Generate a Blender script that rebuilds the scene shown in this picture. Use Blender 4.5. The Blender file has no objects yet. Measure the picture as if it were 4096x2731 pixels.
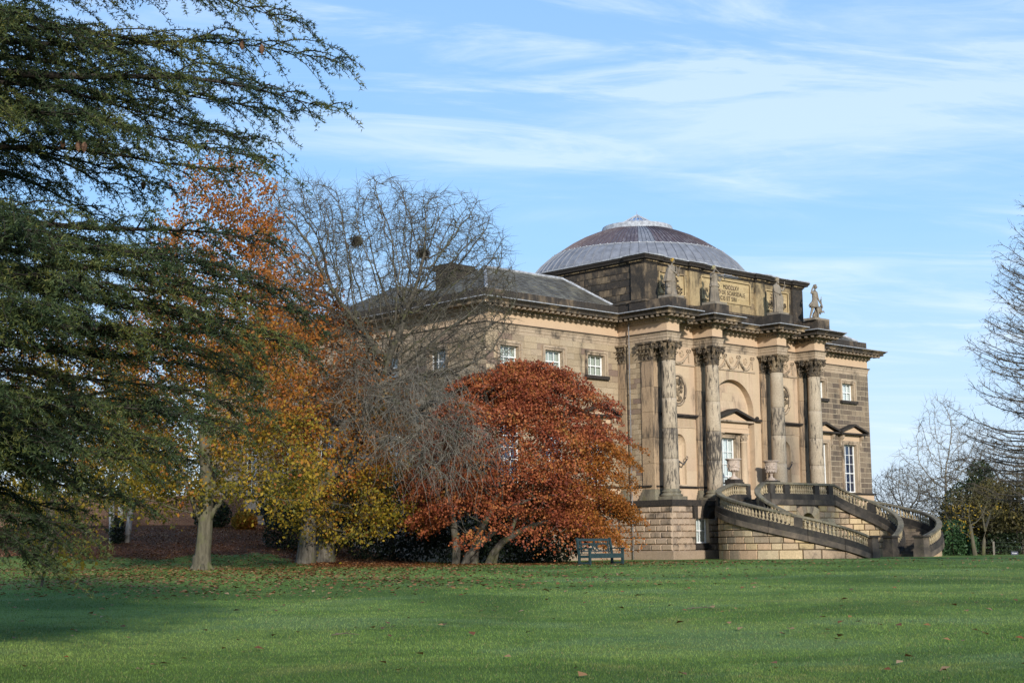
import bpy, math, random
import numpy as np
from mathutils import Vector, Matrix, kdtree

random.seed(7); rng = np.random.default_rng(7)
S = bpy.context.scene
COL = S.collection
pi = math.pi

# ------------------------------------------------------------------ camera
# world: x along the house front, y into the house, z up; the viewer's eye is the origin
YAW, PITCH, ROLL, FPX = 0.8113, 0.13405, -0.0110, 6060.0
UX, UY = math.sin(YAW), math.cos(YAW)            # house-front direction as (right, forward) of the viewer
WX, WY = -math.cos(YAW), math.sin(YAW)
def site(right, fwd, z=0.0):
    """metres right of / in front of the viewer -> world point"""
    return (right*UX + fwd*UY, right*WX + fwd*WY, z)
def to_rf(x, y):
    return (x*UX + y*WX, x*UY + y*WY)
cp, sp, cr, sr = math.cos(PITCH), math.sin(PITCH), math.cos(ROLL), math.sin(ROLL)
right0, down0, fwd0 = Vector((1, 0, 0)), Vector((0, sp, -cp)), Vector((0, cp, sp))
right = cr*right0 - sr*down0
down = sr*right0 + cr*down0
def rf_vec(v): return Vector(site(v[0], v[1], v[2]))
cam_d = bpy.data.cameras.new("camera"); cam = bpy.data.objects.new("camera", cam_d); COL.objects.link(cam)
r_, u_, b_ = rf_vec(right), -rf_vec(down), -rf_vec(fwd0)
cam.matrix_world = Matrix(((r_.x, u_.x, b_.x, 0), (r_.y, u_.y, b_.y, 0), (r_.z, u_.z, b_.z, 0), (0, 0, 0, 1)))
cam_d.sensor_fit = 'HORIZONTAL'; cam_d.sensor_width = 36.0; cam_d.lens = 36.0*FPX/4096.0
cam_d.clip_start = 0.1; cam_d.clip_end = 3000
S.camera = cam

# ------------------------------------------------------------------ sky and sun
SUN_EL = math.radians(18)
to_sun = Vector((-0.50, -0.866, 0)); to_sun.normalize()
to_sun = to_sun*math.cos(SUN_EL) + Vector((0, 0, math.sin(SUN_EL)))
W = bpy.data.worlds.new("World"); S.world = W; W.use_nodes = True
nt = W.node_tree; N = nt.nodes; L = nt.links
for n in list(N): N.remove(n)
out = N.new('ShaderNodeOutputWorld'); bg = N.new('ShaderNodeBackground'); bg.inputs['Strength'].default_value = 0.098
sky = N.new('ShaderNodeTexSky'); sky.sky_type = 'NISHITA'; sky.sun_disc = False
sky.sun_elevation = SUN_EL
sky.sun_rotation = math.atan2(to_sun.x, to_sun.y)
sky.altitude = 60; sky.air_density = 1.0; sky.dust_density = 0.6; sky.ozone_density = 2.2
tc = N.new('ShaderNodeTexCoord')
sep = N.new('ShaderNodeSeparateXYZ'); L.new(tc.outputs['Generated'], sep.inputs[0])
def mth(op, a, b=None, c=None):
    m = N.new('ShaderNodeMath'); m.operation = op
    for i, v in enumerate((a, b, c)):
        if v is None: continue
        if isinstance(v, (int, float)): m.inputs[i].default_value = v
        else: L.new(v, m.inputs[i])
    return m.outputs[0]
zc = mth('ADD', mth('MAXIMUM', sep.outputs['Z'], 0.0), 0.12)
comb = N.new('ShaderNodeCombineXYZ')
L.new(mth('DIVIDE', sep.outputs['X'], zc), comb.inputs[0]); L.new(mth('DIVIDE', sep.outputs['Y'], zc), comb.inputs[1])
SEED = (5.3, 2.2, 7.9)
def cloud(rot, scl, detail, dist, seed, lo, hi, noise_scale):
    m0 = N.new('ShaderNodeMapping'); m0.inputs['Rotation'].default_value = (0, 0, rot); L.new(comb.outputs[0], m0.inputs[0])
    mp = N.new('ShaderNodeMapping'); mp.inputs['Scale'].default_value = scl; mp.inputs['Location'].default_value = (seed, seed*0.7, 0); L.new(m0.outputs[0], mp.inputs[0])
    nz = N.new('ShaderNodeTexNoise'); nz.inputs['Scale'].default_value = noise_scale; nz.inputs['Detail'].default_value = detail
    nz.inputs['Roughness'].default_value = 0.62; nz.inputs['Distortion'].default_value = dist
    L.new(mp.outputs[0], nz.inputs['Vector'])
    rp = N.new('ShaderNodeMapRange'); rp.interpolation_type = 'SMOOTHSTEP'
    rp.inputs['From Min'].default_value = lo; rp.inputs['From Max'].default_value = hi
    L.new(nz.outputs['Fac'], rp.inputs['Value'])
    return rp.outputs[0]
c1 = cloud(math.radians(38), (0.42, 1.35, 1), 9, 0.5, SEED[0], 0.50, 0.74, 1.0)     # long thin streaks
c2 = cloud(math.radians(30), (1.1, 3.2, 1), 10, 1.2, SEED[1], 0.44, 0.72, 1.3)      # fibrous wisps
c3 = cloud(math.radians(43), (0.5, 0.9, 1), 4, 0.3, SEED[2], 0.40, 0.66, 0.9)       # broad veil
cl = mth('ADD', mth('ADD', mth('MULTIPLY', c1, 0.55), mth('MULTIPLY', mth('MULTIPLY', c2, c3), 0.60)), mth('MULTIPLY', c3, 0.10))
fz = N.new('ShaderNodeMapRange'); fz.inputs['From Min'].default_value = 0.0; fz.inputs['From Max'].default_value = 0.07; L.new(sep.outputs['Z'], fz.inputs['Value'])
cl = mth('MULTIPLY', mth('MINIMUM', cl, 0.50), fz.outputs[0])
# clear-sky colour by elevation, blended with the physical sky
gr = N.new('ShaderNodeValToRGB'); L.new(sep.outputs['Z'], gr.inputs[0]); ge = gr.color_ramp.elements
for p_, c_ in ((0.0, (3.9, 4.75, 6.0)), (0.06, (3.5, 4.6, 6.3)), (0.19, (2.15, 3.95, 6.5)), (0.36, (1.35, 3.1, 6.2)), (0.6, (1.0, 2.4, 5.3)), (1.0, (0.75, 1.9, 4.6))):
    e_ = ge.new(p_) if p_ not in (0.0, 1.0) else ge[0 if p_ == 0.0 else len(ge)-1]; e_.color = (c_[0]/7, c_[1]/7, c_[2]/7, 1)
gm = N.new('ShaderNodeVectorMath'); gm.operation = 'SCALE'; gm.inputs['Scale'].default_value = 7.0; L.new(gr.outputs[0], gm.inputs[0])
mxh = N.new('ShaderNodeMix'); mxh.data_type = 'RGBA'; mxh.inputs['Factor'].default_value = 0.8
L.new(sky.outputs[0], mxh.inputs['A']); L.new(gm.outputs[0], mxh.inputs['B'])
mx = N.new('ShaderNodeMix'); mx.data_type = 'RGBA'
L.new(cl, mx.inputs['Factor']); L.new(mxh.outputs['Result'], mx.inputs['A'])
mx.inputs['B'].default_value = (5.3, 6.0, 6.7, 1)
L.new(mx.outputs['Result'], bg.inputs['Color']); L.new(bg.outputs[0], out.inputs['Surface'])

sun_d = bpy.data.lights.new("sun", 'SUN'); sun_d.energy = 2.8; sun_d.angle = math.radians(3.0); sun_d.color = (1.0, 0.965, 0.905)
sun = bpy.data.objects.new("sun", sun_d); COL.objects.link(sun)
sun.rotation_euler = to_sun.to_track_quat('Z', 'Y').to_euler()
S.view_settings.view_transform = 'Standard'; S.view_settings.look = 'None'
S.view_settings.exposure = 0.86; S.view_settings.gamma = 1.0
S.render.engine = 'CYCLES'
S.cycles.max_bounces = 6; S.cycles.transparent_max_bounces = 12

# ------------------------------------------------------------------ helpers
def tag(o, label=None, cat=None, group=None, kind=None):
    if label: o['label'] = label
    if cat: o['category'] = cat
    if group: o['group'] = group
    if kind: o['kind'] = kind
    return o
def empty(name, loc, label, cat, group=None, rz=0.0):
    o = bpy.data.objects.new(name, None); COL.objects.link(o); o.location = loc; o.rotation_euler = (0, 0, rz)
    o.empty_display_size = 0.3
    return tag(o, label, cat, group)
def link(name, me, mat=None, parent=None):
    o = bpy.data.objects.new(name, me); COL.objects.link(o)
    if mat is not None and not me.materials: me.materials.append(mat)
    if parent is not None:
        o.parent = parent                              # geometry given in the parent's local space
    return o
def np_mesh(name, V, F, mat=None, smooth=False):
    V = np.asarray(V, dtype=np.float32); F = np.asarray(F, dtype=np.int32)
    me = bpy.data.meshes.new(name); nf, k = F.shape
    me.vertices.add(len(V)); me.vertices.foreach_set('co', V.ravel())
    me.loops.add(nf*k); me.loops.foreach_set('vertex_index', F.ravel())
    me.polygons.add(nf); me.polygons.foreach_set('loop_start', np.arange(0, nf*k, k, dtype=np.int32))
    me.update(calc_edges=True)
    if smooth: me.polygons.foreach_set('use_smooth', np.ones(nf, dtype=bool))
    if mat is not None: me.materials.append(mat)
    return me

class MB:
    """collects polygons; .at() sets a placement for what follows"""
    def __init__(s): s.v = []; s.f = []; s.o = (0, 0, 0); s.c, s.s = 1.0, 0.0
    def at(s, x=0, y=0, z=0, ang=0):
        s.o = (x, y, z); s.c, s.s = math.cos(ang), math.sin(ang); return s
    def P(s, x, y, z):
        s.v.append((s.o[0] + x*s.c - y*s.s, s.o[1] + x*s.s + y*s.c, s.o[2] + z)); return len(s.v) - 1
    def poly(s, pts): s.f.append([s.P(*p) for p in pts])
    def box(s, x0, x1, y0, y1, z0, z1):
        i = [s.P(x, y, z) for z in (z0, z1) for x, y in ((x0, y0), (x1, y0), (x1, y1), (x0, y1))]
        s.f += [[i[3], i[2], i[1], i[0]], [i[4], i[5], i[6], i[7]]] + [[i[k], i[(k+1) % 4], i[4+(k+1) % 4], i[4+k]] for k in range(4)]
    def front(s, x0, x1, z0, z1, y, d=0.06, ch=0.0):
        """a stone's face proud of a wall: front at y, sides going back by d, edges drawn in by ch"""
        a = [s.P(x, y, z) for x, z in ((x0+ch, z0+ch), (x1-ch, z0+ch), (x1-ch, z1-ch), (x0+ch, z1-ch))]
        b = [s.P(x, y+d, z) for x, z in ((x0, z0), (x1, z0), (x1, z1), (x0, z1))]
        s.f.append(a); s.f += [[b[k], b[(k+1) % 4], a[(k+1) % 4], a[k]] for k in range(4)]
    def prism(s, pts, y0, y1):
        """pts (x,z) seen from the front, extruded from y0 back to y1"""
        a = [s.P(x, y0, z) for x, z in pts]; b = [s.P(x, y1, z) for x, z in pts]; n = len(pts)
        s.f += [a, b[::-1]] + [[b[k], b[(k+1) % n], a[(k+1) % n], a[k]] for k in range(n)]
    def lathe(s, prof, x=0, y=0, seg=12, a0=0.0, sq=False):
        rings = []
        for r, z in prof:
            rings.append([s.P(x + r*math.cos(a0 + 2*pi*k/seg), y + r*math.sin(a0 + 2*pi*k/seg), z) for k in range(seg)])
        for A, B in zip(rings, rings[1:]):
            s.f += [[A[k], A[(k+1) % seg], B[(k+1) % seg], B[k]] for k in range(seg)]
        s.f.append(rings[0][::-1]); s.f.append(rings[-1])
    def tube(s, pts, r, seg=6, closed=False, cap=True):
        pts = [Vector(p) for p in pts]; n = len(pts); rr = [float(q) for q in r] if hasattr(r, "__len__") else [float(r)]*n; rings = []
        for i, p in enumerate(pts):
            if closed: t = pts[(i+1) % n] - pts[i-1]
            else: t = pts[min(i+1, n-1)] - pts[max(i-1, 0)]
            t.normalize(); a = Vector((0, 0, 1)) if abs(t.z) < 0.9 else Vector((1, 0, 0))
            e1 = t.cross(a).normalized(); e2 = t.cross(e1)
            rings.append([s.P(*(p + rr[i]*(math.cos(2*pi*k/seg)*e1 + math.sin(2*pi*k/seg)*e2))) for k in range(seg)])
        m = n if closed else n-1
        for i in range(m):
            A, B = rings[i], rings[(i+1) % n]
            s.f += [[A[k], A[(k+1) % seg], B[(k+1) % seg], B[k]] for k in range(seg)]
        if not closed and cap: s.f.append(rings[0][::-1]); s.f.append(rings[-1])
    def ball(s, x, y, z, rx, ry, rz, seg=8, rows=5):
        prof = [(math.sin(pi*(k+0.02)/(rows+0.04)) , -math.cos(pi*(k+0.02)/(rows+0.04))) for k in range(rows+1)]
        rings = [[s.P(x + rx*r*math.cos(2*pi*k/seg), y + ry*r*math.sin(2*pi*k/seg), z + rz*h) for k in range(seg)] for r, h in prof]
        for A, B in zip(rings, rings[1:]):
            s.f += [[A[k], A[(k+1) % seg], B[(k+1) % seg], B[k]] for k in range(seg)]
    def sweep(s, path, prof, closed=False):
        """profile (outward distance, z) carried round a plan polyline with mitres; outside is on the right of travel"""
        n = len(path); offs = []
        for i in range(n):
            ns = []
            for a, b in ((i-1, i), (i, i+1)):
                if not closed and (a < 0 or b >= n): continue
                p, q = path[a % n], path[b % n]; dx, dy = q[0]-p[0], q[1]-p[1]; l = math.hypot(dx, dy); ns.append((dy/l, -dx/l))
            if len(ns) == 1: offs.append(ns[0])
            else:
                mx_, my_ = ns[0][0]+ns[1][0], ns[0][1]+ns[1][1]; d = mx_*ns[0][0] + my_*ns[0][1]; offs.append((mx_/d, my_/d))
        rings = [[s.P(path[i][0] + offs[i][0]*d, path[i][1] + offs[i][1]*d, z) for d, z in prof] for i in range(n)]
        for i in range(n if closed else n-1):
            A, B = rings[i], rings[(i+1) % n]
            s.f += [[A[k], B[k], B[k+1], A[k+1]] for k in range(len(prof)-1)]
    def ribbon(s, pts, hw, lo, hi):
        """rectangular section carried along a rising path (x,y,z), sides kept upright"""
        n = len(pts); rings = []
        for i, p in enumerate(pts):
            a, b = pts[max(i-1, 0)], pts[min(i+1, n-1)]; dx, dy = b[0]-a[0], b[1]-a[1]; l = math.hypot(dx, dy) or 1; nx, ny = dy/l, -dx/l
            rings.append([s.P(p[0]+nx*h, p[1]+ny*h, p[2]+z) for h, z in ((hw, lo), (hw, hi), (-hw, hi), (-hw, lo))])
        for A, B in zip(rings, rings[1:]):
            s.f += [[A[k], B[k], B[(k+1) % 4], A[(k+1) % 4]] for k in range(4)]
        s.f.append(rings[0]); s.f.append(rings[-1][::-1])
    def mesh(s, name, mat=None, smooth=False):
        me = bpy.data.meshes.new(name); me.from_pydata(s.v, [], s.f); me.update()
        if smooth: me.polygons.foreach_set('use_smooth', np.ones(len(me.polygons), dtype=bool))
        if mat is not None: me.materials.append(mat)
        return me
    def build(s, name, mat, parent=None, smooth=False, kind=None):
        o = link(name, s.mesh(name, mat, smooth), None, parent)
        if kind: o['kind'] = kind
        return o

def text_mesh(name, cu):
    """letters turned into real mesh"""
    t = bpy.data.objects.new(name, cu); COL.objects.link(t); me = bpy.data.meshes.new_from_object(t.evaluated_get(bpy.context.evaluated_depsgraph_get()))
    bpy.data.objects.remove(t); o = bpy.data.objects.new(name, me); COL.objects.link(o); return o
# ------------------------------------------------------------------ materials
class NT:
    def __init__(s, name):
        s.m = bpy.data.materials.new(name); s.m.use_nodes = True; s.t = s.m.node_tree; s.t.nodes.clear()
        s.out = s.t.nodes.new('ShaderNodeOutputMaterial')
    def n(s, typ, **kw):
        nd = s.t.nodes.new(typ)
        for k, v in kw.items():
            if k.startswith('_'): setattr(nd, k[1:], v)
        return nd
    def set(s, sock, v):
        if isinstance(v, bpy.types.NodeSocket): s.t.links.new(v, sock)
        elif isinstance(v, tuple) and len(v) == 3 and sock.type == 'RGBA': sock.default_value = (*v, 1)
        else: sock.default_value = v
    def math(s, op, a, b=0.0, clamp=False):
        nd = s.n('ShaderNodeMath', _operation=op, _use_clamp=clamp); s.set(nd.inputs[0], a); s.set(nd.inputs[1], b); return nd.outputs[0]
    def mix(s, f, a, b, mode='MIX'):
        nd = s.n('ShaderNodeMix', _data_type='RGBA', _blend_type=mode); s.set(nd.inputs['Factor'], f); s.set(nd.inputs['A'], a); s.set(nd.inputs['B'], b); return nd.outputs['Result']
    def noise(s, vec, scale, detail=4, rough=0.6, dist=0.0):
        nd = s.n('ShaderNodeTexNoise'); s.set(nd.inputs['Vector'], vec); nd.inputs['Scale'].default_value = scale
        nd.inputs['Detail'].default_value = detail; nd.inputs['Roughness'].default_value = rough; nd.inputs['Distortion'].default_value = dist
        return nd.outputs['Fac']
    def map(s, vec, scale=(1, 1, 1), loc=(0, 0, 0), rot=(0, 0, 0)):
        nd = s.n('ShaderNodeMapping'); s.set(nd.inputs['Vector'], vec); nd.inputs['Scale'].default_value = scale
        nd.inputs['Location'].default_value = loc; nd.inputs['Rotation'].default_value = rot; return nd.outputs[0]
    def rng(s, v, a, b, c=0.0, d=1.0):
        nd = s.n('ShaderNodeMapRange', _interpolation_type='SMOOTHSTEP'); s.set(nd.inputs['Value'], v)
        for k, x in zip(('From Min', 'From Max', 'To Min', 'To Max'), (a, b, c, d)): s.set(nd.inputs[k], x)
        return nd.outputs[0]
    def ramp(s, f, stops):
        nd = s.n('ShaderNodeValToRGB'); s.set(nd.inputs[0], f); e = nd.color_ramp.elements
        while len(e) < len(stops): e.new(0.5)
        for el, (p, c) in zip(e, stops): el.position = p; el.color = (*c, 1)
        return nd.outputs[0]
    def island(s): return s.n('ShaderNodeNewGeometry').outputs['Random Per Island']
    def obj(s, shift=0.0):
        v = s.n('ShaderNodeTexCoord').outputs['Object']
        if shift:
            r = s.n('ShaderNodeObjectInfo').outputs['Random']; c = s.n('ShaderNodeCombineXYZ')
            q = s.math('MULTIPLY', r, shift)
            s.set(c.inputs[0], q); s.set(c.inputs[1], q); s.set(c.inputs[2], q)
            a = s.n('ShaderNodeVectorMath', _operation='ADD'); s.set(a.inputs[0], v); s.set(a.inputs[1], c.outputs[0]); v = a.outputs[0]
        return v
    def shader(s, col, rough=0.85, spec=0.3, bump=None, bstr=0.3, bdist=0.02, trans=0.0, metal=0.0, coat=0.0):
        p = s.n('ShaderNodeBsdfPrincipled'); s.set(p.inputs['Base Color'], col); s.set(p.inputs['Roughness'], rough)
        p.inputs['Specular IOR Level'].default_value = spec; p.inputs['Metallic'].default_value = metal
        if bump is not None:
            b = s.n('ShaderNodeBump'); b.inputs['Strength'].default_value = bstr; b.inputs['Distance'].default_value = bdist
            s.set(b.inputs['Height'], bump); s.t.links.new(b.outputs[0], p.inputs['Normal'])
        sh = p.outputs[0]
        if trans:
            t = s.n('ShaderNodeBsdfTranslucent'); s.set(t.inputs['Color'], col)
            mx_ = s.n('ShaderNodeMixShader'); mx_.inputs[0].default_value = trans
            s.t.links.new(sh, mx_.inputs[1]); s.t.links.new(t.outputs[0], mx_.inputs[2]); sh = mx_.outputs[0]
        s.t.links.new(sh, s.out.inputs['Surface']); return s.m

def stone(name, cols, soot=(0.030, 0.027, 0.024), amt=0.4, soft=0.16, isl=1.0, shift=0.0, sz=(2.2, 2.2, 0.45), moss=0.0, bstr=0.35, diag=0.0, grain=1.0):
    """weathered sandstone: a tone per stone, grain, black sooty crust that runs down in patches"""
    t = NT(name); v = t.obj(shift)
    r = t.island()
    if shift: r = t.math('FRACT', t.math('ADD', r, t.math('MULTIPLY', t.n('ShaderNodeObjectInfo').outputs['Random'], 7.31)))
    base = t.ramp(r, [((i+0.0)/max(1, len(cols)-1), c) for i, c in enumerate(cols)]) if len(cols) > 1 else cols[0]
    nb = t.noise(v, 0.9, 5, 0.6, 0.3)
    nf = t.noise(v, 14, 6, 0.7)
    base = t.mix(t.math('MULTIPLY', t.rng(nb, 0.35, 0.7), 0.45*grain), base, t.mix(0.5, base, (0.20, 0.13, 0.075)))
    g = t.rng(nf, 0.2, 0.8, 1-0.28*grain, 1+0.22*grain)
    base = t.mix(1.0, base, t.n('ShaderNodeCombineColor').outputs[0], 'MIX') if False else base
    cc = t.n('ShaderNodeCombineColor'); [t.set(cc.inputs[i], g) for i in range(3)]
    base = t.mix(1.0, base, cc.outputs[0], 'MULTIPLY')
    st = t.noise(t.map(v, sz, rot=(0.0, diag, 0.0)), 1.0, 7, 0.68, 0.5)
    st2 = t.noise(v, 0.42, 3, 0.5)
    m = t.math('ADD', t.math('MULTIPLY', st, 0.72), t.math('MULTIPLY', st2, 0.38))
    m = t.math('ADD', m, t.math('MULTIPLY', t.math('SUBTRACT', r, 0.5), 0.10*isl))
    th = 0.86 - 0.52*amt
    mask = t.rng(m, th-soft*0.5, th+soft*0.5)
    mask = t.math('MULTIPLY', mask, t.rng(nf, 0.25, 0.6, 0.72, 1.0))
    base = t.mix(mask, base, soot)
    if moss:
        mm = t.math('MULTIPLY', t.rng(t.noise(v, 2.3, 6, 0.7), 0.52, 0.72), moss)
        base = t.mix(mm, base, (0.17, 0.15, 0.055))
    bh = t.math('ADD', nf, t.math('MULTIPLY', t.noise(v, 45, 3), 0.4))
    return t.shader(base, 0.92, 0.18, bh, bstr, 0.02)

def plain(name, col, rough=0.6, spec=0.4, var=0.15, scale=6.0, metal=0.0, bstr=0.15):
    t = NT(name); v = t.obj(5.0); nz = t.noise(v, scale, 5, 0.65)
    c = t.mix(t.rng(nz, 0.3, 0.75, 0, 1), tuple(x*(1-var) for x in col), tuple(min(1, x*(1+var)) for x in col))
    return t.shader(c, rough, spec, nz, bstr, 0.01, metal=metal)

def leafmat(name, stops, trans=0.35, rough=0.6, scale=0.55, mixn=0.55, spec=0.25):
    """a colour per leaf, drawn from a ramp, with drifts of colour through the crown"""
    t = NT(name); r = t.island(); v = t.obj()
    nz = t.rng(t.noise(v, scale, 3, 0.5), 0.3, 0.7)
    f = t.math('ADD', t.math('MULTIPLY', r, 1-mixn), t.math('MULTIPLY', nz, mixn))
    return t.shader(t.ramp(f, stops), rough, spec, trans=trans)

def barkmat(name, a, b, scale=4.0, lichen=None):
    t = NT(name); v = t.obj(); nz = t.noise(t.map(v, (3, 3, 0.6)), scale, 6, 0.7, 0.4)
    c = t.mix(t.rng(nz, 0.3, 0.7), a, b)
    if lichen: c = t.mix(t.rng(t.noise(v, 1.7, 5, 0.7), 0.48, 0.66), c, lichen)
    return t.shader(c, 0.95, 0.1, nz, 0.6, 0.03)

M = {}
M['ashlar'] = stone('ashlar_stone', [(0.20, 0.15, 0.105), (0.44, 0.345, 0.23), (0.33, 0.25, 0.16), (0.18, 0.125, 0.10), (0.47, 0.365, 0.24), (0.28, 0.21, 0.13), (0.41, 0.315, 0.205), (0.37, 0.285, 0.185)], amt=0.27, soft=0.26)
M['ashlar_grey'] = stone('greyed_ashlar_stone', [(0.155, 0.118, 0.085), (0.25, 0.19, 0.128), (0.12, 0.092, 0.07), (0.19, 0.145, 0.10), (0.31, 0.235, 0.155), (0.165, 0.125, 0.09)], amt=0.44, soft=0.34, soot=(0.055, 0.046, 0.037))
M['smooth'] = stone('smooth_sandstone', [(0.45, 0.335, 0.215), (0.51, 0.385, 0.255), (0.48, 0.345, 0.23)], amt=0.22, grain=0.4, soft=0.3, sz=(1.5, 1.5, 0.5), bstr=0.15)
M['frieze'] = stone('frieze_sandstone', [(0.52, 0.36, 0.23), (0.53, 0.38, 0.245)], amt=0.18, grain=0.4, soft=0.28, sz=(0.9, 0.9, 0.5), bstr=0.12)
M['cornice'] = stone('cornice_stone', [(0.31, 0.22, 0.13), (0.38, 0.275, 0.165)], amt=0.72, soft=0.20, sz=(1.6, 1.6, 1.2))
M['mould'] = stone('moulded_stone', [(0.38, 0.295, 0.20), (0.43, 0.325, 0.225)], amt=0.44, soft=0.22, sz=(1.8, 1.8, 0.8))
M['sooty'] = stone('sooty_stone', [(0.16, 0.12, 0.08), (0.24, 0.18, 0.115)], amt=0.98, soft=0.40, soot=(0.026, 0.023, 0.021), sz=(1.6, 1.6, 0.8))
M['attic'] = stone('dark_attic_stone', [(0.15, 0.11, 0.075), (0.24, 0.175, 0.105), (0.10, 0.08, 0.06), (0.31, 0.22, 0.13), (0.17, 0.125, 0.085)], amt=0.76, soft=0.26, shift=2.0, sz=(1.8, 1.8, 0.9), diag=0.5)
M['panel'] = stone('inscribed_stone', [(0.44, 0.33, 0.165), (0.36, 0.265, 0.14), (0.48, 0.36, 0.19), (0.28, 0.20, 0.12)], amt=0.34, soft=0.22)
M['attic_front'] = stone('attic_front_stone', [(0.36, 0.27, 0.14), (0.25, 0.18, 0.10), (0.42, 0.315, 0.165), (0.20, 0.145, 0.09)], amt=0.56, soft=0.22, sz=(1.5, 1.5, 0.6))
M['column'] = stone('column_stone', [(0.37, 0.305, 0.22), (0.44, 0.355, 0.25), (0.33, 0.27, 0.195)], amt=0.49, soft=0.12, shift=37.0, sz=(8.5, 8.5, 1.5), diag=0.62, soot=(0.042, 0.037, 0.033))
M['pilaster'] = stone('pilaster_stone', [(0.35, 0.25, 0.155), (0.39, 0.275, 0.17), (0.30, 0.215, 0.14)], amt=0.47, soft=0.16, shift=11.0, sz=(7.0, 7.0, 0.8), diag=0.5, soot=(0.055, 0.046, 0.038))
M['capital'] = stone('capital_stone', [(0.26, 0.195, 0.12), (0.30, 0.22, 0.135)], amt=0.66, soft=0.30, shift=9.0, sz=(3.5, 3.5, 1.6))
M['rustic'] = stone('rustic_stone', [(0.42, 0.31, 0.215), (0.31, 0.23, 0.16), (0.46, 0.34, 0.235), (0.38, 0.285, 0.205), (0.24, 0.18, 0.13)], amt=0.40, soft=0.20, sz=(1.5, 1.5, 1.3), moss=0.10, shift=60.0)
M['stair'] = stone('stair_stone', [(0.52, 0.375, 0.20), (0.55, 0.43, 0.27), (0.39, 0.30, 0.185), (0.50, 0.34, 0.21), (0.31, 0.245, 0.17), (0.48, 0.35, 0.17)], amt=0.33, soft=0.20, sz=(1.7, 1.7, 1.5), moss=0.22, shift=60.0)
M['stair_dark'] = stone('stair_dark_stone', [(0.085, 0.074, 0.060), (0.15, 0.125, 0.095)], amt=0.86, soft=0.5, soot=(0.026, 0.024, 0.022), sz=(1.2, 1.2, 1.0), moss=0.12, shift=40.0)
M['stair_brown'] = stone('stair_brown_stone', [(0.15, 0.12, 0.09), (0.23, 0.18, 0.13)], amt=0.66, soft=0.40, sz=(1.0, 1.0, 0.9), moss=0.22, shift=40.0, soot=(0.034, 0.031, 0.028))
M['rail'] = stone('stair_rail_stone', [(0.18, 0.163, 0.118), (0.26, 0.228, 0.155)], amt=0.50, soft=0.5, moss=0.55, soot=(0.04, 0.036, 0.032))
M['baluster'] = stone('baluster_stone', [(0.33, 0.265, 0.165), (0.42, 0.335, 0.205)], amt=0.24, soft=0.4, shift=21.0, moss=0.4)
M['step'] = stone('step_stone', [(0.17, 0.13, 0.095), (0.20, 0.155, 0.11)], amt=0.55, soft=0.5, moss=0.25)
M['statue'] = stone('statue_stone', [(0.25, 0.21, 0.16)], amt=0.45, soft=0.4, shift=13.0, sz=(3, 3, 1.5), soot=(0.085, 0.074, 0.06), moss=0.22)
M['joint'] = plain('lime_joint', (0.40, 0.32, 0.22), 0.95, 0.1, 0.2)
M['urn'] = stone('urn_stone', [(0.50, 0.40, 0.32)], amt=0.24, soft=0.4, shift=5.0, sz=(6, 6, 4), soot=(0.16, 0.12, 0.09))
M['lead'] = plain('lead_sheet', (0.175, 0.18, 0.195), 0.7, 0.25, 0.22, 2.0)
M['lead_edge'] = plain('lead_flashing', (0.33, 0.335, 0.34), 0.65, 0.3, 0.35, 5.0)
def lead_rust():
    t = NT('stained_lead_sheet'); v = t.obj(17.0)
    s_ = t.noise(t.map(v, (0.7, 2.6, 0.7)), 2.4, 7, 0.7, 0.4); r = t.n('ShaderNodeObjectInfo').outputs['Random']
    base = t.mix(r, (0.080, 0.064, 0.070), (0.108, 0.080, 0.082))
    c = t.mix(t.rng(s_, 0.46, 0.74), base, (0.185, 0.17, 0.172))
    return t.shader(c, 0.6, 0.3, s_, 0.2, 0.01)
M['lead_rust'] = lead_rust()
M['slate'] = leafmat('roof_slate', [(0.0, (0.062, 0.056, 0.046)), (0.5, (0.105, 0.097, 0.078)), (0.8, (0.15, 0.14, 0.11)), (1.0, (0.20, 0.18, 0.11))], trans=0.0, rough=0.75, scale=0.9, mixn=0.4)
M['white'] = plain('white_paint', (0.76, 0.75, 0.71), 0.45, 0.4, 0.08)
M['blind'] = plain('cream_blind', (0.42, 0.43, 0.36), 0.9, 0.1, 0.08)
M['curtain'] = plain('white_curtain', (0.62, 0.63, 0.60), 0.9, 0.1, 0.06)
M['room'] = plain('sky_tinted_room', (0.016, 0.026, 0.065), 0.9, 0.1)  # dark, with the blue of sky reflected in the panes painted in
M['iron'] = plain('grey_iron_pipe', (0.20, 0.19, 0.18), 0.5, 0.4, 0.2)
M['bronze'] = plain('dark_bronze', (0.045, 0.04, 0.036), 0.45, 0.5)
def glass():
    t = NT('window_glass'); tr = t.n('ShaderNodeBsdfTransparent'); tr.inputs['Color'].default_value = (0.88, 0.92, 0.93, 1)
    gl = t.n('ShaderNodeBsdfGlossy'); gl.inputs['Roughness'].default_value = 0.03; gl.inputs['Color'].default_value = (0.9, 0.93, 0.95, 1)
    fr = t.n('ShaderNodeFresnel'); fr.inputs['IOR'].default_value = 1.5
    f = t.math('ADD', t.math('MULTIPLY', fr.outputs[0], 1.0), 0.05)
    m_ = t.n('ShaderNodeMixShader'); t.set(m_.inputs[0], f); t.t.links.new(tr.outputs[0], m_.inputs[1]); t.t.links.new(gl.outputs[0], m_.inputs[2])
    t.t.links.new(m_.outputs[0], t.out.inputs['Surface']); return t.m
M['glass'] = glass()
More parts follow.
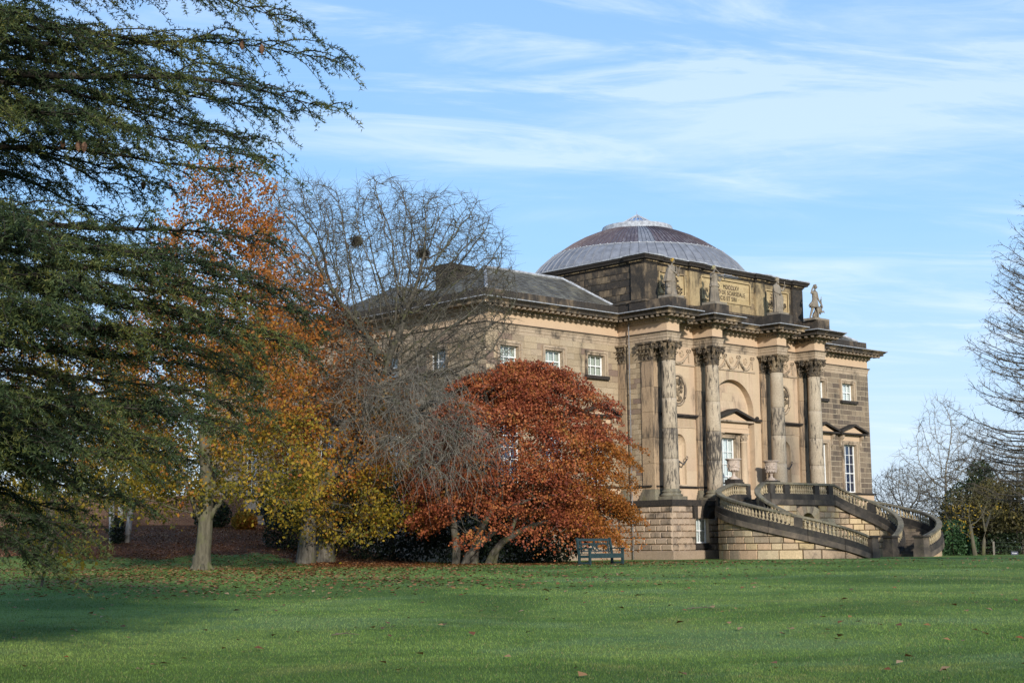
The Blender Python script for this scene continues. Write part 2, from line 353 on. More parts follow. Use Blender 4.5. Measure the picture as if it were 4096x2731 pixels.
# ------------------------------------------------------------------ ground
def sm(a, b, x):
    t = np.clip((np.asarray(x, float)-a)/(b-a), 0, 1); return t*t*(3-2*t)
def ground_np(X, Y):
    X = np.asarray(X, float); Y = np.asarray(Y, float)
    z = -1.58+0.76*np.clip(Y/60.0, -0.6, 1)-0.03*sm(60, 90, Y)
    bank = sm(-3.0, -16.0, X)*sm(63, 100, Y)*2.45
    und = 0.035*np.sin(X*0.31+1.0)*np.sin(Y*0.23)+0.02*np.sin(X*0.83+Y*0.41)
    return z+bank+und*sm(8, 20, np.abs(Y))*(1-0.8*sm(52, 66, Y)*(X > 0))
def ground_rf(X, Y): return float(ground_np(X, Y))
def litter_np(X, Y):
    """where fallen leaves lie thick: under the trees on the left and along the bank"""
    a = sm(-1.0, -5.5, X+0.10*(Y-60))*sm(0, 5, Y-66-6.0*sm(-8, -13, X)+1.6*np.sin(X*0.6)+1.2*np.sin(X*1.7+Y*.5))
    b = np.exp(-((X+0.2)**2/9+(Y-68.5)**2/3.5))*0.9
    return np.clip(a+b, 0, 1)
ys = np.concatenate([np.linspace(-40, 8, 17), np.linspace(10, 58, 49), np.linspace(59, 110, 86), np.array([115, 125, 140, 160, 190, 230, 300, 400, 600, 900])])
xs = np.concatenate([np.array([-700, -400, -250, -160, -110, -80, -60]), np.linspace(-50, 50, 101), np.array([60, 80, 110, 160, 250, 400, 700])])
GX, GY = np.meshgrid(xs, ys); GZZ = ground_np(GX, GY)
P = np.stack([GX*UX+GY*UY, GX*WX+GY*WY, GZZ], -1).reshape(-1, 3)
nx_, ny_ = len(xs), len(ys); idx = np.arange(nx_*ny_).reshape(ny_, nx_)
F = np.stack([idx[:-1, :-1], idx[:-1, 1:], idx[1:, 1:], idx[1:, :-1]], -1).reshape(-1, 4)
def turf(t, v, lift=1.0):
    """drifts of moss, dew and dry grass in the lawn"""
    n1 = t.noise(v, 0.11, 4, 0.6, 0.8); n2 = t.noise(v, 0.75, 5, 0.7, 0.5); n4 = t.noise(v, 0.30, 5, 0.65, 0.6)
    c = t.ramp(t.rng(n1, 0.38, 0.62), [(0.0, (0.072*lift, 0.118*lift, 0.022*lift)), (0.45, (0.115*lift, 0.178*lift, 0.033*lift)), (1.0, (0.165*lift, 0.225*lift, 0.050*lift))])
    c = t.mix(t.math('MULTIPLY', t.rng(n2, 0.48, 0.68), 0.65), c, (0.060*lift, 0.108*lift, 0.018*lift))
    c = t.mix(t.math('MULTIPLY', t.rng(n4, 0.55, 0.68), 0.55), c, (0.20*lift, 0.215*lift, 0.055*lift))
    c = t.mix(t.math('MULTIPLY', t.rng(t.noise(v, 0.21, 4, 0.6, 0.4), 0.54, 0.66), 0.5), c, (0.14*lift, 0.20*lift, 0.075*lift))
    c = t.mix(t.math('MULTIPLY', t.rng(t.noise(v, 0.42, 6, 0.75, 0.3), 0.62, 0.72), 0.7), c, (0.12*lift, 0.10*lift, 0.035*lift))
    return c, n2
def lawn_mat():
    t = NT('mown_lawn'); v = t.obj()
    a = t.n('ShaderNodeAttribute', _attribute_name='litter').outputs['Fac']; n3 = t.noise(v, 22, 4, 0.7)
    c, n2 = turf(t, v)
    c = t.mix(t.math('MULTIPLY', t.rng(n3, 0.3, 0.75), 0.4), c, (0.10, 0.155, 0.035))
    l1 = t.noise(v, 3.2, 7, 0.75, 0.2)
    lc = t.ramp(t.rng(t.noise(v, 16, 4, 0.7), 0.3, 0.7), [(0.0, (0.045, 0.022, 0.012)), (0.5, (0.115, 0.045, 0.018)), (1.0, (0.19, 0.075, 0.026))])
    m = t.rng(t.math('ADD', t.math('MULTIPLY', a, 1.15), t.math('MULTIPLY', t.math('SUBTRACT', l1, 0.5), 1.3)), 0.45, 0.62)
    c = t.mix(m, c, lc)
    return t.shader(c, 0.95, 0.1, t.math('ADD', n3, t.math('MULTIPLY', n2, 0.8)), 0.6, 0.05)
def grass_mat():
    t = NT('grass_blade'); c, _ = turf(t, t.obj(), 1.05); r = t.island()
    cc = t.n('ShaderNodeCombineColor'); g = t.rng(r, 0.0, 1.0, 0.65, 1.45); [t.set(cc.inputs[i], g) for i in range(3)]
    c = t.mix(1.0, c, cc.outputs[0], 'MULTIPLY'); c = t.mix(t.rng(r, 0.955, 0.965), c, (0.23, 0.19, 0.08))
    return t.shader(c, 0.65, 0.25, trans=0.25)
M['lawn'] = lawn_mat()
me = np_mesh('lawn', P, F, M['lawn'], True)
at_ = me.attributes.new('litter', 'FLOAT', 'POINT'); at_.data.foreach_set('value', litter_np(GX, GY).astype(np.float32).ravel())
tag(link('lawn', me), kind='structure')
# blades of grass where single blades can still be told apart
ng = 220000
fy = 1/(rng.random(ng)*(1/15.0-1/64.0)+1/64.0); fx = (rng.random(ng)*2-1)*(fy*0.37+0.6)
tuft = 0.5+0.5*np.sin(fx*2.1+np.sin(fy*1.7)*2)*np.sin(fy*1.3+fx*0.7)
h = (0.014+0.014*rng.random(ng)+0.012*tuft*rng.random(ng))*(0.85+fy/70); w = 0.0022*(0.5+fy/13.0)
az = rng.random(ng)*2*pi; lean = rng.random(ng)*0.9*h; la = rng.random(ng)*2*pi
gz = ground_np(fx, fy)-0.003
B = np.stack([fx*UX+fy*UY, fx*WX+fy*WY, gz], -1); d = np.stack([np.cos(az)*w, np.sin(az)*w, 0*w], -1)
T = B+np.stack([np.cos(la)*lean, np.sin(la)*lean, h], -1)
V = np.stack([B-d, B+d, T], 1).reshape(-1, 3)
M['grass'] = grass_mat()
o = link('grass', np_mesh('grass', V, np.arange(ng*3).reshape(-1, 3), M['grass'])); tag(o, 'short mown grass of the lawn', 'grass', kind='stuff')
# ------------------------------------------------------------------ the mansion
CX = 73.32                                   # axis of the front
WL, WR, WF, WB = 55.02, 91.62, 60.0, 88.0    # main block
PL, PR, PF = 65.6, 81.04, 57.7               # projecting centre: sides, front wall
CF = 56.2                                    # face of the entablature over the columns
GZ = -0.85
COLX = [66.22, 70.16, 76.48, 80.42]; COLY = 56.68

HOUSE = empty('mansion', (CX, WF, GZ), 'soot stained sandstone mansion with a columned centre and a grey lead dome', 'mansion')
HINV = Matrix.Translation((-CX, -WF, -GZ))
def hp(name, mb, mat, smooth=False, kind=None, parent=None, label=None):
    o = mb.build(name, mat, parent or HOUSE, smooth, kind)
    if parent is None: o.matrix_parent_inverse = HINV
    if label: o['label'] = label
    return o
def hme(name, me, loc=(0, 0, 0), rz=0.0, parent=None, scale=None):
    o = link(name, me, None, parent or HOUSE); o.location = loc; o.rotation_euler = (0, 0, rz)
    if scale: o.scale = scale
    if parent is None: o.matrix_parent_inverse = HINV
    return o

def wall_cells(mb, x0, x1, z0, z1, holes, y):
    """flat wall face with rectangular holes"""
    xs = sorted({x0, x1, *[h for o in holes for h in o[:2] if x0 < h < x1]}); zs = sorted({z0, z1, *[h for o in holes for h in o[2:] if z0 < h < z1]})
    for a, b in zip(xs, xs[1:]):
        for c, d in zip(zs, zs[1:]):
            if not any(o[0] <= (a+b)/2 <= o[1] and o[2] <= (c+d)/2 <= o[3] for o in holes):
                mb.poly([(a, y, c), (b, y, c), (b, y, d), (a, y, d)])
def courses(x0, x1, z0, z1, holes, ch, bw, r, var=0.3):
    """rectangles of coursed stones round the holes"""
    n = max(1, round((z1-z0)/ch)); h = (z1-z0)/n; res = []
    for i in range(n):
        a, b = z0+i*h, z0+(i+1)*h
        cuts = sorted([(max(x0, o[0]), min(x1, o[1])) for o in holes if o[2] < b-0.02 and o[3] > a+0.02 and o[1] > x0 and o[0] < x1])
        segs, c = [], x0
        for p, q in cuts:
            if p > c+0.01: segs.append((c, p))
            c = max(c, q)
        if c < x1-0.01: segs.append((c, x1))
        for p, q in segs:
            m = max(1, round((q-p)/bw)); xs = [p]
            off = 0.5 if i % 2 else 0.0
            cand = [p+(q-p)*(k+off)/m + r.uniform(-var, var)*bw*0.35 for k in range(0 if off else 1, m)]
            for cxx in sorted(cand):
                if cxx-xs[-1] > bw*0.25 and q-cxx > bw*0.25: xs.append(cxx)
            xs.append(q)
            res += [(s, e, a, b) for s, e in zip(xs, xs[1:])]
    return res
def ashlar(mb, x0, x1, z0, z1, holes, y, ch, bw, seed, gap=0.007, jit=0.012, back=True):
    r = random.Random(seed)
    for s, e, a, b in courses(x0, x1, z0, z1, holes, ch, bw, r):
        mb.front(s+gap*0.5, e-gap*0.5, a+gap*0.5, b-gap*0.5, y - r.uniform(0, jit), 0.05, 0.004)
    if back: wall_cells(mb, x0, x1, z0, z1, holes, y+0.018)
BLK = {}
def block_mesh(name, w, h, mat, ch, d):
    k = (name, round(w, 2), round(h, 2), mat.name, ch)
    if k not in BLK:
        mb = MB(); mb.front(-k[1]/2, k[1]/2, -k[2]/2, k[2]/2, -d, d+0.02, ch); BLK[k] = mb.mesh(name, mat)
    return BLK[k]
def stones_as_parts(x0, x1, z0, z1, holes, ch, bw, seed, org, ang, mat, chf=0.035, d=0.05, gap=0.0, parent=None, var=0.12, put=None):
    r = random.Random(seed)
    for s, e, a, b in courses(x0, x1, z0, z1, holes, ch, bw, r, var):
        me = block_mesh('stone', e-s-gap, b-a-gap, mat, chf, d)
        cx, cz = (s+e)/2, (a+b)/2
        (put or hme)('stone', me, (org[0]+cx*math.cos(ang), org[1]+cx*math.sin(ang), cz), ang)

# --- windows
def sash_window(x0, x1, z0, z1, y, cols, rows, ang=0.0, org=(0, 0), dep=0.26, blind='blind', sill=True, arch=0.24, ped=False, kind='window'):
    def fr(): return MB().at(org[0], org[1], 0, ang)
    m = fr(); w = arch                                              # moulded stone surround in two steps
    for (o, p, q) in ((0.0, 0.5*w, 0.06), (0.5*w, w, 0.115)):
        m.box(x0-q*0-p, x0-o, y-q, y+0.02, z0 - (0 if ped else 0), z1+p); m.box(x1+o, x1+p, y-q, y+0.02, z0, z1+p)
        m.box(x0-o, x1+o, y-q, y+0.02, z1+o, z1+p)
    for xa, xb in ((x0-0.002, x0), (x1, x1+0.002)):                 # reveals
        m.poly([(xa, y-0.05, z0), (xb, y+dep, z0), (xb, y+dep, z1), (xa, y-0.05, z1)])
    m.poly([(x0, y-0.05, z1), (x1, y-0.05, z1), (x1, y+dep, z1), (x0, y+dep, z1)])
    m.poly([(x0, y-0.05, z0), (x0, y+dep, z0), (x1, y+dep, z0), (x1, y-0.05, z0)])
    win = hp(kind, m, M['mould'])
    if sill:
        s = fr(); s.box(x0-arch-0.03, x1+arch+0.03, y-0.20, y+0.02, z0-0.20, z0-0.003); hp('sill', s, M['sooty'], parent=win)
    f = fr(); t = 0.065; b = 0.032; yy = y+dep
    f.box(x0, x0+t, yy-0.05, yy+0.03, z0, z1); f.box(x1-t, x1, yy-0.05, yy+0.03, z0, z1)
    f.box(x0+t, x1-t, yy-0.05, yy+0.03, z1-t, z1); f.box(x0+t, x1-t, yy-0.06, yy+0.03, z0, z0+t*1.2)
    iw, ih = (x1-x0-2*t), (z1-z0-2.2*t)
    for k in range(1, cols): f.box(x0+t+iw*k/cols-b/2, x0+t+iw*k/cols+b/2, yy-0.035, yy+0.01, z0+t, z1-t)
    for k in range(1, rows):
        bb = b*1.9 if k == rows//2 else b
        f.box(x0+t, x1-t, yy-0.037, yy+0.012, z0+t+ih*k/rows-bb/2, z0+t+ih*k/rows+bb/2)
    hp('sash_frame', f, M['white'], parent=win)
    key = ('pane', round(iw/cols, 3), round(ih/rows, 3))
    if key not in BLK:
        g = MB(); g.poly([(-iw/cols/2, 0, -ih/rows/2), (iw/cols/2, 0, -ih/rows/2), (iw/cols/2, 0, ih/rows/2), (-iw/cols/2, 0, ih/rows/2)]); BLK[key] = g.mesh('pane', M['glass'])
    ca, sa = math.cos(ang), math.sin(ang)
    for i in range(cols):
        for j in range(rows):
            lx, ly = x0+t+iw*(i+.5)/cols, yy-0.004
            hme('pane', BLK[key], (org[0]+lx*ca-ly*sa, org[1]+lx*sa+ly*ca, z0+t+ih*(j+.5)/rows), ang, parent=win)
    g = fr()
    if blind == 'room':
        g.box(x0, x1, yy+0.10, yy+0.9, z0, z1); hp('sky_tinted_room', g, M['room'], parent=win)  # box behind the glass, its blue standing in for the sky's reflection
    else:
        n = 16; pts = [(x0+(x1-x0)*k/n, yy+0.10+(0.025 if k % 2 else 0)) for k in range(n+1)]
        for (a, ya), (c, yb) in zip(pts, pts[1:]): g.poly([(a, ya, z0), (c, yb, z0), (c, yb, z1), (a, ya, z1)])
        hp('blind', g, M[blind], parent=win)
    if ped:
        q = fr(); c = (x0+x1)/2; hw = (x1-x0)/2
        q.box(x0-arch, x1+arch, y-0.13, y+0.02, z1+arch, z1+arch+0.42)
        hp('window_frieze', q, M['frieze'], parent=win)
        p = fr(); zb = z1+arch+0.42; W2 = hw+0.82
        p.box(c-W2, c+W2, y-0.50, y+0.02, zb, zb+0.11)
        for sgn in (-1, 1):
            p.prism([(c+sgn*(W2+0.03), zb+0.113), (c+sgn*(W2+0.03), zb+0.24), (c, zb+0.74), (c, zb+0.60)][::sgn], y-0.55, y+0.02)
        hp('pediment', p, M['sooty'], parent=win)
        p = fr(); p.prism([(c-W2+0.35, zb+0.115), (c+W2-0.35, zb+0.115), (c, zb+0.56)], y-0.30, y+0.01); hp('tympanum', p, M['frieze'], parent=win)
        for sgn in (-1, 1):
            k = fr(); xx = c+sgn*(hw+arch+0.16)
            pr = [(0.0, 0), (0.30, 0), (0.36, -0.10), (0.33, -0.24), (0.20, -0.36), (0.13, -0.55), (0.16, -0.72), (0.10, -0.86), (0.0, -0.9)]
            n0 = [k.P(xx-0.10, y-d_, zb-0.004+z_) for d_, z_ in pr]; n1 = [k.P(xx+0.10, y-d_, zb-0.004+z_) for d_, z_ in pr]; nn = len(pr)
            k.f += [n0[::-1], n1] + [[n0[i], n0[(i+1) % nn], n1[(i+1) % nn], n1[i]] for i in range(nn)]
            hp('console', k, M['mould'], parent=win)
    return win

AW = (0.705, 9.72, 10.92)      # upper windows: half width, sill, head
MW = (0.77, 3.40, 6.68)        # main windows
left_x = [56.73, 60.2, 63.66]; right_x = [82.2, 85.63, 89.07]
def holes(xs): return [(x-AW[0], x+AW[0], AW[1], AW[2]) for x in xs] + [(x-MW[0], x+MW[0], MW[1], MW[2]) for x in xs]

# --- wing walls: courses of stone round the openings
m = MB(); ashlar(m, WL, PL, 3.36, 11.59, holes(left_x), WF, 0.36, 0.95, 1); hp('wall', m, M['ashlar'], kind='stuff', label='pale coursed stone wall west of the columns')
m = MB(); wall_cells(m, PR, WR, 3.36, 11.59, holes(right_x), WF+0.006); hp('mortar_joints', m, M['joint'], kind='stuff')
m = MB(); ashlar(m, PR, WR, 3.36, 11.59, holes(right_x), WF, 0.36, 0.85, 2, 0.032, back=False); hp('wall', m, M['ashlar_grey'], kind='stuff', label='greyer coursed stone wall east of the columns')
WEST = (WL, WF, -pi/2)
wx = [-22.5, -18.5, -14.5, -8.2, -4.0]        # along the west side, local x runs to the right as seen from outside
m = MB().at(WL, WF, 0, -pi/2); ashlar(m, -28, 0, 3.36, 11.59, holes(wx), 0, 0.36, 0.95, 3); hp('wall', m, M['ashlar'], kind='stuff')
m = MB().at(WR, WF, 0, pi/2); wall_cells(m, 0, 28, GZ-0.6, 11.59, [], 0); hp('wall', m, M['ashlar_grey'])
m = MB(); m.poly([(WR, WB, GZ-.6), (WL, WB, GZ-.6), (WL, WB, 14), (WR, WB, 14)]); hp('wall', m, M['ashlar'])
for xs, bl in ((left_x, 'blind'), (right_x, 'curtain')):
    for i, x in enumerate(xs):
        sash_window(x-AW[0], x+AW[0], AW[1], AW[2], WF, 3, 2, blind=bl)
        sash_window(x-MW[0], x+MW[0], MW[1], MW[2], WF, 3, 5, blind='room', sill=False, ped=True)
for x in wx:
    sash_window(x-AW[0], x+AW[0], AW[1], AW[2], 0, 3, 2, ang=-pi/2, org=(WL, WF))
    sash_window(x-MW[0], x+MW[0], MW[1], MW[2], 0, 3, 5, ang=-pi/2, org=(WL, WF), blind='room', sill=False, ped=True)

# --- the centre: return walls and front wall with its recesses
m = MB().at(PL, WF, 0, -pi/2); ashlar(m, 0.0, 2.3, 3.36, 10.46, [], 0, 0.30, 0.62, 5, 0.010); ashlar(m, 0, 2.3, 10.46, 11.59, [], 0.0, 0.56, 1.1, 6); hp('wall', m, M['ashlar'], kind='stuff')
m = MB().at(PR, PF, 0, pi/2); wall_cells(m, 0, 2.3, GZ, 11.59, [], 0); hp('wall', m, M['ashlar_grey'])
def arc(cx, cz, r, n, a0=0.0, a1=pi): return [(cx+r*math.cos(a0+(a1-a0)*k/n), cz+r*math.sin(a0+(a1-a0)*k/n)) for k in range(n+1)]
def arched_wall(mb, x0, x1, z0, z1, cx, r, sill, spring, y):
    """flat wall with a round-headed opening"""
    mb.poly([(x0, y, z0), (cx-r, y, z0), (cx-r, y, spring), (x0, y, spring)]); mb.poly([(cx+r, y, z0), (x1, y, z0), (x1, y, spring), (cx+r, y, spring)])
    if sill > z0: mb.poly([(cx-r, y, z0), (cx+r, y, z0), (cx+r, y, sill), (cx-r, y, sill)])
    A = arc(cx, spring, r, 24)
    top = [(cx + r*math.cos(pi*k/24), z1) for k in range(25)]
    for k in range(24): mb.poly([(A[k][0], y, A[k][1]), (top[k][0], y, z1), (top[k+1][0], y, z1), (A[k+1][0], y, A[k+1][1])])
    mb.poly([(cx+r, y, spring), (x1, y, spring), (x1, y, z1), (cx+r, y, z1)]); mb.poly([(x0, y, spring), (cx-r, y, spring), (cx-r, y, z1), (x0, y, z1)])
for bx, xa, xb in ((68.19, PL, 70.6), (78.45, 76.04, PR)):
    m = MB(); arched_wall(m, xa, xb, 3.36, 6.79, bx, 0.62, 3.45, 5.78, PF)
    wall_cells(m, xa, xb, 6.79, 11.59, [], PF); hp('wall', m, M['smooth'])
    m = MB()                                                        # joints kept as thin raised courses beside the niche
    for zc_ in np.arange(3.45, 6.6, 0.82):
        for s, e in ((xa+0.85, bx-0.66), (bx+0.66, xb-0.85)): m.front(s, e, zc_+0.01, min(zc_+0.80, 6.70), PF-0.006, 0.02, 0.003)
    for zc_ in np.arange(7.62, 10.3, 0.70): m.front(bx-1.1, bx+1.1, zc_+0.008, zc_+0.69, PF-0.005, 0.02, 0.003)
    hp('wall_course', m, M['smooth'], kind='stuff')
    m = MB(); n = 12                                                # niche: half drum with a quarter-sphere head
    A = [(bx+0.62*math.cos(pi-pi*k/n), PF+0.50*math.sin(pi*k/n)) for k in range(n+1)]
    for (a, b), (c, d) in zip(A, A[1:]): m.poly([(a, b, 3.45), (c, d, 3.45), (c, d, 5.78), (a, b, 5.78)])
    for j in range(8):
        t0, t1 = pi/2*j/8, pi/2*(j+1)/8
        for k in range(n):
            q = []
            for kk, tt in ((k, t0), (k+1, t0), (k+1, t1), (k, t1)):
                q.append((bx+0.62*math.cos(tt)*math.cos(pi-pi*kk/n), PF+0.50*math.cos(tt)*math.sin(pi*kk/n), 5.78+0.62*math.sin(tt)))
            m.poly(q)
    m.poly([(x, y, 3.45) for x, y in A]); hp('niche', m, M['smooth'], smooth=True)
    m = MB()                                                        # a dark figure with a raised arm in the niche
    m.lathe([(0.05, 3.45), (0.17, 3.47), (0.15, 3.8), (0.13, 4.2), (0.17, 4.6), (0.15, 4.85), (0.06, 4.95), (0.05, 5.0)], bx-0.10, PF+0.12, 10)
    m.ball(bx-0.10, PF+0.12, 5.10, 0.10, 0.11, 0.13); m.tube([(bx+0.02, PF+.08, 4.82), (bx+0.28, PF-0.10, 4.62), (bx+0.42, PF-0.22, 4.92)], [0.055, 0.05, 0.04], 7)
    m.tube([(bx+0.42+0.09*math.cos(a), PF-0.22, 5.0+0.09*math.sin(a)) for a in np.linspace(0, 2*pi, 11)[:-1]], 0.022, 6, closed=True)
    hp('niche_figure', m, M['bronze'], smooth=True)
    m = MB(); m.box(xa+0.86, xb-0.86, PF-0.26, PF+0.01, 7.45, 7.56); m.box(xa+0.90, xb-0.90, PF-0.16, PF+0.01, 7.37, 7.448); hp('ledge', m, M['sooty'])
    m = MB(); fx = np.linspace(xa+0.92, xb-0.92, 43)
    for k in range(42): m.box(fx[k], fx[k]+(fx[1]-fx[0])*0.62, PF-0.035, PF+0.01, 6.86, 7.36)
    m.box(xa+0.90, xb-0.90, PF-0.05, PF+0.01, 6.79, 6.852); hp('fluted_panel', m, M['smooth'])
    m = MB()                                                        # oval medallion
    m.tube([(bx+0.70*math.cos(a), PF-0.02, 9.0+0.90*math.sin(a)) for a in np.linspace(0, 2*pi, 37)[:-1]], 0.075, 6, closed=True); hp('medallion', m, M['mould'], smooth=True)
    med = HOUSE.children[-1] if False else None
    m = MB(); r = random.Random(int(bx))
    m.tube([(bx+0.60*math.cos(a), PF-0.012, 9.0+0.80*math.sin(a)) for a in np.linspace(0, 2*pi, 33)[:-1]], 0.03, 5, closed=True)
    for k in range(46):
        a, q = r.uniform(0, 2*pi), math.sqrt(r.random())*0.86
        m.ball(bx+0.52*q*math.cos(a), PF-0.05, 9.0+0.74*q*math.sin(a), r.uniform(.05, .13), r.uniform(.04, .09), r.uniform(.05, .15), 7, 4)
    hp('medallion_relief', m, M['capital'], smooth=True)
    m = MB(); m.box(xa+0.86, xb-0.86, PF-0.07, PF+0.01, 10.47, 10.56); hp('string_moulding', m, M['mould'])
    def swag(xa_, xb_, zt, drop, name='swag'):
        m = MB(); r = random.Random(int(xa_*10)); n = 15; pts = []
        for k in range(n+1):
            f = k/n; pts.append((xa_+(xb_-xa_)*f, PF-0.06, zt-0.12-drop*(1-(2*f-1)**2)))
        rad = [0.035+0.05*math.sin(pi*k/n) for k in range(n+1)]; m.tube(pts, rad, 6)
        for k in range(1, n):
            for q in range(3): m.ball(pts[k][0]+r.uniform(-.05, .05), PF-0.08-r.uniform(0, .05), pts[k][2]+r.uniform(-.07, .05), .045, .045, .04, 6, 3)
        return hp(name, m, M['mould'], smooth=True)
    def bow(x, z, tail=0.62):
        m = MB()
        for sg in (-1, 1): m.tube([(x+sg*(0.10+0.09*math.cos(a)), PF-0.05, z+0.02+0.085*math.sin(a)) for a in np.linspace(0, 2*pi, 10)[:-1]], 0.026, 5, closed=True)
        m.ball(x, PF-0.06, z, .05, .05, .05, 6, 4)
        for k in range(9): m.ball(x+0.014*(-1)**k, PF-0.045, z-0.09-tail*k/9, .036, .035, .045, 6, 3)
        return hp('ribbon_bow', m, M['mould'], smooth=True)
    def disc(x, z):
        m = MB(); m.tube([(x+0.17*math.cos(a), PF-0.03, z+0.19*math.sin(a)) for a in np.linspace(0, 2*pi, 21)[:-1]], 0.03, 6, closed=True)
        for k in range(6): m.ball(x+0.08*math.cos(k*pi/3), PF-0.03, z+0.09*math.sin(k*pi/3), .045, .03, .05, 6, 3)
        m.ball(x, PF-0.03, z, .05, .05, .05, 6, 3); hp('rosette', m, M['smooth'], smooth=True)
    swag(bx-0.95, bx+0.95 if bx < CX else bx+0.95, 11.33, 0.62); disc(bx+0.42, 11.17); disc(bx-0.42, 11.17); bow(bx-1.05, 11.35); bow(bx+1.05, 11.35)

# --- middle bay: a round-headed recess with the garden door
ax0, ax1 = 70.6, 76.04
m = MB(); arched_wall(m, ax0, ax1, 2.45, 10.47, CX, 2.09, 2.45, 7.86, PF); wall_cells(m, ax0, ax1, 10.47, 11.59, [], PF); hp('wall', m, M['smooth'])
m = MB(); A = [(CX+2.09, 2.45)] + arc(CX, 7.86, 2.09, 28) + [(CX-2.09, 2.45)]; RD = 0.42
for (a, b), (c, d) in zip(A, A[1:]): m.poly([(a, PF, b), (c, PF, d), (c, PF+RD, d), (a, PF+RD, b)])
hp('arch_reveal', m, M['smooth'])
DH = (CX-0.74, CX+0.74, 2.5, 6.40)
m = MB(); wall_cells(m, CX-2.12, CX+2.12, 2.45, 9.99, [DH], PF+RD)
hp('wall', m, M['smooth'])
m = MB()
for zc_ in np.arange(8.2, 9.8, 0.48):
    hw = math.sqrt(max(0.01, 2.05**2-max(0, zc_+0.47-7.86)**2))-0.02; k = max(2, round(hw*2/1.1))
    for i in range(k): m.front(CX-hw+2*hw*i/k+.006, CX-hw+2*hw*(i+1)/k-.006, zc_+0.006, zc_+0.474, PF+RD-0.007, 0.02, 0.003)
hp('wall_course', m, M['smooth'], kind='stuff')
sash_window(*DH, PF+RD, 3, 5, blind='curtain', sill=False, arch=0.26, kind='garden_door')
yd = PF+RD
for sg in (-1, 1):
    px_ = CX+sg*1.24
    m = MB(); m.lathe([(0.27, 2.5), (0.27, 2.62), (0.30, 2.68), (0.25, 2.78), (0.22, 2.82), (0.22, 4.2), (0.195, 6.12), (0.22, 6.14), (0.22, 6.18), (0.19, 6.2)], px_, yd-0.20, 16); cj = hp('door_column', m, M['smooth'], smooth=True)
    m = MB(); m.lathe([(0.19, 6.2), (0.20, 6.35), (0.27, 6.56), (0.27, 6.62)], px_, yd-0.20, 12)
    for ring, z0_, rr in ((0, 6.2, 0.205), (1, 6.34, 0.22)):
        for k in range(8):
            a = 2*pi*(k+ring*.5)/8; m.ball(px_+rr*math.cos(a), yd-0.20+rr*math.sin(a), z0_+0.13, .05, .05, .075, 5, 3); m.ball(px_+(rr+.05)*math.cos(a), yd-0.20+(rr+.05)*math.sin(a), z0_+0.19, .045, .045, .03, 5, 3)
    m.box(px_-0.30, px_+0.30, yd-0.50, yd+0.02, 6.63, 6.69); hp('door_capital', m, M['mould'], parent=cj)
m = MB(); m.box(CX-1.52, CX+1.52, yd-0.42, yd+0.02, 6.69, 6.95); m.box(CX-1.55, CX+1.55, yd-0.45, yd+0.02, 6.951, 7.0); m.box(CX-1.50, CX+1.50, yd-0.40, yd+0.02, 7.001, 7.33); hp('door_entablature', m, M['frieze'])
m = MB(); m.box(CX-1.72, CX+1.72, yd-0.66, yd+0.02, 7.331, 7.43); hp('door_cornice', m, M['mould'])
m = MB()
for sg in (-1, 1): m.prism([(CX+sg*1.90, 7.433), (CX+sg*1.90, 7.58), (CX, 8.16), (CX, 8.0)][::sg], yd-0.74, yd+0.02)
hp('door_pediment', m, M['sooty'])
m = MB(); m.prism([(CX-1.45, 7.434), (CX+1.45, 7.434), (CX, 7.93)], yd-0.42, yd+0.01); hp('tympanum', m, M['frieze'])
for sg in (-1, 1):
    m = MB(); m.box(min(CX+sg*2.10, CX+sg*2.62), max(CX+sg*2.10, CX+sg*2.62), PF-0.24, PF+0.01, 7.46, 7.60); m.ball(CX+sg*2.2, PF-0.16, 7.66, .13, .12, .12); hp('impost', m, M['sooty'])
m = MB(); m.box(ax0+0.44, ax1-0.44, PF-0.07, PF+0.01, 10.475, 10.56); hp('string_moulding', m, M['mould'])
for k in range(3):
    pass
swag(CX-2.0, CX-0.55 if False else CX-0.62, 11.33, 0.60); swag(CX-0.5 if False else CX-0.52, CX+0.62, 11.33, 0.60) if False else None
for a, b in ((-1.95, -0.72), (-0.62, 0.62), (0.72, 1.95)): swag(CX+a, CX+b, 11.33, 0.58) if a != -1.95 else None
for x in (-2.05, -0.67, 0.67, 2.05): bow(CX+x, 11.37)
for x in (-1.36, 0.0, 1.36): disc(CX+x, 11.16)

# --- pedestal zone, ledges, basement
seq_w = [(WL, WB), (WL, WF), (PL, WF), (PL, PF), (PL, PF)]
m = MB(); m.sweep([(WL, WB), (WL, WF), (PL, WF), (PL, PF)], [(0.0, 2.47), (0.08, 2.47), (0.08, 3.24)]); m.sweep([(PR, PF), (PR, WF), (WR, WF), (WR, WB)], [(0.0, 2.47), (0.08, 2.47), (0.08, 3.24)])
m.sweep([(PL, PF), (PR, PF)], [(0.0, 2.40), (0.05, 2.40), (0.05, 3.24)]); hp('dado', m, M['frieze'])
m = MB(); pr = [(0.08, 3.24), (0.20, 3.26), (0.22, 3.35), (0.0, 3.37)]
m.sweep([(WL, WB), (WL, WF), (PL, WF), (PL, PF), (70.62, PF)], pr); m.sweep([(76.02, PF), (PR, PF), (PR, WF), (WR, WF), (WR, WB)], pr); hp('ledge', m, M['sooty'])
BPL = 65.16; BPR = 2*CX-BPL; BPF = 55.76; WBF = 59.72
bpath = [(WL-0.28, WB), (WL-0.28, WBF), (BPL, WBF), (BPL, BPF), (BPR, BPF), (BPR, WBF), (WR+0.28, WBF), (WR+0.28, WB)]
m = MB(); m.sweep(bpath, [(0.0, 2.14), (0.13, 2.15), (0.14, 2.48), (0.0, 2.492)]); m.poly([(x, y, 2.488) for x, y in bpath]); hp('string_course', m, M['sooty'])
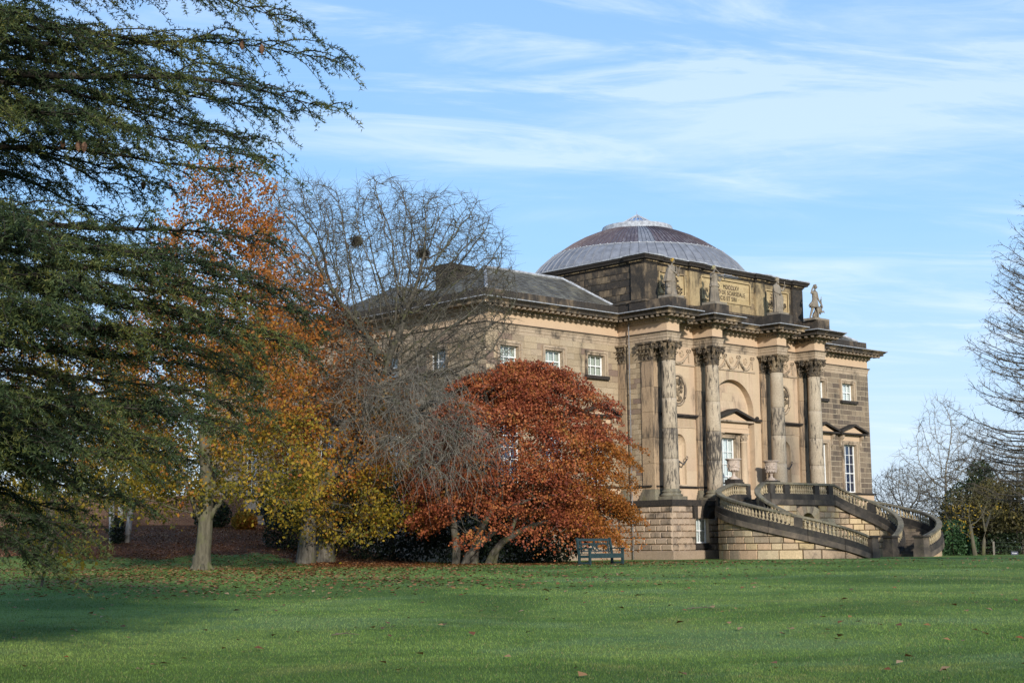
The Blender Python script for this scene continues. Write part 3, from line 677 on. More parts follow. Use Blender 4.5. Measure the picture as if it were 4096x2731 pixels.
m = MB(); m.sweep(bpath, [(0.02, GZ-0.9), (0.10, GZ-0.9), (0.10, -0.40), (0.02, -0.35)]); hp('plinth', m, M['rustic'])
BW = (67.08, 68.20, 0.05, 1.47)
m = MB(); m.sweep(bpath[:4], [(-0.03, -0.4), (-0.03, 2.2)]); wall_cells(m, BPL, BPR, -0.4, 2.2, [BW, (CX-0.12, CX+1.12, -0.4, 1.5)], BPF+0.03); m.sweep(bpath[4:], [(-0.03, -0.4), (-0.03, 2.2)]); hp('basement_wall', m, M['sooty'])
stones_as_parts(0, WBF-BPF, -0.36, 2.14, [], 0.357, 0.80, 11, (BPL, WBF), -pi/2, M['rustic'], 0.062, 0.085)
KEY = (66.86, 68.94, 1.44, 2.14)
stones_as_parts(BPL, 70.9, -0.36, 2.14, [BW, (BW[0]-0.02, BW[1]+0.02, BW[2]-0.31, BW[2]), KEY], 0.357, 0.54, 12, (0, BPF), 0, M['rustic'], 0.055, 0.085)
stones_as_parts(WL-0.28, BPL-0.2, -0.36, 2.14, [(61.3, 62.5, 0.0, 1.5), (58.2, 59.4, 0.0, 1.5)], 0.357, 0.80, 13, (0, WBF), 0, M['rustic'], 0.062, 0.085)
r = random.Random(4); m = MB()
for s, e, a, b in courses(BPR, WR+0.28, -0.36, 2.14, [], 0.357, 0.8, r, 0.1): m.front(s, e, a, b, WBF-0.045, 0.06, 0.05)
for s, e, a, b in courses(70.9, BPR, -0.36, 2.14, [(CX-0.2, CX+1.2, -0.4, 1.5)], 0.357, 0.8, r, 0.1): m.front(s, e, a, b, BPF-0.045, 0.06, 0.05)
m.at(WL-0.28, WBF, 0, -pi/2)
for s, e, a, b in courses(-28, 0, -0.36, 2.14, [], 0.357, 0.8, r, 0.1): m.front(s, e, a, b, -0.045, 0.06, 0.05)
hp('rustic_wall', m, M['rustic'], kind='stuff')
m = MB(); m.box(BW[0]-0.05, BW[1]+0.05, BPF-0.06, BPF+0.02, BW[2]-0.31, BW[2]-0.003); hp('sill', m, M['sooty'])
for k in range(5):                                                  # flat arch of wedge stones over the basement window
    b0, b1 = BW[0]-0.06+(BW[1]-BW[0]+0.12)*k/5, BW[0]-0.06+(BW[1]-BW[0]+0.12)*(k+1)/5; t0, t1 = KEY[0]+(KEY[1]-KEY[0])*k/5, KEY[0]+(KEY[1]-KEY[0])*(k+1)/5
    m = MB(); dz = 0.04 if k == 2 else 0.0
    m.prism([(b0+.006, 1.44-dz), (b1-.006, 1.44-dz), (t1-.006, 2.138), (t0+.006, 2.138)], BPF-0.07-(0.05 if k % 2 == 0 else 0), BPF+0.02); hp('voussoir', m, M['sooty'] if k != 1 else M['rustic'])
sash_window(BW[0], BW[1], BW[2], BW[3], BPF, 2, 2, blind='curtain', sill=False, arch=0.02, dep=0.16)
sash_window(CX-0.05, CX+1.05, -0.3, 1.45, BPF, 2, 3, blind='curtain', sill=False, arch=0.05, dep=0.12, kind='basement_door')
for x in (61.9, 58.8): sash_window(x-0.55, x+0.55, 0.05, 1.46, WBF, 2, 3, blind='curtain', sill=False, arch=0.05, dep=0.12)
m = MB(); m.box(68.85, 69.30, 56.02, 56.20, 3.42 if False else 2.55, 2.62); hp('stylobate_slab', m, M['sooty'])

# --- entablature carried round every break
epath = [(WL, WB), (WL, WF), (PL, WF), (PL, CF), (66.70, CF), (66.70, PF), (69.68, PF), (69.68, CF), (70.64, CF), (70.64, PF), (76.0, PF), (76.0, CF), (76.96, CF), (76.96, PF), (79.94, PF), (79.94, CF), (PR, CF), (PR, WF), (WR, WF), (WR, WB)]
m = MB(); m.sweep(epath, [(-0.3, 11.588), (0.0, 11.59), (0.0, 11.76), (0.03, 11.765), (0.03, 11.93), (0.055, 11.94), (0.07, 12.03), (0.12, 12.075)]); hp('architrave', m, M['mould'])
m = MB(); m.sweep(epath, [(0.12, 12.075), (0.145, 12.09), (0.145, 12.13), (0.0, 12.145)]); hp('architrave_fillet', m, M['sooty'])
m = MB(); m.sweep(epath, [(0.0, 12.145), (0.0, 12.64)]); hp('frieze', m, M['frieze'])
m = MB(); m.sweep(epath, [(0.0, 12.64), (0.05, 12.66), (0.09, 12.70), (0.09, 12.72), (0.12, 12.72), (0.12, 12.86), (0.20, 12.87), (0.24, 12.90), (0.26, 12.90), (0.26, 13.05), (0.80, 13.052)]); hp('cornice_bed', m, M['mould'])
m = MB(); m.sweep(epath, [(0.80, 13.052), (0.82, 13.02), (0.84, 13.02), (0.84, 13.165), (0.89, 13.18), (0.93, 13.21), (1.00, 13.27), (1.05, 13.28), (1.05, 13.325)]); hp('cornice', m, M['cornice'])
m = MB(); m.sweep(epath, [(1.052, 13.30), (1.065, 13.30), (1.065, 13.345), (-0.6, 13.42)]); hp('lead_flashing', m, M['lead_edge'])
for s in [(0, 1)]: pass
mod = MB(); mod.prism([(-0.09, -0.13), (0.09, -0.13), (0.09, 0.0), (-0.09, 0.0)], -0.52, 0.0); mod.box(-0.12, 0.12, -0.54, 0.0, 0.0+0.001, 0.028); mod.ball(0, -0.46, -0.12, 0.085, 0.08, 0.05, 6, 3)
mod_me = mod.mesh('modillion', M['mould'])
den = MB()
for i in range(1, len(epath)-2):
    p, q = epath[i], epath[i+1]; l = math.hypot(q[0]-p[0], q[1]-p[1]); dx, dy = (q[0]-p[0])/l, (q[1]-p[1])/l; ang = math.atan2(dy, dx)
    n = max(2, round((l+0.3)/0.44)) if l > 1.2 else (4 if i in (3, 7, 11, 15) else 3)
    ext = 0.0
    concave_a = i not in (3, 4, 7, 8, 11, 12, 15, 16, 18); 
    a = 0.62 if (i in (2, 4, 6, 8, 10, 12, 14, 16, 17)) and False else 0.0
    # outward corners let the bracket run out to the corner, inward ones start after the neighbour's reach
    def convex(k):
        a_, b_, c_ = epath[k-1], epath[k], epath[k+1]; return (b_[0]-a_[0])*(c_[1]-b_[1])-(b_[1]-a_[1])*(c_[0]-b_[0]) < 0 if False else ((b_[0]-a_[0])*(c_[1]-b_[1])-(b_[1]-a_[1])*(c_[0]-b_[0])) > 0
    s0 = -0.40 if convex(i) else 0.92; s1 = l+0.40 if convex(i+1) else l-0.92
    if s1-s0 < 0.3: continue
    n = max(1, round((s1-s0)/0.43))
    for k in range(n+1):
        t = s0+(s1-s0)*k/n; hme('modillion', mod_me, (p[0]+dx*t+dy*0.26, p[1]+dy*t-dx*0.26, 13.02), ang)
    s0 = -0.16 if convex(i) else 0.22; s1 = l+0.16 if convex(i+1) else l-0.22; n = max(1, int((s1-s0)/0.135))
    den.at(p[0], p[1], 0, ang)
    for k in range(n):
        t = s0+(s1-s0)*(k+.2)/n; den.box(t, t+0.085, -0.195, -0.118, 12.725, 12.855)
hp('dentils', den, M['mould'], kind='stuff')
# parapet above the cornice
for pa in ([(WL, WB), (WL, WF), (65.72, WF)], [(80.92, WF), (WR, WF), (WR, WB)]):
    m = MB(); m.sweep(pa, [(0.0, 13.40), (0.0, 13.98), (-0.45, 14.0), (-0.45, 13.6)]); hp('parapet', m, M['sooty'])
mpar = MB(); rp_ = random.Random(77)                                    # blocking stones of the parapet, fine joints between
for xa, xb in ((WL+0.02, 65.70), (80.94, WR-0.02)):
    x = xa
    while x < xb-0.3:
        w = rp_.uniform(0.9, 1.5); e_ = min(x+w, xb); mpar.front(x+.006, e_-.006, 13.42, 13.975, WF-0.02-rp_.uniform(0, .012), 0.03, .006); x = e_
hp('parapet_stones', mpar, M['attic'], kind='stuff')

# --- Corinthian columns
def leaf_strip(mb, cx, cy, ang, r0, z0, h, w, out_, n=6):
    """an acanthus leaf: a bent tapering blade with a tip that curls outwards"""
    prof = []
    for k in range(n+1):
        t = k/n; z = z0+h*min(1.0, 1.15*t) - (0.10*h*max(0, t-0.85)/0.15); rr = r0+0.02+out_*max(0, t-0.45)**1.6*2.1; prof.append((rr, z, w*(0.75+0.5*math.sin(pi*min(1, t*1.15)))*(1.0 if t < 0.95 else 0.55)))
    ca, sa = math.cos(ang), math.sin(ang); L_, R_, C_ = [], [], []
    for rr, z, ww in prof:
        L_.append(mb.P(cx+rr*ca-(-ww)*sa, cy+rr*sa+(-ww)*ca, z)); C_.append(mb.P(cx+(rr+0.035)*ca, cy+(rr+0.035)*sa, z)); R_.append(mb.P(cx+rr*ca-ww*sa, cy+rr*sa+ww*ca, z))
    for k in range(n):
        mb.f += [[L_[k], C_[k], C_[k+1], L_[k+1]], [C_[k], R_[k], R_[k+1], C_[k+1]]]
    tip = prof[-1]; mb.ball(cx+(tip[0]+0.01)*ca, cy+(tip[0]+0.01)*sa, tip[1]-0.02, 0.055, 0.055, 0.035, 6, 3)
def volute(mb, x, y, z, ang, r=0.15):
    ca, sa = math.cos(ang), math.sin(ang); pts = []
    for k in range(22):
        t = k/21; a = -0.6*pi+t*3.4*pi; rr = r*(1-0.8*t); pts.append((x+ca*rr*math.cos(a), y+sa*rr*math.cos(a), z+rr*math.sin(a)))
    mb.tube(pts, [0.05-0.02*k/21 for k in range(22)], 5)
def capital_mesh(name, seg=18):
    mb = MB(); mb.lathe([(0.40, 0.0), (0.44, 0.015), (0.44, 0.06), (0.40, 0.075), (0.385, 0.1), (0.40, 0.55), (0.46, 0.82), (0.55, 0.93), (0.55, 0.96)], 0, 0, seg)
    for k in range(8): leaf_strip(mb, 0, 0, 2*pi*k/8, 0.385, 0.08, 0.38, 0.10, 0.34)
    for k in range(8): leaf_strip(mb, 0, 0, 2*pi*(k+.5)/8, 0.40, 0.20, 0.58, 0.09, 0.40)
    for k in range(4):
        a = pi/4+k*pi/2; volute(mb, 0.66*math.cos(a), 0.66*math.sin(a), 0.86, a, 0.15)
        mb.tube([(0.42*math.cos(a), 0.42*math.sin(a), 0.5), (0.50*math.cos(a), 0.50*math.sin(a), 0.74), (0.62*math.cos(a), 0.62*math.sin(a), 0.98)], [0.05, 0.06, 0.05], 5)
        b = k*pi/2
        for sg in (-1, 1): volute(mb, 0.50*math.cos(b)-sg*0.12*math.sin(b), 0.50*math.sin(b)+sg*0.12*math.cos(b), 0.84, b+pi/2, 0.10)
        mb.ball(0.56*math.cos(b), 0.56*math.sin(b), 1.02, 0.09, 0.09, 0.09, 7, 4)
    n = 6; ring = []
    for k in range(4):                                             # abacus with hollowed sides
        a = pi/4+k*pi/2; p = (0.86*math.cos(a), 0.86*math.sin(a)); q = (0.86*math.cos(a+pi/2), 0.86*math.sin(a+pi/2))
        for i in range(n):
            t = i/n; s_ = 1-0.22*math.sin(pi*t); mx_, my_ = p[0]+(q[0]-p[0])*t, p[1]+(q[1]-p[1])*t; ring.append((mx_*s_, my_*s_))
    a0 = [mb.P(x*0.94, y*0.94, 0.985) for x, y in ring]; a1 = [mb.P(x, y, 1.06) for x, y in ring]; a2 = [mb.P(x, y, 1.10) for x, y in ring]; nn = len(ring)
    for A_, B_ in ((a0, a1), (a1, a2)): mb.f += [[A_[k], A_[(k+1) % nn], B_[(k+1) % nn], B_[k]] for k in range(nn)]
    mb.f += [a0[::-1], a2]
    return mb.mesh(name, M['capital'])
cap_me = capital_mesh('capital')
mb = MB(); zz = [0.0, 1.72, 3.45, 5.2, 7.38]; R0, R1 = 0.455, 0.385
for d in range(4):
    prof = []
    for k in range(7):
        z = zz[d]+(zz[d+1]-zz[d])*k/6; t = z/7.38; prof.append((R0-(R0-R1)*max(0, (t-0.25)/0.75)**1.35, z))
    mb.lathe([(prof[0][0]-0.006, prof[0][1])]+[(prof[0][0], prof[0][1]+0.01)]+prof[1:-1]+[(prof[-1][0], prof[-1][1]-0.01)], 0, 0, 28)
shaft_me = mb.mesh('column', M['column'], smooth=True)
mb = MB(); mb.box(-0.64, 0.64, -0.64, 0.64, 0.0, 0.20)
mb.lathe([(0.62, 0.201), (0.655, 0.26), (0.62, 0.32), (0.55, 0.335), (0.53, 0.38), (0.54, 0.43), (0.575, 0.47), (0.54, 0.52), (0.49, 0.53), (0.46, 0.62)], 0, 0, 28); base_me = mb.mesh('column_base', M['rail'])
for k, x in enumerate(COLX):
    c = hme('column', shaft_me, (x, COLY, 3.12), rz=[0, 2.1, 4.0, 1.2][k])
    hme('capital', cap_me, (0, 0, 7.38), -[0, 2.1, 4.0, 1.2][k], parent=c); hme('base', base_me, (0, 0, -0.62), -[0, 2.1, 4.0, 1.2][k], parent=c)
# pilasters behind the columns, on the return and beside the wing
def pilaster(x, y, ang, hw, proj, cap=True):
    mb = MB().at(x, y, 0, ang)
    for d in range(5):
        z0, z1 = 3.12+7.38*d/5, 3.12+7.38*(d+1)/5; mb.front(-hw+0.03*d/5, hw-0.03*d/5, z0+.004, z1-.004, -proj, proj+0.02, 0.004)
    p = hp('pilaster', mb, M['pilaster'])
    mb = MB().at(x, y, 0, ang); mb.box(-hw-0.16, hw+0.16, -proj-0.16, 0.02, 2.492, 2.70); mb.box(-hw-0.12, hw+0.12, -proj-0.12, 0.02, 2.701, 2.86); mb.box(-hw-0.06, hw+0.06, -proj-0.06, 0.02, 2.861, 3.0); mb.box(-hw-0.02, hw+0.02, -proj-0.02, 0.02, 3.001, 3.12); hp('pilaster_base', mb, M['rail'], parent=p)
    mb = MB().at(x, y, 0, ang); h = hw-0.04
    mb.box(-h-0.03, h+0.03, -proj-0.03, 0.02, 10.50, 10.56)
    for (za, zb_, w0, w1) in ((10.56, 11.1, 0.0, 0.03), (11.1, 11.46, 0.03, 0.14)):
        a_ = [mb.P(*q) for q in ((-h-w0, -proj-w0+.02, za), (h+w0, -proj-w0+.02, za), (h+w0, 0.02, za), (-h-w0, 0.02, za))]; b2 = [mb.P(*q) for q in ((-h-w1, -proj-w1+.02, zb_), (h+w1, -proj-w1+.02, zb_), (h+w1, 0.02, zb_), (-h-w1, 0.02, zb_))]
        mb.f += [[a_[k], a_[(k+1) % 4], b2[(k+1) % 4], b2[k]] for k in range(4)]
    n = 3 if hw > 0.35 else 2
    for row, zb_, hh, o_ in ((0, 10.57, 0.38, 0.30), (1, 10.70, 0.56, 0.34)):
        for k in range(n if row == 0 else n+1):
            t = (k+.5)/n if row == 0 else k/n
            leaf_strip(mb, -h+2*h*t, -proj+0.38, -pi/2, 0.385, zb_, hh, 0.09, o_)
    for sg in (-1, 1):
        volute(mb, sg*(h+0.12), -proj-0.13, 11.36, -pi/2+sg*pi/4, 0.14); volute(mb, sg*0.12, -proj-0.10, 11.34, 0, 0.09)
    mb.ball(0, -proj-0.14, 11.50, .09, .08, .09, 7, 4)
    mb.box(-h-0.24, h+0.24, -proj-0.22, 0.02, 11.47, 11.585); hp('pilaster_capital', mb, M['capital'], parent=p)
for x in COLX: pilaster(x, PF, 0, 0.42, 0.16)
pilaster(PL, 57.74, -pi/2, 0.45, 0.10)
pilaster(PL, 59.68, -pi/2, 0.31, 0.09)
pilaster(PR, 57.9, pi/2, 0.45, 0.10)

# --- attic block over the centre
ATL, ATR, ATF, ATB = 65.74, 80.90, 57.92, 72.6
acour = MB(); TXP = (70.95, 75.65, 14.80, 16.10)
SCP = [(67.05, 69.30, 14.75, 15.95), (77.35, 79.62, 14.75, 15.95)]
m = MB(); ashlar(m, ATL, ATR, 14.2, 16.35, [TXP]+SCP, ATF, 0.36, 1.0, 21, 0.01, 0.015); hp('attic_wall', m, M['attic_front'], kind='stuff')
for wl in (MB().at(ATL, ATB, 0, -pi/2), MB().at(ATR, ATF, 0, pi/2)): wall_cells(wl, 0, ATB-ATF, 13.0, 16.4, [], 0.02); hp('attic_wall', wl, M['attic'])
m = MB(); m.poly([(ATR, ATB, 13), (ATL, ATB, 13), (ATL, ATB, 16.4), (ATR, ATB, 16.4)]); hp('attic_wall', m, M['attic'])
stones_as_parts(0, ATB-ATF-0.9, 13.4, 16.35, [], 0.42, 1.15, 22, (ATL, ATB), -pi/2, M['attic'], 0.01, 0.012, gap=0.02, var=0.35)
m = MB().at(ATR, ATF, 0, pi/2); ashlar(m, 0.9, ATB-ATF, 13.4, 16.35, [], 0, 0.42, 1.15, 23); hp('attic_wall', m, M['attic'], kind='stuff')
m = MB(); m.poly([(ATL, ATF, 16.7), (ATR, ATF, 16.7), (ATR, ATB, 16.7), (ATL, ATB, 16.7)]); hp('attic_roof', m, M['lead'])
apl = [(ATL, ATL+0.95), (69.62, 70.55), (76.09, 77.02), (ATR-0.95, ATR)]
apath = [(ATL, ATB), (ATL, ATF+0.95), (ATL-0.14, ATF+0.95), (ATL-0.14, ATF-0.14)]
for k, (a, b) in enumerate(apl):
    a_, b_ = (a-0.14 if k == 0 else a), (b+0.14 if k == 3 else b)
    if k: apath += [(a_, ATF), (a_, ATF-0.14)]
    apath += [(b_, ATF-0.14)] + ([(b_, ATF)] if k < 3 else [])
apath += [(ATR+0.14, ATF+0.95), (ATR, ATF+0.95), (ATR, ATB)]
m = MB(); m.sweep(apath, [(0.0, 16.30), (0.04, 16.34), (0.04, 16.40), (0.10, 16.42), (0.12, 16.50), (0.28, 16.54), (0.30, 16.62), (0.36, 16.68), (0.40, 16.76), (0.0, 16.80)]); hp('attic_cornice', m, M['sooty'])
den = MB()
for i in range(len(apath)-1):
    p, q = apath[i], apath[i+1]; l = math.hypot(q[0]-p[0], q[1]-p[1]); 
    if l < 0.3: continue
    den.at(p[0], p[1], 0, math.atan2(q[1]-p[1], q[0]-p[0])); n = int(l/0.12)
    for k in range(n): den.box((k+.2)*l/n, (k+.75)*l/n, -0.16, -0.095, 16.425, 16.495)
hp('attic_dentils', den, M['attic_front'], kind='stuff')
m = MB(); m.sweep(apath, [(0.0, 14.2), (0.10, 14.16), (0.16, 14.08), (0.16, 14.04), (0.0, 14.03)]); m.at()
hp('attic_base', m, M['attic'])
m = MB(); m.sweep(apath, [(0.10, 14.03), (0.10, 13.36)]); hp('attic_plinth', m, M['sooty'])
for k, (a, b) in enumerate(apl):
    m = MB(); m.front(a-(0.16 if k == 0 else 0), b+(0.16 if k == 3 else 0), 14.2, 16.29, ATF-0.165, 0.17, 0.006)
    if k == 0: m.at(ATL, ATF+0.95, 0, -pi/2); m.front(0.0, 0.95+0.158, 14.2, 16.29, -0.165, 0.17, 0.006)
    hp('attic_pilaster', m, M['attic' if k in (0, 3) else 'attic_front'])
r = random.Random(9); m = MB()                                         # uneven lead edge on top of the attic cornice
for i in range(len(apath)-1):
    p, q = apath[i], apath[i+1]; l = math.hypot(q[0]-p[0], q[1]-p[1]); ang = math.atan2(q[1]-p[1], q[0]-p[0]); m.at(p[0], p[1], 0, ang); x = -0.3
    while x < l+0.3 and l > 0.3:
        w = r.uniform(0.5, 1.1); h = r.uniform(0.0, 0.05); m.box(x, min(x+w, l+0.38), -0.385, 0.3, 16.79, 16.825+h); x += w+0.01
hp('lead_flashing', m, M['lead_edge'])
# inscription panel and scroll panels
def sunk(x0, x1, z0, z1):
    m = MB(); y = ATF
    m.poly([(x0, y+0.06, z0), (x1, y+0.06, z0), (x1, y+0.06, z1), (x0, y+0.06, z1)])
    for a, b in (((x0, z0), (x1, z0)), ((x1, z0), (x1, z1)), ((x1, z1), (x0, z1)), ((x0, z1), (x0, z0))):
        m.poly([(a[0], y-0.02, a[1]), (b[0], y-0.02, b[1]), (b[0], y+0.06, b[1]), (a[0], y+0.06, a[1])])
    rr = random.Random(int(x0*7))
    for s, e, a, b in courses(x0, x1, z0, z1, [], 0.26, 0.9, rr): m.front(s+.004, e-.004, a+.004, b-.004, y+0.052, 0.02, 0.003)
    t = 0.07
    for bx_ in ((x0-t, x1+t, z1, z1+t), (x0-t, x1+t, z0-t, z0), (x0-t, x0, z0, z1), (x1, x1+t, z0, z1)): m.box(bx_[0], bx_[1], y-0.05, y+0.02, bx_[2], bx_[3])
    return m
panel = hp('inscription_panel', sunk(*TXP), M['panel'])
ink = plain('dark_lettering', (0.035, 0.028, 0.022), 0.9, 0.1)
for txt, z, sz in (('A · D · MDCCLXV', 15.60, 0.30), ('N · BARO DE SCARSDALE', 15.24, 0.30), ('AMICIS ET SIBI', 14.89, 0.30)):
    cu = bpy.data.curves.new('lettering', 'FONT'); cu.body = txt; cu.size = sz*1.28; cu.align_x = 'CENTER'; cu.extrude = 0.012; cu.space_character = 1.12; cu.materials.append(ink)
    o = text_mesh('lettering', cu); o.parent = panel; o.location = (73.30, ATF+0.046, z); o.rotation_euler = (pi/2, 0, 0); o.scale = (0.80, 1, 1)
for (x0, x1, z0, z1) in SCP:
    sp_ = hp('scroll_panel', sunk(x0, x1, z0, z1), M['panel'])
    m = MB(); cx_ = (x0+x1)/2; y = ATF+0.02
    def spiral(cx, cz, r, a0, turns, sg):
        pts = []
        for k in range(30):
            t = k/29; a = a0+sg*t*turns*2*pi; rr_ = r*(1-0.85*t); pts.append((cx+rr_*math.cos(a), y, cz+rr_*math.sin(a)))
        m.tube(pts, [0.055-0.03*k/29 for k in range(30)], 5)
        rr2 = random.Random(int(cx*100+cz*31))
        for k in range(7): a = rr2.uniform(0, 2*pi); m.ball(cx+r*1.05*math.cos(a), y-0.02, cz+r*1.05*math.sin(a), .075, .05, .06, 6, 3)
    for sg in (-1, 1):
        spiral(cx_+sg*0.34, z1-0.30, 0.24, pi/2, 1.7, sg); spiral(cx_+sg*0.62, z0+0.30, 0.27, -pi/2, 1.8, -sg); spiral(cx_+sg*0.26, z0+0.45, 0.17, pi, 1.5, sg)
    for k in range(7): m.ball(cx_, y-0.02, z0+0.08+k*0.16, .07, .06, .09, 6, 4)
    hp('scroll_relief', m, M['capital'], smooth=True, parent=sp_)
# pedestals for the figures, standing on the cornice over each column
for x in COLX:
    m = MB(); m.box(x-0.62, x+0.62, 55.75, ATF-0.03, 13.36, 14.06); hp('figure_pedestal', m, M['attic'])

# --- wing roofs: slates laid in courses on hipped slopes
def slates(mb, A, B, C, D, nrow, sw, seed, th=0.03):
    """slope with eaves A-B and top D-C; every slate its own island, lifted at the tail"""
    A, B, C, D = map(Vector, (A, B, C, D)); nrm = (B-A).cross(D-A).normalized(); r = random.Random(seed)
    for i in range(nrow):
        t0, t1 = i/nrow, min(1.0, (i+1.15)/nrow); a0, b0 = A.lerp(D, t0), B.lerp(C, t0); a1, b1 = A.lerp(D, t1), B.lerp(C, t1)
        n = max(1, int((b0-a0).length/sw)); off = 0.5*(i % 2)
        xs = [0.0]+[(k+off)/n for k in range(1 if not off else 0, n) if 0.02 < (k+off)/n < 0.98]+[1.0]
        for s, e in zip(xs, xs[1:]):
            j = r.uniform(0.6, 1.5)*th; g = 0.004/max(0.05, (b0-a0).length)
            p = [a0.lerp(b0, s+g)+nrm*j, a0.lerp(b0, e-g)+nrm*j, a1.lerp(b1, e-g)+nrm*0.004, a1.lerp(b1, s+g)+nrm*0.004]
            q = [a0.lerp(b0, s+g), a0.lerp(b0, e-g)]
            i0 = [mb.P(*v) for v in p]; i1 = [mb.P(*v) for v in q]
            mb.f += [i0, [i1[0], i1[1], i0[1], i0[0]]]
RZ0, RZ1, RY = 14.02, 15.95, 63.5
for side in (-1, 1):
    def X(d): return CX+side*d                                  # d from the axis
    e0, e1 = X(CX-WL-0.45), X(7.56)
    eN, eS = 66.6, WF+0.42
    a, b = (e0, e1) if side < 0 else (e1, e0)
    hipd = 2.85
    ra = (e0 - side*hipd*0.95, RY, RZ1); rb = (X(8.72), RY, RZ1)
    m = MB()
    if side < 0: slates(m, (e0, eS, RZ0), (e1, eS, RZ0), rb, ra, 13, 0.34, 31)
    else: slates(m, (e1, eS, RZ0), (e0, eS, RZ0), ra, rb, 13, 0.34, 32)
    if side < 0: slates(m, (e0, eN, RZ0), (e0, eS, RZ0), ra, ra, 13, 0.34, 33)
    else: slates(m, (e0, eS, RZ0), (e0, eN, RZ0), ra, ra, 13, 0.34, 34)
    m.poly([(e0, eN, RZ0), ra, rb, (e1, eN, RZ0)]); hp('slate_roof', m, M['slate'], kind='stuff')
    m = MB(); es = (e1, eS+0.02, RZ0+0.03); m.poly([es, (e1, RY+0.4, RZ1+0.02), rb] if side < 0 else [es, rb, (e1, RY+0.4, RZ1+0.02)])
    hp('roof_cheek', m, M['slate'])
    m = MB()
    for p, q, w in ((ra, (e0, eS, RZ0), 0.10), (ra, rb, 0.09), (rb, (e1, eS, RZ0+0.02), 0.09)):
        m.tube([(p[0], p[1], p[2]+0.03), (q[0], q[1], q[2]+0.05)], w, 6)
    m.tube([(e1, eS, RZ0+0.06), (e1, RY+0.5, RZ1+0.05)], 0.09, 5)
    m.box(min(e0, e1), max(e0, e1), WF+0.36, WF+0.50, 13.98, 14.07); hp('lead_flashing', m, M['lead_edge'])
# the roof of the block along the west side, its chimney stacks
m = MB(); yb = 68.0; rt = (WL+3.4, 71.6, 15.95)
slates(m, (WL+0.45, 76.2, RZ0), (WL+0.45, yb, RZ0), (rt[0], rt[1]-0.2, rt[2]), (rt[0], rt[1]+0.2, rt[2]), 13, 0.34, 35)
slates(m, (WL+0.45, yb, RZ0), (64.0, yb, RZ0), (64.0, rt[1], rt[2]), rt, 13, 0.34, 36); m.poly([(WL+0.45, 76.2, RZ0), (rt[0], rt[1], rt[2]), (64, rt[1], rt[2]), (64, 76.2, RZ0)])
slates(m, (WL+0.45, 87.6, RZ0), (WL+0.45, 77.2, RZ0), (WL+3.4, 80.5, 15.95), (WL+3.4, 84.5, 15.95), 13, 0.34, 37)
hp('slate_roof', m, M['slate'], kind='stuff')
m = MB(); m.box(WL+0.3, WR-0.3, 60.5, WB-0.2, 13.6, 13.95); hp('roof_deck', m, M['lead'])
for (x, y) in ((58.4, 66.3),):
    m = MB(); m.box(x-1.0, x+0.9, y-0.65, y+0.65, 14.0, 16.08); m.box(x-1.15, x+1.05, y-0.8, y+0.8, 16.081, 16.26); m.box(x-1.05, x+0.95, y-0.72, y+0.72, 16.261, 16.42); hp('chimney', m, M['sooty'])

# --- the dome
DX, DY = CX, 65.15
prof = [(7.40, 16.35), (7.20, 16.80), (6.90, 17.28), (6.48, 17.78), (5.98, 18.22), (5.62, 18.50), (5.10, 18.88), (4.45, 19.31), (3.75, 19.69), (3.0, 20.01), (2.35, 20.24)]
NP = 72; dme = {}
dome_in = MB(); dome_in.lathe([(r-0.03, z-0.03) for r, z in prof], DX, DY, 48); DOME = hp('dome', dome_in, M['lead'], smooth=True)
def gore(p, mat, name, np_=72):
    mb = MB(); h = pi/np_; rows = []
    for r, z in p:
        rows.append([mb.P(r*math.cos(a), r*math.sin(a), z) for a in (-h, -h*0.86, 0.0, h*0.86, h)]+[mb.P((r+0.05)*math.cos(h*0.93), (r+0.05)*math.sin(h*0.93), z+0.03)])
    for A_, B_ in zip(rows, rows[1:]):
        mb.f += [[A_[0], A_[1], B_[1], B_[0]], [A_[1], A_[2], B_[2], B_[1]], [A_[2], A_[3], B_[3], B_[2]], [A_[3], A_[5], B_[5], B_[3]], [A_[5], A_[4], B_[4], B_[5]]]
    return mb.mesh(name, mat)
lowp = [(r+0.03, z+0.03) for r, z in prof[:6]]; upp = [(5.68, 18.50)]+prof[6:]
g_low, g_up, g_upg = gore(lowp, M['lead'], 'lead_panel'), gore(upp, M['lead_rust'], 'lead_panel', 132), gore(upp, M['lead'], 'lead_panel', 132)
view_a = math.atan2(-DY, -DX)
for k in range(NP):
    a = 2*pi*k/NP
    hme('lead_panel', g_low, (DX, DY, 0), a, parent=DOME)
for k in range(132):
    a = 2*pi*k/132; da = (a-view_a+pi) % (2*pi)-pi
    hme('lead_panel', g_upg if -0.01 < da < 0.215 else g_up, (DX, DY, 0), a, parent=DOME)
m = MB(); m.tube([(DX+5.67*math.cos(a), DY+5.67*math.sin(a), 18.51) for a in np.linspace(0, 2*pi, 73)[:-1]], 0.045, 5, closed=True)
for k in range(NP): a = 2*pi*(k+.5)/NP; m.ball(DX+5.70*math.cos(a), DY+5.70*math.sin(a), 18.54, .06, .06, .06, 5, 3)
hp('dome_roll', m, M['lead_edge'], parent=DOME)
tab = MB(); tab.box(-0.02, 0.02, -0.17, 0.17, 0, 0.02); tab_me = tab.mesh('lead_clip', M['lead_edge'])
for k in range(NP):
    a = 2*pi*k/NP; o = hme('lead_clip', tab_me, (DX+6.97*math.cos(a), DY+6.97*math.sin(a), 17.24), a, parent=DOME)
m = MB(); m.lathe([(2.45, 20.10), (2.50, 20.14), (2.42, 20.20), (2.30, 20.56), (2.28, 20.60), (2.15, 20.63), (1.55, 20.63)], DX, DY, 40); hp('dome_ring', m, M['lead_edge'], parent=DOME)
blue = NT('skylight_glass'); blue_m = blue.shader((0.10, 0.22, 0.45), 0.12, 0.8)
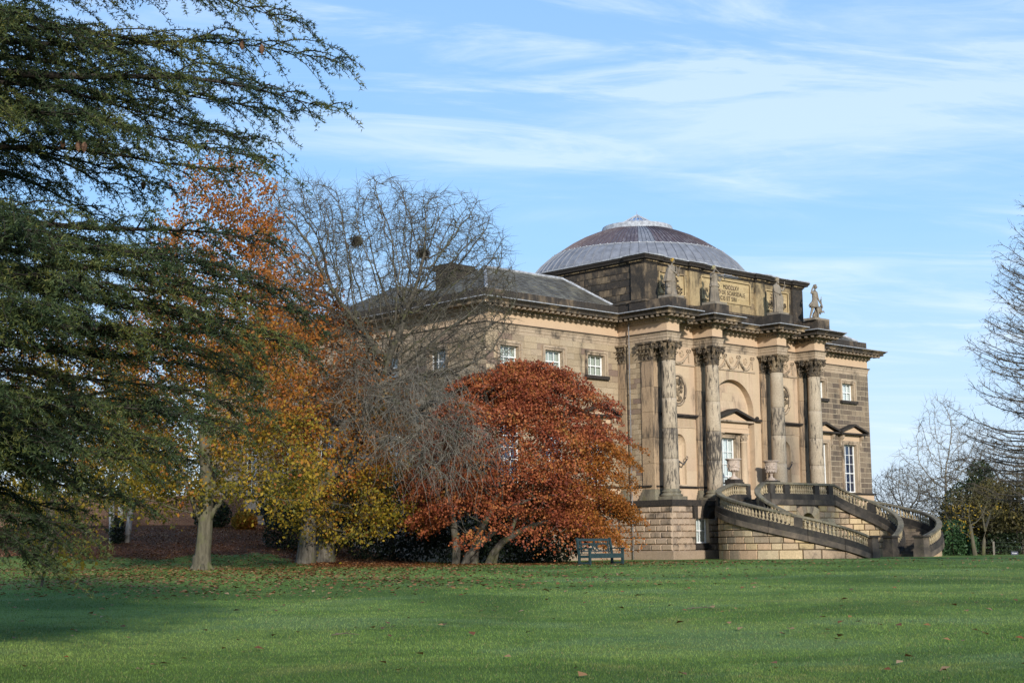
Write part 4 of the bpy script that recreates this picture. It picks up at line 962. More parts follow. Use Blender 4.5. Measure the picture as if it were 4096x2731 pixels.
sk = MB(); sk.lathe([(1.42, 20.64), (0.06, 21.42), (0.02, 21.43)], DX, DY, 20); SK = hp('skylight', sk, blue_m, parent=DOME)
m = MB()
for k in range(20):
    a = 2*pi*k/20; m.tube([(DX+1.46*math.cos(a), DY+1.46*math.sin(a), 20.64), (DX+0.05*math.cos(a), DY+0.05*math.sin(a), 21.46)], 0.045, 4)
for q in (0.35, 0.68):
    rr = 1.44*(1-q); m.tube([(DX+rr*math.cos(a), DY+rr*math.sin(a), 20.65+0.80*q) for a in np.linspace(0, 2*pi, 21)[:-1]], 0.03, 4, closed=True)
m.lathe([(0.12, 21.40), (0.10, 21.48), (0.02, 21.52), (0.015, 21.75)], DX, DY, 8); hp('skylight_bar', m, M['lead_edge'], parent=DOME)

# --- rainwater pipes
for pts in ([(65.36, 58.92, 13.2), (65.36, 58.92, 2.7), (65.02, 58.6, 2.5), (64.98, 58.6, GZ)], [(81.16, 57.60, 12.0), (81.16, 57.60, 2.5)]):
    m = MB(); m.tube(pts, 0.036, 6)
    for z in np.arange(pts[-1][2]+0.5, pts[0][2], 1.3): 
        b = pts[0] if z > 2.6 else pts[-1]; m.lathe([(0.06, z), (0.06, z+0.08)], b[0], b[1], 6)
    hp('downpipe', m, M['iron'], smooth=True)
m = MB().at(WL, WF, 0, -pi/2); m.tube([(-11.4, -0.12, 13.0), (-11.4, -0.12, GZ)], 0.09, 6); hp('downpipe', m, M['sooty'])
# ------------------------------------------------------------------ the double curved garden staircase
STAIR = empty('garden_staircase', (CX, 51.0, GZ), 'double curved stone garden staircase with pale balusters below the columns', 'staircase')
SINV = Matrix.Translation((-CX, -51.0, -GZ))
def spart(name, mb, mat, smooth=False, kind=None, parent=None):
    o = mb.build(name, mat, parent or STAIR, smooth, kind)
    if parent is None: o.matrix_parent_inverse = SINV
    return o
def sme(name, me, loc=(0, 0, 0), rz=0.0, scale=None):
    o = link(name, me, None, STAIR); o.location = loc; o.rotation_euler = (0, 0, rz); o.matrix_parent_inverse = SINV
    if scale: o.scale = scale
    return o
SA, SWC, RO, RI, LF, LH = 3.28, 50.86, 4.28, 2.12, 52.78, 3.10
F0, F1 = math.radians(-96), math.radians(93)
RAILB, RAILT = 0.34, 3.47
def zrail(f):
    s_ = min(1.0, max(0.0, (f-F0)/(F1-F0)*1.03)); s_ = s_ + 0.045*math.sin(pi*s_)
    return RAILB+(RAILT-RAILB)*min(1.0, s_)
def pt(sgn, r, f, dz=0.0): return (CX+sgn*(SA+r*math.cos(f)), SWC+r*math.sin(f), zrail(f)+dz)
def outer_path(sgn, n=72):
    p = [pt(sgn, RO, F0+(F1-F0)*k/n) for k in range(n+1)]
    return p+[(CX+sgn*2.4, 55.28, RAILT), (CX+sgn*1.42, 55.62, RAILT)]
def inner_path(sgn, n=48):
    return [pt(sgn, RI, F0+(F1-F0)*k/n) for k in range(n+1)]+[(CX+sgn*LH, LF+0.12, RAILT)]
def along(path):
    d = [0.0]
    for a, b in zip(path, path[1:]): d.append(d[-1]+math.hypot(b[0]-a[0], b[1]-a[1]))
    return d
def at_len(path, d, s):
    for i in range(len(d)-1):
        if s <= d[i+1] or i == len(d)-2:
            t = (s-d[i])/max(1e-6, d[i+1]-d[i]); a, b = path[i], path[i+1]
            return tuple(a[k]+(b[k]-a[k])*t for k in range(3)), math.atan2(b[1]-a[1], b[0]-a[0])
bal = MB(); bal.box(-0.07, 0.07, -0.07, 0.07, 0.0, 0.055)
bal.lathe([(0.055, 0.056), (0.062, 0.08), (0.045, 0.10), (0.05, 0.13), (0.077, 0.19), (0.075, 0.235), (0.05, 0.30), (0.036, 0.37), (0.036, 0.42), (0.052, 0.435), (0.04, 0.455)], 0, 0, 9)
bal.box(-0.065, 0.065, -0.065, 0.065, 0.456, 0.53); bal_me = bal.mesh('baluster', M['baluster'])
def balustrade(path, piers, spacing=0.215, pier_w=0.46, ends=True):
    d = along(path); Lh = d[-1]
    def piece(s0, s1, hw, lo, hi, name, mat):
        n = max(2, int((s1-s0)/0.25)); m = MB(); m.ribbon([at_len(path, d, s0+(s1-s0)*k/n)[0] for k in range(n+1)], hw, lo, hi); spart(name, m, mat)
    nseg = max(1, round(Lh/1.55))
    for k in range(nseg):                                           # lengths of stone with fine joints
        a, b = Lh*k/nseg+0.004, Lh*(k+1)/nseg-0.004
        piece(a, b, 0.17, -0.12, -0.03, 'rail', M['rail']); piece(a, b, 0.145, -0.029, 0.0, 'rail_top', M['rail'])
    nseg = max(1, round(Lh/1.9))
    for k in range(nseg):
        a, b = Lh*k/nseg+0.004, Lh*(k+1)/nseg-0.004
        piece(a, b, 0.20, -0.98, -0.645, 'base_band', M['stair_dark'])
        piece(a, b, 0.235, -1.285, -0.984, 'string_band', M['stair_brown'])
    half = pier_w/2
    for s in piers:
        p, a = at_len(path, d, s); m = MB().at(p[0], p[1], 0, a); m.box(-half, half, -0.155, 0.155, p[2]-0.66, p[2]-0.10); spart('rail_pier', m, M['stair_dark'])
    cuts = sorted([(-0.3, 0.0)]+[(s-half-0.03, s+half+0.03) for s in piers]+[(Lh, Lh+0.3)])
    for (a, b), (c, e) in zip(cuts, cuts[1:]):
        s0, s1 = b, c
        if s1-s0 < 0.2: continue
        n = max(1, round((s1-s0)/spacing))
        for k in range(n):
            p, a_ = at_len(path, d, s0+(s1-s0)*(k+.5)/n); sme('baluster', bal_me, (p[0], p[1], p[2]-0.645), a_)
def bottom_pier(x, y, ang):
    m = MB().at(x, y, 0, ang); m.box(-0.34, 0.34, -0.34, 0.34, GZ-0.5, -0.40); m.box(-0.30, 0.30, -0.30, 0.30, -0.399, 0.24)
    p = spart('newel_pier', m, M['stair_brown']); m = MB().at(x, y, 0, ang); m.box(-0.39, 0.39, -0.39, 0.39, 0.241, 0.30); m.box(-0.35, 0.35, -0.35, 0.35, 0.301, 0.35); spart('pier_cap', m, M['stair_dark'], parent=p)
rs = random.Random(17)
def curved_stones(sgn, rad, side, f0, f1, kind_parts=True):
    """coursed blocks on a curved wall under the string band; side=+1 faces away from the centre of the curve"""
    def zt(f): return zrail(f)-1.30
    m = MB(); n = 40; R_ = rad-side*0.035
    for k in range(n):
        a, b = f0+(f1-f0)*k/n, f0+(f1-f0)*(k+1)/n
        m.poly([(*pt(sgn, R_, a)[:2], GZ-0.6), (*pt(sgn, R_, b)[:2], GZ-0.6), (*pt(sgn, R_, b)[:2], zt(b)+0.05), (*pt(sgn, R_, a)[:2], zt(a)+0.05)])
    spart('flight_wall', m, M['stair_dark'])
    zb = [(GZ-0.6, -0.36)]; z = -0.36
    while z < 2.2: zb.append((z, z+0.36)); z += 0.36
    for row, (za, zc_) in enumerate(zb):
        bw = (0.72 if row else 1.1)/rad; f = f0+rs.uniform(0.2, 0.9)*bw
        edges = [f0]
        while f < f1-bw*0.3: edges.append(f); f += bw*rs.uniform(0.75, 1.25)
        edges.append(f1)
        for a, b in zip(edges, edges[1:]):
            ta, tb = min(zc_, zt(a)), min(zc_, zt(b))
            if max(ta, tb) < za+0.06: continue
            ta, tb = max(ta, za+0.01), max(tb, za+0.01)
            ch = 0.042; g = 0.009; da, db = a+g/rad, b-g/rad; ia, ib = a+ch/rad, b-ch/rad
            pr_ = rad+side*(0.075 if row == 0 else 0.062+rs.uniform(0, .015)); nn = 2; m = MB(); rows = []
            for (fa, fb, rr, zl, dz) in ((da, db, rad-side*0.03, za+g, -g), (ia, ib, pr_, za+ch*0.8, -ch*0.8)):
                rows.append([[m.P(*pt(sgn, rr, fa+(fb-fa)*k/nn)[:2], zl) for k in range(nn+1)], [m.P(*pt(sgn, rr, fa+(fb-fa)*k/nn)[:2], max(zl+.004, ta+(tb-ta)*k/nn+dz)) for k in range(nn+1)]])
            (bl, bt), (fl, ft) = rows
            for k in range(nn):
                m.f += [[fl[k], fl[k+1], ft[k+1], ft[k]], [ft[k], ft[k+1], bt[k+1], bt[k]], [bl[k], bl[k+1], fl[k+1], fl[k]]]
            m.f += [[bl[0], fl[0], ft[0], bt[0]], [fl[nn], bl[nn], bt[nn], ft[nn]]]
            spart('stone', m, M['stair'])
NS = 21; ZL = RAILT-0.97
for sgn in (-1, 1):
    op, ip = outer_path(sgn), inner_path(sgn); do, di = along(op), along(ip)
    def s_of(path_d, f, rad): return rad*(f-F0)
    balustrade(op, [s_of(do, math.radians(-37), RO), s_of(do, math.radians(42), RO), do[-1]-0.2])
    balustrade(ip, [s_of(di, math.radians(20), RI)])
    for rad in (RO, RI):
        p = pt(sgn, rad, F0); bottom_pier(p[0]-sgn*0.30, p[1], 0.0)
    curved_stones(sgn, RO, 1, F0, math.radians(100)); curved_stones(sgn, RI, -1, F0, math.radians(92))
    for k in range(NS):                                             # steps: ring sectors with a nosing
        z1 = GZ+(ZL-GZ)*(k+1)/NS; a, b = F0+(F1-F0)*k/NS, F0+(F1-F0)*(k+1.25)/NS
        m = MB(); n = 4
        for (ff0, ff1, za, zb_) in ((a+0.004, b, z1-0.19, z1-0.035), (a-0.006, b, z1-0.035, z1)):
            bot, top = [], []
            for rr in (RI+0.02, RO-0.02):
                bot.append([m.P(*pt(sgn, rr, ff0+(ff1-ff0)*q/n)[:2], za) for q in range(n+1)]); top.append([m.P(*pt(sgn, rr, ff0+(ff1-ff0)*q/n)[:2], zb_) for q in range(n+1)])
            for q in range(n): m.f.append([top[0][q], top[1][q], top[1][q+1], top[0][q+1]])
            m.f += [[bot[0][0], bot[1][0], top[1][0], top[0][0]], [bot[0][n], bot[1][n], top[1][n], top[0][n]]]
        spart('step', m, M['step'])
# landing with an arched passage beneath
fp = [(CX-LH, LF, RAILT), (CX+LH, LF, RAILT)]
dl = 2*LH
balustrade([(CX-LH+0.02, LF+0.12, RAILT), (CX+LH-0.02, LF+0.12, RAILT)], [0.24, 1.62, dl-1.66, dl-0.28])
m = MB(); m.poly([(CX-LH, LF, ZL), (CX+LH, LF, ZL), (CX+SA+0.3, 55.9, ZL), (CX-SA-0.3, 55.9, ZL)])
for sg in (-1, 1): m.poly([(CX+sg*LH, LF, ZL-0.003), (CX+sg*SA, SWC+RI, ZL-0.003), (CX+sg*(SA+0.2), SWC+RO, ZL-0.003), (CX+sg*1.3, 55.8, ZL-0.003)])
spart('landing', m, M['step'])
AR, ASP, AX = 0.74, 1.00, CX+0.45
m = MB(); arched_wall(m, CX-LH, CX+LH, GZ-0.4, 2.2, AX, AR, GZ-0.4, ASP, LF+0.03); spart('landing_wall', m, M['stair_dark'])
m = MB(); A = [(AX+AR, GZ-0.4)]+arc(AX, ASP, AR, 16)+[(AX-AR, GZ-0.4)]
for (a, b), (c, e) in zip(A, A[1:]): m.poly([(a, LF, b), (c, LF, e), (c, LF+2.9, e), (a, LF+2.9, b)])
spart('arch_reveal', m, M['stair'])
hole = [(AX-AR, AX+AR, GZ-0.5, ASP)] 
stones_as_parts(CX-LH, CX+LH, -0.36, 2.16, [(AX-AR-0.01, AX+AR+0.01, GZ-.5, ASP), (AX-1.12, AX+1.12, ASP, 2.15)], 0.36, 0.66, 41, (0, LF), 0, M['stair'], 0.04, 0.07, put=sme, var=0.3)
nv = 9
for k in range(nv):                                                 # wedge stones round the arch
    a0, a1 = pi*k/nv+0.008, pi*(k+1)/nv-0.008; R2 = 1.12
    def cl(a): 
        x, z = R2*math.cos(a), R2*math.sin(a); s_ = min(1.0, 1.10/max(1e-6, abs(x)), 1.10/max(1e-6, z)); t_ = max(abs(math.cos(a)), abs(math.sin(a))); return (AX+1.11*math.cos(a)/t_, min(2.14, ASP+1.11*math.sin(a)/t_))
    m = MB(); m.prism([(AX+AR*math.cos(a0), ASP+AR*math.sin(a0)), cl(a0)] + ([cl((a0+a1)/2)] if 0 else []) + [cl(a1), (AX+AR*math.cos(a1), ASP+AR*math.sin(a1))], LF-0.055-(0.03 if k == 4 else 0), LF+0.05); spart('voussoir', m, M['stair'])

# ------------------------------------------------------------------ urns on the piers beside the door
def urn_mesh():
    mb = MB(); mb.box(-0.27, 0.27, -0.27, 0.27, 0.0, 0.07)
    mb.lathe([(0.24, 0.071), (0.25, 0.10), (0.20, 0.14), (0.12, 0.19), (0.09, 0.28), (0.085, 0.36), (0.12, 0.39), (0.11, 0.42), (0.16, 0.45), (0.27, 0.50), (0.33, 0.57), (0.345, 0.63), (0.33, 0.67), (0.345, 0.69), (0.355, 0.95), (0.375, 1.06), (0.40, 1.12), (0.47, 1.16), (0.50, 1.19), (0.48, 1.22), (0.42, 1.215), (0.38, 1.10), (0.0, 1.08)], 0, 0, 24)
    return mb
def urn_relief():
    mb = MB(); rr = random.Random(3)
    for k in range(12): a = 2*pi*k/12; mb.ball(0.30*math.cos(a), 0.30*math.sin(a), 0.56, .05, .05, .085, 6, 4)
    for k in range(54):
        a = rr.uniform(0, 2*pi); z = rr.uniform(0.70, 1.05); mb.ball(0.35*math.cos(a), 0.35*math.sin(a), z, rr.uniform(.03, .06), rr.uniform(.03, .06), rr.uniform(.03, .09), 6, 3)
    return mb
um, ur = urn_mesh().mesh('urn', M['urn'], True), urn_relief().mesh('relief', M['urn'], True)
for sg, lab in ((-1, 'carved stone urn in front of the white garden door, left of the door column'), (1, 'carved stone urn on the landing corner, right of the garden door column')):
    px_ = CX+sg*1.83
    m = MB(); m.box(px_-0.36, px_+0.36, 55.98, 56.70, 2.49, 3.50); m.box(px_-0.44, px_+0.44, 55.90, 56.78, 3.501, 3.60); m.box(px_-0.38, px_+0.38, 55.96, 56.72, 3.601, 3.76); hp('urn_pedestal', m, M['sooty'])
    e = empty('stone_urn', (px_, 56.34, 3.762), lab, 'urn', 'urns either side of the garden door')
    b_o = link('bowl', um, None, e); link('relief', ur, None, b_o)['kind'] = 'stuff'

# ------------------------------------------------------------------ figures on the cornice
def skinned(name, verts, edges, radii, mat, parent, root=0, lv=2):
    me = bpy.data.meshes.new(name); me.from_pydata(verts, edges, []); o = link(name, me, mat, parent)
    sk_ = o.modifiers.new('skin', 'SKIN'); lay = me.skin_vertices[0].data if me.skin_vertices else None
    if lay is None:
        bm_ = __import__('bmesh').new(); bm_.from_mesh(me); bm_.verts.layers.skin.verify(); bm_.to_mesh(me); bm_.free(); lay = me.skin_vertices[0].data
    for i, r in enumerate(radii):
        lay[i].radius = (r, r) if not hasattr(r, '__len__') else r
    lay[root].use_root = True
    o.modifiers.new('smooth', 'SUBSURF').levels = lv; o.modifiers['smooth'].render_levels = lv
    sk_.use_smooth_shade = True
    return o
def head(parent, x, y, z, face, mat, hair_mat, s=1.0, lean=0.0):
    """head with brow, nose, chin and hair; face = direction the face looks (radians)"""
    mb = MB().at(x, y, z, face-0.0)
    n = 14; rows = []
    for k in range(11):
        t = k/10; ph = -pi/2+pi*t; r = math.cos(ph)*0.115*s; zz = math.sin(ph)*0.155*s; row = []
        for q in range(n):
            a = 2*pi*q/n; fx = math.cos(a); rr = r*(1.0+0.10*abs(fx))
            if fx > 0.3 and -0.5 < math.sin(ph) < 0.45: rr *= 1.02
            if abs(a) < 0.3 or abs(a-2*pi) < 0.3:
                if -0.35 < math.sin(ph) < 0.12: rr *= 1.20
            if zz < -0.06*s: rr *= 0.86 if fx < 0 else 0.93
            row.append(mb.P(rr*fx, rr*math.sin(a)*0.84, zz))
        rows.append(row)
    for A_, B_ in zip(rows, rows[1:]): mb.f += [[A_[q], A_[(q+1) % n], B_[(q+1) % n], B_[q]] for q in range(n)]
    mb.ball(0.105*s, 0.042*s, 0.02*s, .018*s, .022*s, .012*s, 6, 4); mb.ball(0.105*s, -0.042*s, 0.02*s, .018*s, .022*s, .012*s, 6, 4); mb.ball(0.112*s, 0, -0.075*s, .018*s, .032*s, .012*s, 6, 4)
    for sg in (-1, 1): mb.ball(0.0, sg*0.10*s, -0.01*s, .025*s, .018*s, .04*s, 6, 4)
    h = mb.build('head', mat, parent, True)
    hb = MB().at(x, y, z, face); rr_ = random.Random(int(abs(x*100))+3)
    for k in range(26):
        a = rr_.uniform(0.28*pi, 1.72*pi); zz = rr_.uniform(-0.03, 0.15)*s; q = math.sqrt(max(0.02, 1-(zz/(0.17*s))**2))
        hb.ball(0.105*s*q*math.cos(a), 0.095*s*q*math.sin(a), zz, .05*s, .05*s, .04*s, 6, 4)
    for k in range(10): hb.ball(rr_.uniform(-.05, .06)*s, rr_.uniform(-.06, .06)*s, 0.14*s, .05*s, .05*s, .03*s, 6, 4)
    hb.build('hair', hair_mat, parent, True)
def robe(parent, rings, folds, seed, mat, name='robe', depth=0.06, seg=40):
    """draped cloth: stacked ovals with folds that run down and swing; rings = (x, y, z, rx, ry)"""
    rr_ = random.Random(seed); ph = [rr_.uniform(0, 2*pi) for _ in range(4)]; mb = MB(); rows = []
    m_ = len(rings); fine = []
    for (a, b) in zip(rings, rings[1:]):
        for k in range(4): fine.append(tuple(a[i]+(b[i]-a[i])*k/4 for i in range(5)))
    fine.append(rings[-1])
    for j, (x, y, z, rx, ry) in enumerate(fine):
        t = j/len(fine); row = []
        for q in range(seg):
            a = 2*pi*q/seg; f = 0.55*math.sin(folds*a+ph[0]+2.2*t)+0.35*math.sin((folds*1.7)*a//1*0+(folds+3)*a+ph[1]-3.1*t)+0.25*math.sin(2*a+ph[2]+5*t)
            d = 1+depth/max(.12, rx)*f*(0.35+0.9*(1-t)); row.append(mb.P(x+rx*d*math.cos(a), y+ry*d*math.sin(a), z))
        rows.append(row)
    for A_, B_ in zip(rows, rows[1:]): mb.f += [[A_[q], A_[(q+1) % seg], B_[(q+1) % seg], B_[q]] for q in range(seg)]
    mb.f.append(rows[0][::-1]); mb.f.append(rows[-1])
    return mb.build(name, mat, parent, True)
gold = plain('orange_lichen', (0.34, 0.21, 0.04), 0.95, 0.1, 0.35, 16.0)
greyhair = M['statue']
def plinth_slab(parent, w=0.55, d=0.50):
    mb = MB(); mb.box(-w, w, -d, d, 0.0, 0.14); mb.build('plinth_slab', M['statue'], parent)
ZP = 14.062
# 1: draped figure with a lyre, turned right
e = empty('statue', (COLX[0]-0.02, 56.32, ZP), 'draped stone figure with orange lichened hair holding a lyre, nearest the left corner', 'statue', 'figures along the attic')
plinth_slab(e)
V = [(0, 0, 1.15), (0.02, 0, 1.45), (0.06, -0.02, 1.72), (0.09, -0.03, 1.92), (0.10, -0.03, 2.06), (-0.12, 0.02, 1.86), (-0.10, -0.20, 1.60), (0.12, -0.30, 1.46), (0.24, -0.30, 1.50), (0.24, -0.06, 1.86), (0.36, -0.10, 1.62), (0.40, -0.22, 1.78), (0, 0, 0.75), (-0.08, 0, 0.40), (-0.08, -0.02, 0.16)]
E = [(0, 1), (1, 2), (2, 3), (3, 4), (2, 5), (5, 6), (6, 7), (7, 8), (2, 9), (9, 10), (10, 11), (0, 12), (12, 13), (13, 14)]
skinned('body', V, E, [.21, .19, .18, .075, .06, .10, .075, .06, .045, .09, .065, .05, .20, .14, .10], M['statue'], e)
robe(e, [(0, 0, .14, .40, .34), (-.02, 0, .35, .36, .31), (-.05, 0, .7, .33, .28), (-.05, 0, 1.0, .32, .28), (-.02, 0, 1.3, .30, .26), (0.0, 0, 1.6, .27, .22), (.04, -.01, 1.84, .19, .15), (.07, -.02, 1.92, .09, .09)], 9, 5, M['statue'], depth=.05)
robe(e, [(-.10, .02, .95, .36, .30), (-.08, .02, 1.25, .33, .27), (-.05, 0, 1.55, .27, .22), (-.02, 0, 1.78, .20, .18)], 5, 8, M['statue'], 'cloak', .04)
head(e, 0.13, -0.05, 2.20, -0.5, M['statue'], gold, 1.0)
mb = MB()
for sg in (-1, 1): mb.tube([(0.36+sg*0.05, -0.26, 1.36), (0.36+sg*0.15, -0.26, 1.52), (0.36+sg*0.13, -0.26, 1.72), (0.36+sg*0.18, -0.26, 1.88)], 0.026, 6)
mb.tube([(0.22, -0.26, 1.78), (0.50, -0.26, 1.78)], 0.02, 6); mb.ball(0.36, -0.26, 1.36, .12, .06, .09, 8, 5)
for k in range(4): mb.tube([(0.31+.033*k, -0.26, 1.40), (0.31+.033*k, -0.26, 1.78)], 0.006, 4)
mb.build('lyre', M['statue'], e, True)
mb = MB(); mb.ball(-0.36, -0.16, 0.36, .19, .17, .24, 10, 7); mb.ball(-0.38, -0.14, 0.66, .10, .09, .10, 8, 5); mb.build('rock', M['statue'], e, True)
# 2: standing figure playing a double pipe
e = empty('statue', (COLX[1]-0.05, 56.30, ZP), 'robed stone figure blowing two long crossed pipes, left of the inscription', 'statue', 'figures along the attic')
plinth_slab(e)
V = [(0, 0, 1.20), (0, 0, 1.50), (0, 0, 1.76), (0, 0, 1.95), (0, -.01, 2.08), (-.22, 0, 1.84), (-.36, -.10, 1.58), (-.33, -.22, 1.84), (.22, 0, 1.84), (.42, -.10, 1.46), (.50, -.20, 1.70), (0, 0, .8), (-.09, 0, .45), (-.10, -.03, .17), (.10, 0, .45), (.12, -.05, .17)]
E = [(0, 1), (1, 2), (2, 3), (3, 4), (2, 5), (5, 6), (6, 7), (2, 8), (8, 9), (9, 10), (0, 11), (11, 12), (12, 13), (11, 14), (14, 15)]
skinned('body', V, E, [.20, .19, .19, .075, .06, .10, .075, .06, .10, .07, .055, .19, .12, .08, .12, .08], M['statue'], e)
robe(e, [(.02, 0, .16, .34, .28), (.0, 0, .4, .30, .26), (0, 0, .8, .27, .24), (0, 0, 1.15, .26, .22), (0, 0, 1.45, .25, .20), (0, 0, 1.75, .27, .19), (0, 0, 1.90, .15, .12)], 11, 3, M['statue'], depth=.045)
robe(e, [(0, 0, 1.10, .34, .27), (0, 0, 1.22, .30, .24), (0, 0, 1.40, .25, .20)], 7, 13, M['statue'], 'tunic_hem', .03)
robe(e, [(-.22, .02, .16, .16, .16), (-.20, .02, .6, .13, .14), (-.18, 0, 1.0, .10, .12), (-.14, 0, 1.4, .07, .08)], 4, 14, M['statue'], 'drapery', .03, 20)
head(e, 0.0, -0.04, 2.21, -pi/2+0.2, M['statue'], plain('pale_lichen', (0.33, 0.29, 0.15), .95, .1, .3, 14.0), 1.02)
mb = MB(); mb.tube([(0.0, -.17, 2.14), (-.36, -.26, 1.90), (-.46, -.28, 1.84)], [.018, .03, .045], 7); mb.tube([(0.02, -.17, 2.14), (.48, -.26, 1.78), (.70, -.30, 1.58)], [.018, .026, .036], 7); mb.build('pipe', M['statue'], e, True)
mb = MB(); mb.ball(-.335, -.25, 1.87, .06, .05, .06, 7, 5); mb.ball(.50, -.24, 1.76, .06, .05, .06, 7, 5)
for hx, hz in ((-.335, 1.87), (.50, 1.76)):
    for k in range(4): mb.tube([(hx-.05+.034*k, -.27, hz+.05), (hx-.05+.034*k, -.305, hz+.01), (hx-.045+.034*k, -.29, hz-.04-.008*(k % 3))], .013, 5)
    mb.tube([(hx+.05, -.24, hz), (hx+.02, -.31, hz+.02)], .015, 5)
mb.build('hand', M['statue'], e, True)
# 3: cloaked figure lifting a wand
e = empty('statue', (COLX[2]-0.12, 56.32, ZP), 'cloaked bearded stone figure with one forearm raised holding a rod, right of the inscription', 'statue', 'figures along the attic')
plinth_slab(e, .5, .46)
V = [(0, 0, 1.20), (0, 0, 1.50), (-.02, 0, 1.78), (-.02, 0, 1.96), (-.02, 0, 2.08), (-.28, 0, 1.80), (-.32, -.08, 1.46), (-.14, -.26, 1.30), (.24, 0, 1.74), (.44, -.08, 1.56), (.52, -.16, 1.80), (0, 0, .8), (-.09, 0, .45), (-.10, -.03, .17), (.10, 0, .45), (.12, -.05, .17)]
skinned('body', V, E, [.21, .20, .20, .08, .065, .11, .085, .06, .10, .07, .055, .20, .13, .09, .13, .09], M['statue'], e)
robe(e, [(0, 0, .16, .36, .29), (0, 0, .5, .30, .26), (0, 0, .9, .29, .25), (-.02, 0, 1.25, .30, .24), (-.03, 0, 1.55, .31, .22), (-.02, 0, 1.80, .26, .18), (-.02, 0, 1.93, .12, .11)], 10, 21, M['statue'], depth=.05)
robe(e, [(.20, -.08, .45, .20, .17), (.14, -.10, .8, .22, .18), (.04, -.08, 1.1, .28, .22), (-.04, -.02, 1.36, .31, .24)], 6, 23, M['statue'], 'cloak', .05, 26)
head(e, -0.02, -0.03, 2.20, -pi/2-.1, M['statue'], plain('grey_lichen', (0.27, 0.22, 0.14), .95, .1, .3, 14.0), 1.05)
mb = MB(); mb.ball(-.02, -.12, 2.05, .08, .07, .10, 7, 5); mb.build('beard', M['statue'], e, True)
mb = MB(); mb.tube([(.52, -.20, 1.60), (.53, -.20, 2.16)], .02, 6); mb.build('rod', M['statue'], e, True)
mb = MB(); mb.ball(.525, -.19, 1.84, .055, .055, .06, 7, 5); mb.ball(-.12, -.30, 1.29, .065, .06, .055, 7, 5)
for hx, hy, hz in ((.525, -.21, 1.84), (-.12, -.33, 1.29)):
    for k in range(4): mb.tube([(hx-.05, hy-.02, hz-.045+.03*k), (hx, hy-.055, hz-.045+.03*k), (hx+.045+.005*(k % 2), hy-.03, hz-.045+.03*k)], .013, 5)
    mb.tube([(hx-.03, hy, hz+.06), (hx+.02, hy-.05, hz+.075)], .014, 5)
mb.build('hand', M['statue'], e, True)
# 4: striding huntress with a stag at her side, against the sky
e = empty('statue', (COLX[3]-0.20, 56.25, ZP), 'striding stone huntress in a short tunic, hand on a small stag, alone against the sky', 'statue', 'figures along the attic')
mb = MB(); mb.box(-.62, .95, -.42, .42, 0.0, .14); mb.build('plinth_slab', M['statue'], e)
V = [(0, 0, 1.30), (0.01, 0, 1.50), (.03, 0, 1.74), (.05, 0, 1.97), (.06, -.01, 2.08), (-.17, 0, 1.86), (-.40, -.04, 1.72), (-.34, -.10, 2.02), (-.25, -.13, 2.20), (.24, 0, 1.86), (.34, -.02, 1.48), (.60, -.06, 1.16), (.66, -.07, 1.05), (-.12, 0, 1.10), (-.27, .02, .68), (-.40, .10, .24), (-.48, .02, .17), (.11, -.02, 1.10), (.18, -.12, .68), (.26, -.04, .24), (.34, -.16, .17)]
E4 = [(0, 1), (1, 2), (2, 3), (3, 4), (2, 5), (5, 6), (6, 7), (7, 8), (2, 9), (9, 10), (10, 11), (11, 12), (0, 13), (13, 14), (14, 15), (15, 16), (0, 17), (17, 18), (18, 19), (19, 20)]
skinned('body', V, E4, [.17, .14, .165, .065, .055, .085, .062, .052, .045, .085, .062, .048, .035, .125, .09, .055, .045, .13, .095, .06, .045], M['statue'], e)
robe(e, [(-.06, 0, .86, .36, .25), (-.03, 0, 1.02, .30, .22), (0, 0, 1.25, .22, .18), (.01, 0, 1.48, .17, .14)], 9, 31, M['statue'], 'tunic', .04)
robe(e, [(-.50, .02, .92, .10, .08), (-.40, .02, 1.02, .12, .10), (-.22, 0, 1.2, .12, .10)], 4, 33, M['statue'], 'tunic_tail', .02, 16)
robe(e, [(.02, 0, 1.44, .175, .145), (.02, 0, 1.50, .18, .15)], 3, 35, M['statue'], 'belt', .01, 20)
robe(e, [(.02, 0, 1.48, .175, .14), (.03, 0, 1.70, .185, .145), (.04, 0, 1.84, .16, .12)], 6, 36, M['statue'], 'bodice', .015, 28)
head(e, .07, -.03, 2.20, -0.9, M['statue'], M['statue'], .98)
mb = MB(); mb.ball(-.235, -.14, 2.22, .05, .055, .055, 7, 5); mb.ball(.67, -.08, 1.01, .05, .045, .06, 7, 5)
for k in range(4): mb.tube([(-.28+.025*k, -.18, 2.25), (-.27+.025*k, -.21, 2.22), (-.26+.025*k, -.19, 2.18-.006*k)], .013, 5); mb.tube([(.63+.026*k, -.11, 1.0), (.64+.026*k, -.13, .95), (.645+.026*k, -.115, .90-.006*(k % 2))], .013, 5)
mb.tube([(-.20, -.14, 2.20), (-.22, -.20, 2.23)], .014, 5); mb.tube([(.62, -.08, 1.03), (.60, -.12, .98)], .014, 5); mb.build('hand', M['statue'], e, True)
mb = MB(); mb.tube([(.16, .10, .14), (.20, .08, .5), (.22, .06, .95)], [.12, .10, .08], 8); mb.build('tree_stump', M['statue'], e, True)
SV = [(.50, .10, .72), (.28, .10, .70), (.72, .08, .80), (.78, .06, 1.00), (.80, .04, 1.14), (.90, .02, 1.08), (.20, .12, .50), (.04, .14, .34), (.10, .16, .24), (-.06, .16, .16), (.80, .02, .62), (.96, 0, .74), (1.02, -.01, .60), (.74, .14, .56), (.86, .16, .52), (.22, .20, .55), (.08, .24, .36), (.04, .22, .16)]
SE = [(0, 1), (0, 2), (2, 3), (3, 4), (4, 5), (1, 6), (6, 7), (7, 8), (8, 9), (2, 10), (10, 11), (11, 12), (2, 13), (13, 14), (1, 15), (15, 16), (16, 17)]
